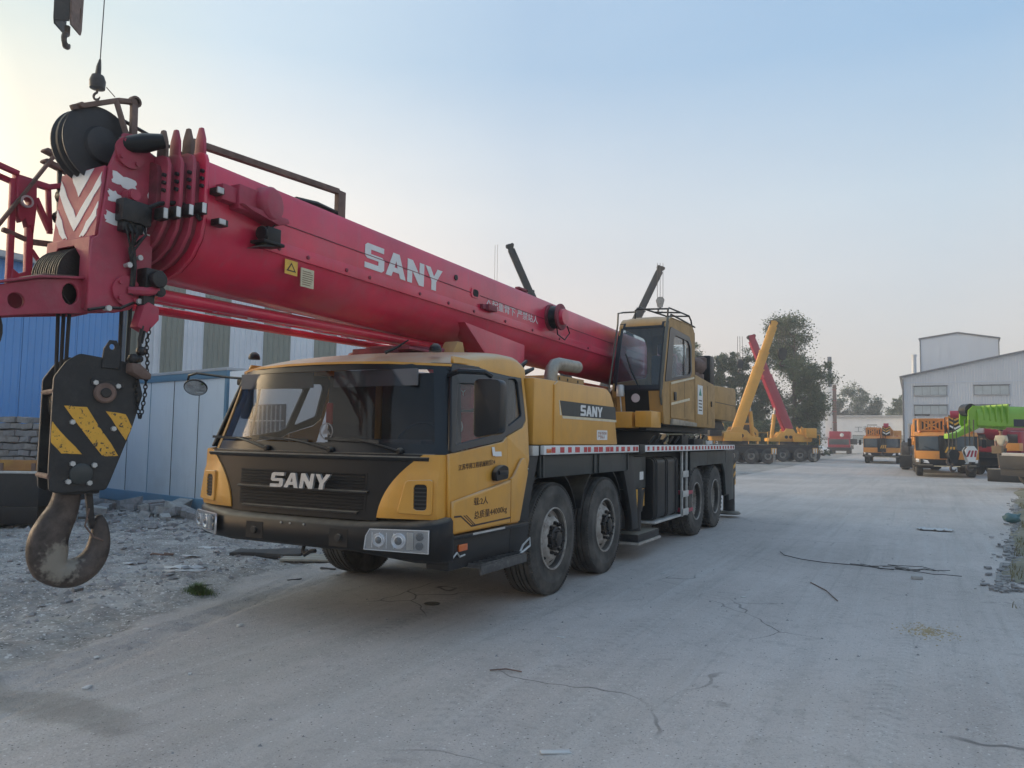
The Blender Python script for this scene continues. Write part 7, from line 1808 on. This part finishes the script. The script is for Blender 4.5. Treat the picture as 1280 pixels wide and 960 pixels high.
for k in range(420):
    y = 2.6 + 17 * r5.random() ** 1.4; x = verge_x(y) + r5.gauss(.05, .14); s = r5.choice((.02, .03, .045, .07)); p = Vector((x, y, .02)); me_ = r5.choice(ROCKS); R_ = Matrix.Rotation(r5.uniform(0, 6), 3, 'Z')
    rub.add([p + R_ @ Vector((v.co.x * s, v.co.y * s, v.co.z * s * .6)) for v in me_.vertices], [tuple(f.vertices) for f in me_.polygons])
for k in range(420):
    if k < 200: x, y, s = r5.uniform(-11.5, -5.5), r5.uniform(.6, 3.2), r5.choice((.05, .07, .09, .13))
    else: x, y, s = r5.uniform(-8, -2.2), r5.uniform(-2.8, 2.6), r5.choice((.03, .04, .05, .08))
    p = Vector((x, y, gz(x, y))); me_ = r5.choice(ROCKS); R_ = Matrix.Rotation(r5.uniform(0, 6), 3, 'Z') @ Matrix.Rotation(r5.uniform(-.5, .5), 3, 'X')
    fl_ = r5.uniform(.35, .9); rub.add([p + R_ @ Vector((v.co.x * s, v.co.y * s, v.co.z * s * fl_)) + Vector((0, 0, s * .1)) for v in me_.vertices], [tuple(f.vertices) for f in me_.polygons])
o = rub.done('rubble', STONE2, None, smooth=False); o['kind'] = 'stuff'
# stack of stone bricks at the far left
t = thing('stone_stack', 'rough stack of grey stone bricks at the left edge behind the dark trailer', 'stone stack', (-10.6, .75, 0), math.radians(31))
bm_ = []
for q in range(6):
    me_ = rock_mesh(40 + q, .23, .20, .115); me_.materials.append(BRICKM if q % 2 else STONE2); bm_.append(me_)
for lay in range(15):
    for c in range(14):
        for dep in range(2):
            if lay == 14 and rnd.random() < .35: continue
            o = bpy.data.objects.new('stone', rnd.choice(bm_)); link(o, t)
            o.location = (-1.6 + c * .205 + (lay % 2) * .1 + rnd.uniform(-.015, .015), dep * .19 + rnd.uniform(-.03, .03), .06 + lay * .122); o.rotation_euler = (rnd.uniform(-.12, .12), rnd.uniform(-.12, .12), rnd.uniform(-.2, .2) + (math.pi if rnd.random() < .5 else 0))
bx('stone_core', STONE2, t, -1.7, 1.3, .05, .35, 0, 1.70, .02)
# dark trailer bed with a plank
t = thing('trailer', 'low dark trailer bed with a brown and yellow plank at the left edge', 'trailer', (-8.0, .0, 0), math.radians(31))
bx('bed', DRK, t, -2.5, .25, 0, 1.5, .36, .90, .02)
bx('edge_rail', ALU, t, -2.5, .25, -.02, .03, .885, .925, .006)
bx('plank', mat('brown yellow painted plank', (.33, .16, .05), .7, dirt=.5, dcol=(.45, .28, .06), dscale=4), t, -2.4, .20, .04, .09, .925, 1.10, .01)
for x in (-1.6, -.4, .1): bx('bracket', RUST, t, x, x + .06, .02, .10, .925, 1.05, .004)
for x in (-1.2, .2): B().lathe([(.18, -.1), (.36, -.1), (.38, 0), (.36, .1), (.18, .1)], (x, .5, .38), (0, 1, 0), 18).done('wheel', RUB, t)
bx('side_skirt', BLK, t, -2.5, .25, .0, .03, .08, .36, .01)
# mats, planks and sheets on the dirt
MATB = mat('dark rubber mat', (.045, .043, .042), .8, dirt=.5, dcol=(.12, .115, .105), dscale=6, bump=.4)
WOOD = mat('pale dusty planks', (.36, .34, .29), .85, dirt=.4, dcol=(.22, .2, .17), dscale=8, streak=True, bump=.3)
b = B(); b.v = []; P = [[Vector((x, y, .02 + .045 + .012 * math.sin(x * 7) * math.sin(y * 5))) for y in (-.20, 0, .20)] for x in [-.45 + .1 * i for i in range(10)]]
o = b.slab(P, (0, 0, -.055)).done('rubber_mat', MATB, None, .012); o.location = (-2.85, .25, gz(-2.85, .25)); o.rotation_euler = (0, 0, math.radians(28)); tag(o, 'dark folded rubber mat lying before the crane bumper', 'mat')
t = thing('plank_pallet', 'pale wooden boards lying flat on the dirt beside the dark mat', 'boards', (-2.15, .42, gz(-2.15, .42)), math.radians(28))
for k in range(4): bx('board', WOOD, t, -.45, .45, -.22 + k * .11, -.125 + k * .11, .005, .032 + .004 * (k % 2), .004)
SHEET = mat('pale plastic sheet', (.50, .51, .51), .6, dirt=.3, dcol=(.3, .3, .29), dscale=6)
for k, (x, y, rx, ry, lb) in enumerate(((-3.05, -.85, .26, .10, 'torn pale sheet lying on the dirt left of the bumper'), (-2.55, -1.25, .20, .06, 'narrow pale scrap lying behind the grass tuft'), (-3.6, -.35, .14, .05, 'small pale scrap lying near the rubble'), (-4.0, .3, .2, .09, 'pale flattened bag lying far behind the hook'), (-3.9, -1.0, .10, .05, 'white torn paper near the hanging hook'))):
    pts_ = blob(0, 0, rx, ry, 26, 20 + k, rnd.uniform(-.3, .6)); v = [(a, c, .012 + .012 * math.sin(a * 31) * math.cos(c * 27)) for a, c in pts_] + [(0, 0, .018)]
    n = len(pts_); o = B().add(v, [(i, (i + 1) % n, n) for i in range(n)]).done('plastic_scrap', SHEET, None); o.location = (x, y, gz(x, y) + .004); tag(o, lb, 'scrap')
    md = o.modifiers.new('thickness', 'SOLIDIFY'); md.thickness = .004
b = B(); b.tube([(0, 0, .03), (.12, -.06, .06), (.24, -.02, .05), (.28, .10, .04), (.20, .18, .03), (.05, .16, .03)], .012, 6)
o = b.done('bent_rod', RUST); o.location = (-4.1, -.55, gz(-4.1, -.55)); tag(o, 'bent rusty rod lying on the dirt right of the hook', 'rod')
t = thing('lying_pole', 'thin dark pole leaning on the trailer edge at far left', 'pole', (-9.4, -.6, .2), .5); B().tube([(0, 0, 0), (1.3, 0, .55)], .012, 6).done('pole', DRK, t)
def bits(lst, m, lb, cat, nm, grp=None):
    for k, (x, y, sx, sy, sz, rz) in enumerate(lst):
        o = B().box(-sx / 2, sx / 2, -sy / 2, sy / 2, 0, sz).done(nm, m, None, min(sx, sy, sz) * .2); o.location = (x, y, gz(x, y) + .001); o.rotation_euler = (rnd.uniform(-.06, .06), rnd.uniform(-.06, .06), rz)
        tag(o, lb[k] if isinstance(lb, list) else lb, cat, grp)
bits([(.05, -4.05, .035, .06, .012, .5), (-.55, -3.6, .03, .05, .010, 1.2), (-.9, -2.95, .05, .03, .010, .2), (-1.0, -3.2, .03, .03, .012, 2), (.35, -3.55, .02, .04, .008, .8), (-.35, -2.5, .03, .05, .02, .1)], SHEET, 'little white paper bit lying on the dusty ground at lower left', 'litter', 'litter', 'white bits on the lower left ground')
bits([(2.93, -3.47, .15, .035, .008, .62)], SHEET, ['white flattened strip lying on the concrete at bottom centre'], 'litter', 'litter')
P = [[Vector((-.27 + .54 * i / 14, -.13 + .26 * j / 8, .02 + .05 * max(0, mnoise.noise(Vector((i * .5, j * .6, 3)))) + .01)) for j in range(9)] for i in range(15)]
P = [[Vector((p.x * (1 + .3 * mnoise.noise(Vector((p.y * 9, 1, 0)))), p.y * (1 + .5 * mnoise.noise(Vector((p.x * 7, 5, 0)))), p.z)) for p in r] for r in P]
o = B().slab(P, (0, 0, -.012)).done('litter', SHEET); o.location = (4.86, 8.9, gz(4.86, 8.9)); tag(o, 'crumpled pale sack flattened on the concrete near the verge', 'litter')
bits([(4.55, 3.0, .12, .05, .04, .2)], STONE, ['small white block lying on the road right of the twigs'], 'stone', 'stone')
bits([(2.05, -1.45, .07, .03, .006, .3), (3.0, .9, .05, .04, .006, .9), (1.9, 1.8, .06, .03, .006, 0)], SHEET, 'thin white flake lying on the open concrete', 'litter', 'litter', 'white flakes on the concrete')
bits([(-1.45, -.75, .16, .03, .014, 1.0), (-1.9, -1.55, .14, .035, .014, .5), (-1.55, -.1, .2, .04, .012, .2)], MATB, ['dark splinter lying between the grass tuft and the bumper', 'dark splinter lying just left of the grass tuft', 'longest dark splinter lying near the front wheel on the dirt'], 'splinter', 'splinter', 'dark splinters near the tuft')
mh = B().lathe([(.075, 0), (.07, .006), (.0, .006)], (.52, -1.0, gz(.52, -1) + .002), (0, 0, 1), 20).done('drain_cap', BLK); tag(mh, 'small dark round drain cap in the concrete before the front wheel', 'drain cap')
# wire and twigs on the road
b = B(); r3 = random.Random(9)
for k in range(8):
    x, y = 3.80 + k * .09 + r3.uniform(-.05, .05), 3.75 + r3.uniform(-.25, .2); a = r3.uniform(-.5, .3)
    pts_ = [(x + j * .11 * math.cos(a) * r3.uniform(.8, 1.2), y + j * .11 * math.sin(a) + r3.uniform(-.03, .03), .015 + r3.uniform(0, .03)) for j in range(6)]; b.tube(pts_, .0042, 4)
b.tube([(2.85, 4.3, .02), (2.95, 4.0, .02), (3.2, 3.75, .02), (3.5, 3.62, .02), (3.9, 3.55, .03), (4.3, 3.5, .02)], .006, 5)
o = b.done('wire_tangle', mat('dull dark wire', (.06, .058, .055), .8)); tag(o, 'tangle of dark wire and twigs lying across the open road', 'wire')
b = B(); b.tube([(2.0, -2.5, .008), (2.08, -2.42, .008), (2.2, -2.42, .008)], .005, 4); o = b.done('twig', RUST); tag(o, 'short curved twig lying on the concrete in the foreground', 'twig')
b = B(); b.tube([(3.5, 2.1, .008), (3.7, 1.7, .008), (3.85, 1.2, .008)], .006, 4); o = b.done('twig', RUST); tag(o, 'long thin twig on the road below the wire tangle', 'twig')
SAND = mat('spilled ochre sand', (.36, .29, .17), .95, dirt=.3, dcol=(.26, .25, .23), dscale=9, bump=.5, bscale=50)
r4 = random.Random(3); b = B()
for k in range(420):
    a = r4.uniform(0, 6.28); q = abs(r4.gauss(0, 1)); x = 4.62 + math.cos(a) * q * .13; y = .35 + math.sin(a) * q * .17; s = r4.uniform(.006, .016); p = Vector((x, y, gz(x, y) - .001))
    b.add([p + Vector((s, 0, 0)), p + Vector((-s * .8, s * .6, 0)), p + Vector((-s * .3, -s, 0)), p + Vector((0, 0, s * .5))], [(0, 1, 3), (1, 2, 3), (2, 0, 3), (0, 2, 1)])
o = b.done('sand_spill', SAND, None, smooth=False); o['kind'] = 'stuff'
bagm = mat('blue green plastic bag', (.07, .15, .16), .45, dirt=.3, dscale=8)
P = []
b = B(); b.sphere((0, 0, .09), .13, 16, (1.2, .9, .7)); b.v = [tuple(Vector(v) * (1 + .28 * mnoise.noise(Vector(v) * 14))) for v in b.v]; b.tube([(.08, 0, .14), (.15, .02, .19)], [.03, .012], 6)
o = b.done('rubbish_bag', bagm); o.location = (6.25, 11.0, .03); tag(o, 'blue green rubbish bag lying in the gutter along the verge', 'bag')
for q in ((6.55, 8.0, .5, .16, .02, .4),): bits([q], SHEET, ['flat pale wrapper lying on the verge below the rubbish bag'], 'litter', 'litter')
# joint across the concrete in the foreground
b = B()
for (x0, y0), (x1, y1) in (((.95, -4.95), (1.9, -4.15)), ((1.9, -4.15), (2.15, -3.95))):
    pass

stain = mat('damp oily concrete', (.105, .100, .090), .6, dirt=.4, dcol=(.15, .145, .135), dscale=8)

# =================================================================== tidy tree depth: nothing deeper than thing > part > sub-part
def depth(o):
    d = 0
    while o.parent is not None: o = o.parent; d += 1
    return d
for o in list(COL.objects):
    while o.parent is not None and depth(o) > 2:
        p = o.parent
        if p.matrix_local != Matrix.Identity(4): o.matrix_local = p.matrix_local @ o.matrix_local
        o.parent = p.parent

# =================================================================== thin evening haze over the yard
hv = B().box(-170, 150, -60, 200, -1.0, 24).done('haze', None, None, smooth=False); hv['kind'] = 'stuff'
hm = bpy.data.materials.new('thin haze'); hm.use_nodes = True
t = hm.node_tree; t.nodes.clear(); ou = t.nodes.new('ShaderNodeOutputMaterial'); pv = t.nodes.new('ShaderNodeVolumePrincipled')
pv.inputs['Color'].default_value = (.92, .94, .97, 1); pv.inputs['Density'].default_value = .0021; pv.inputs['Anisotropy'].default_value = .2
t.links.new(pv.outputs[0], ou.inputs['Volume']); hv.data.materials.append(hm)
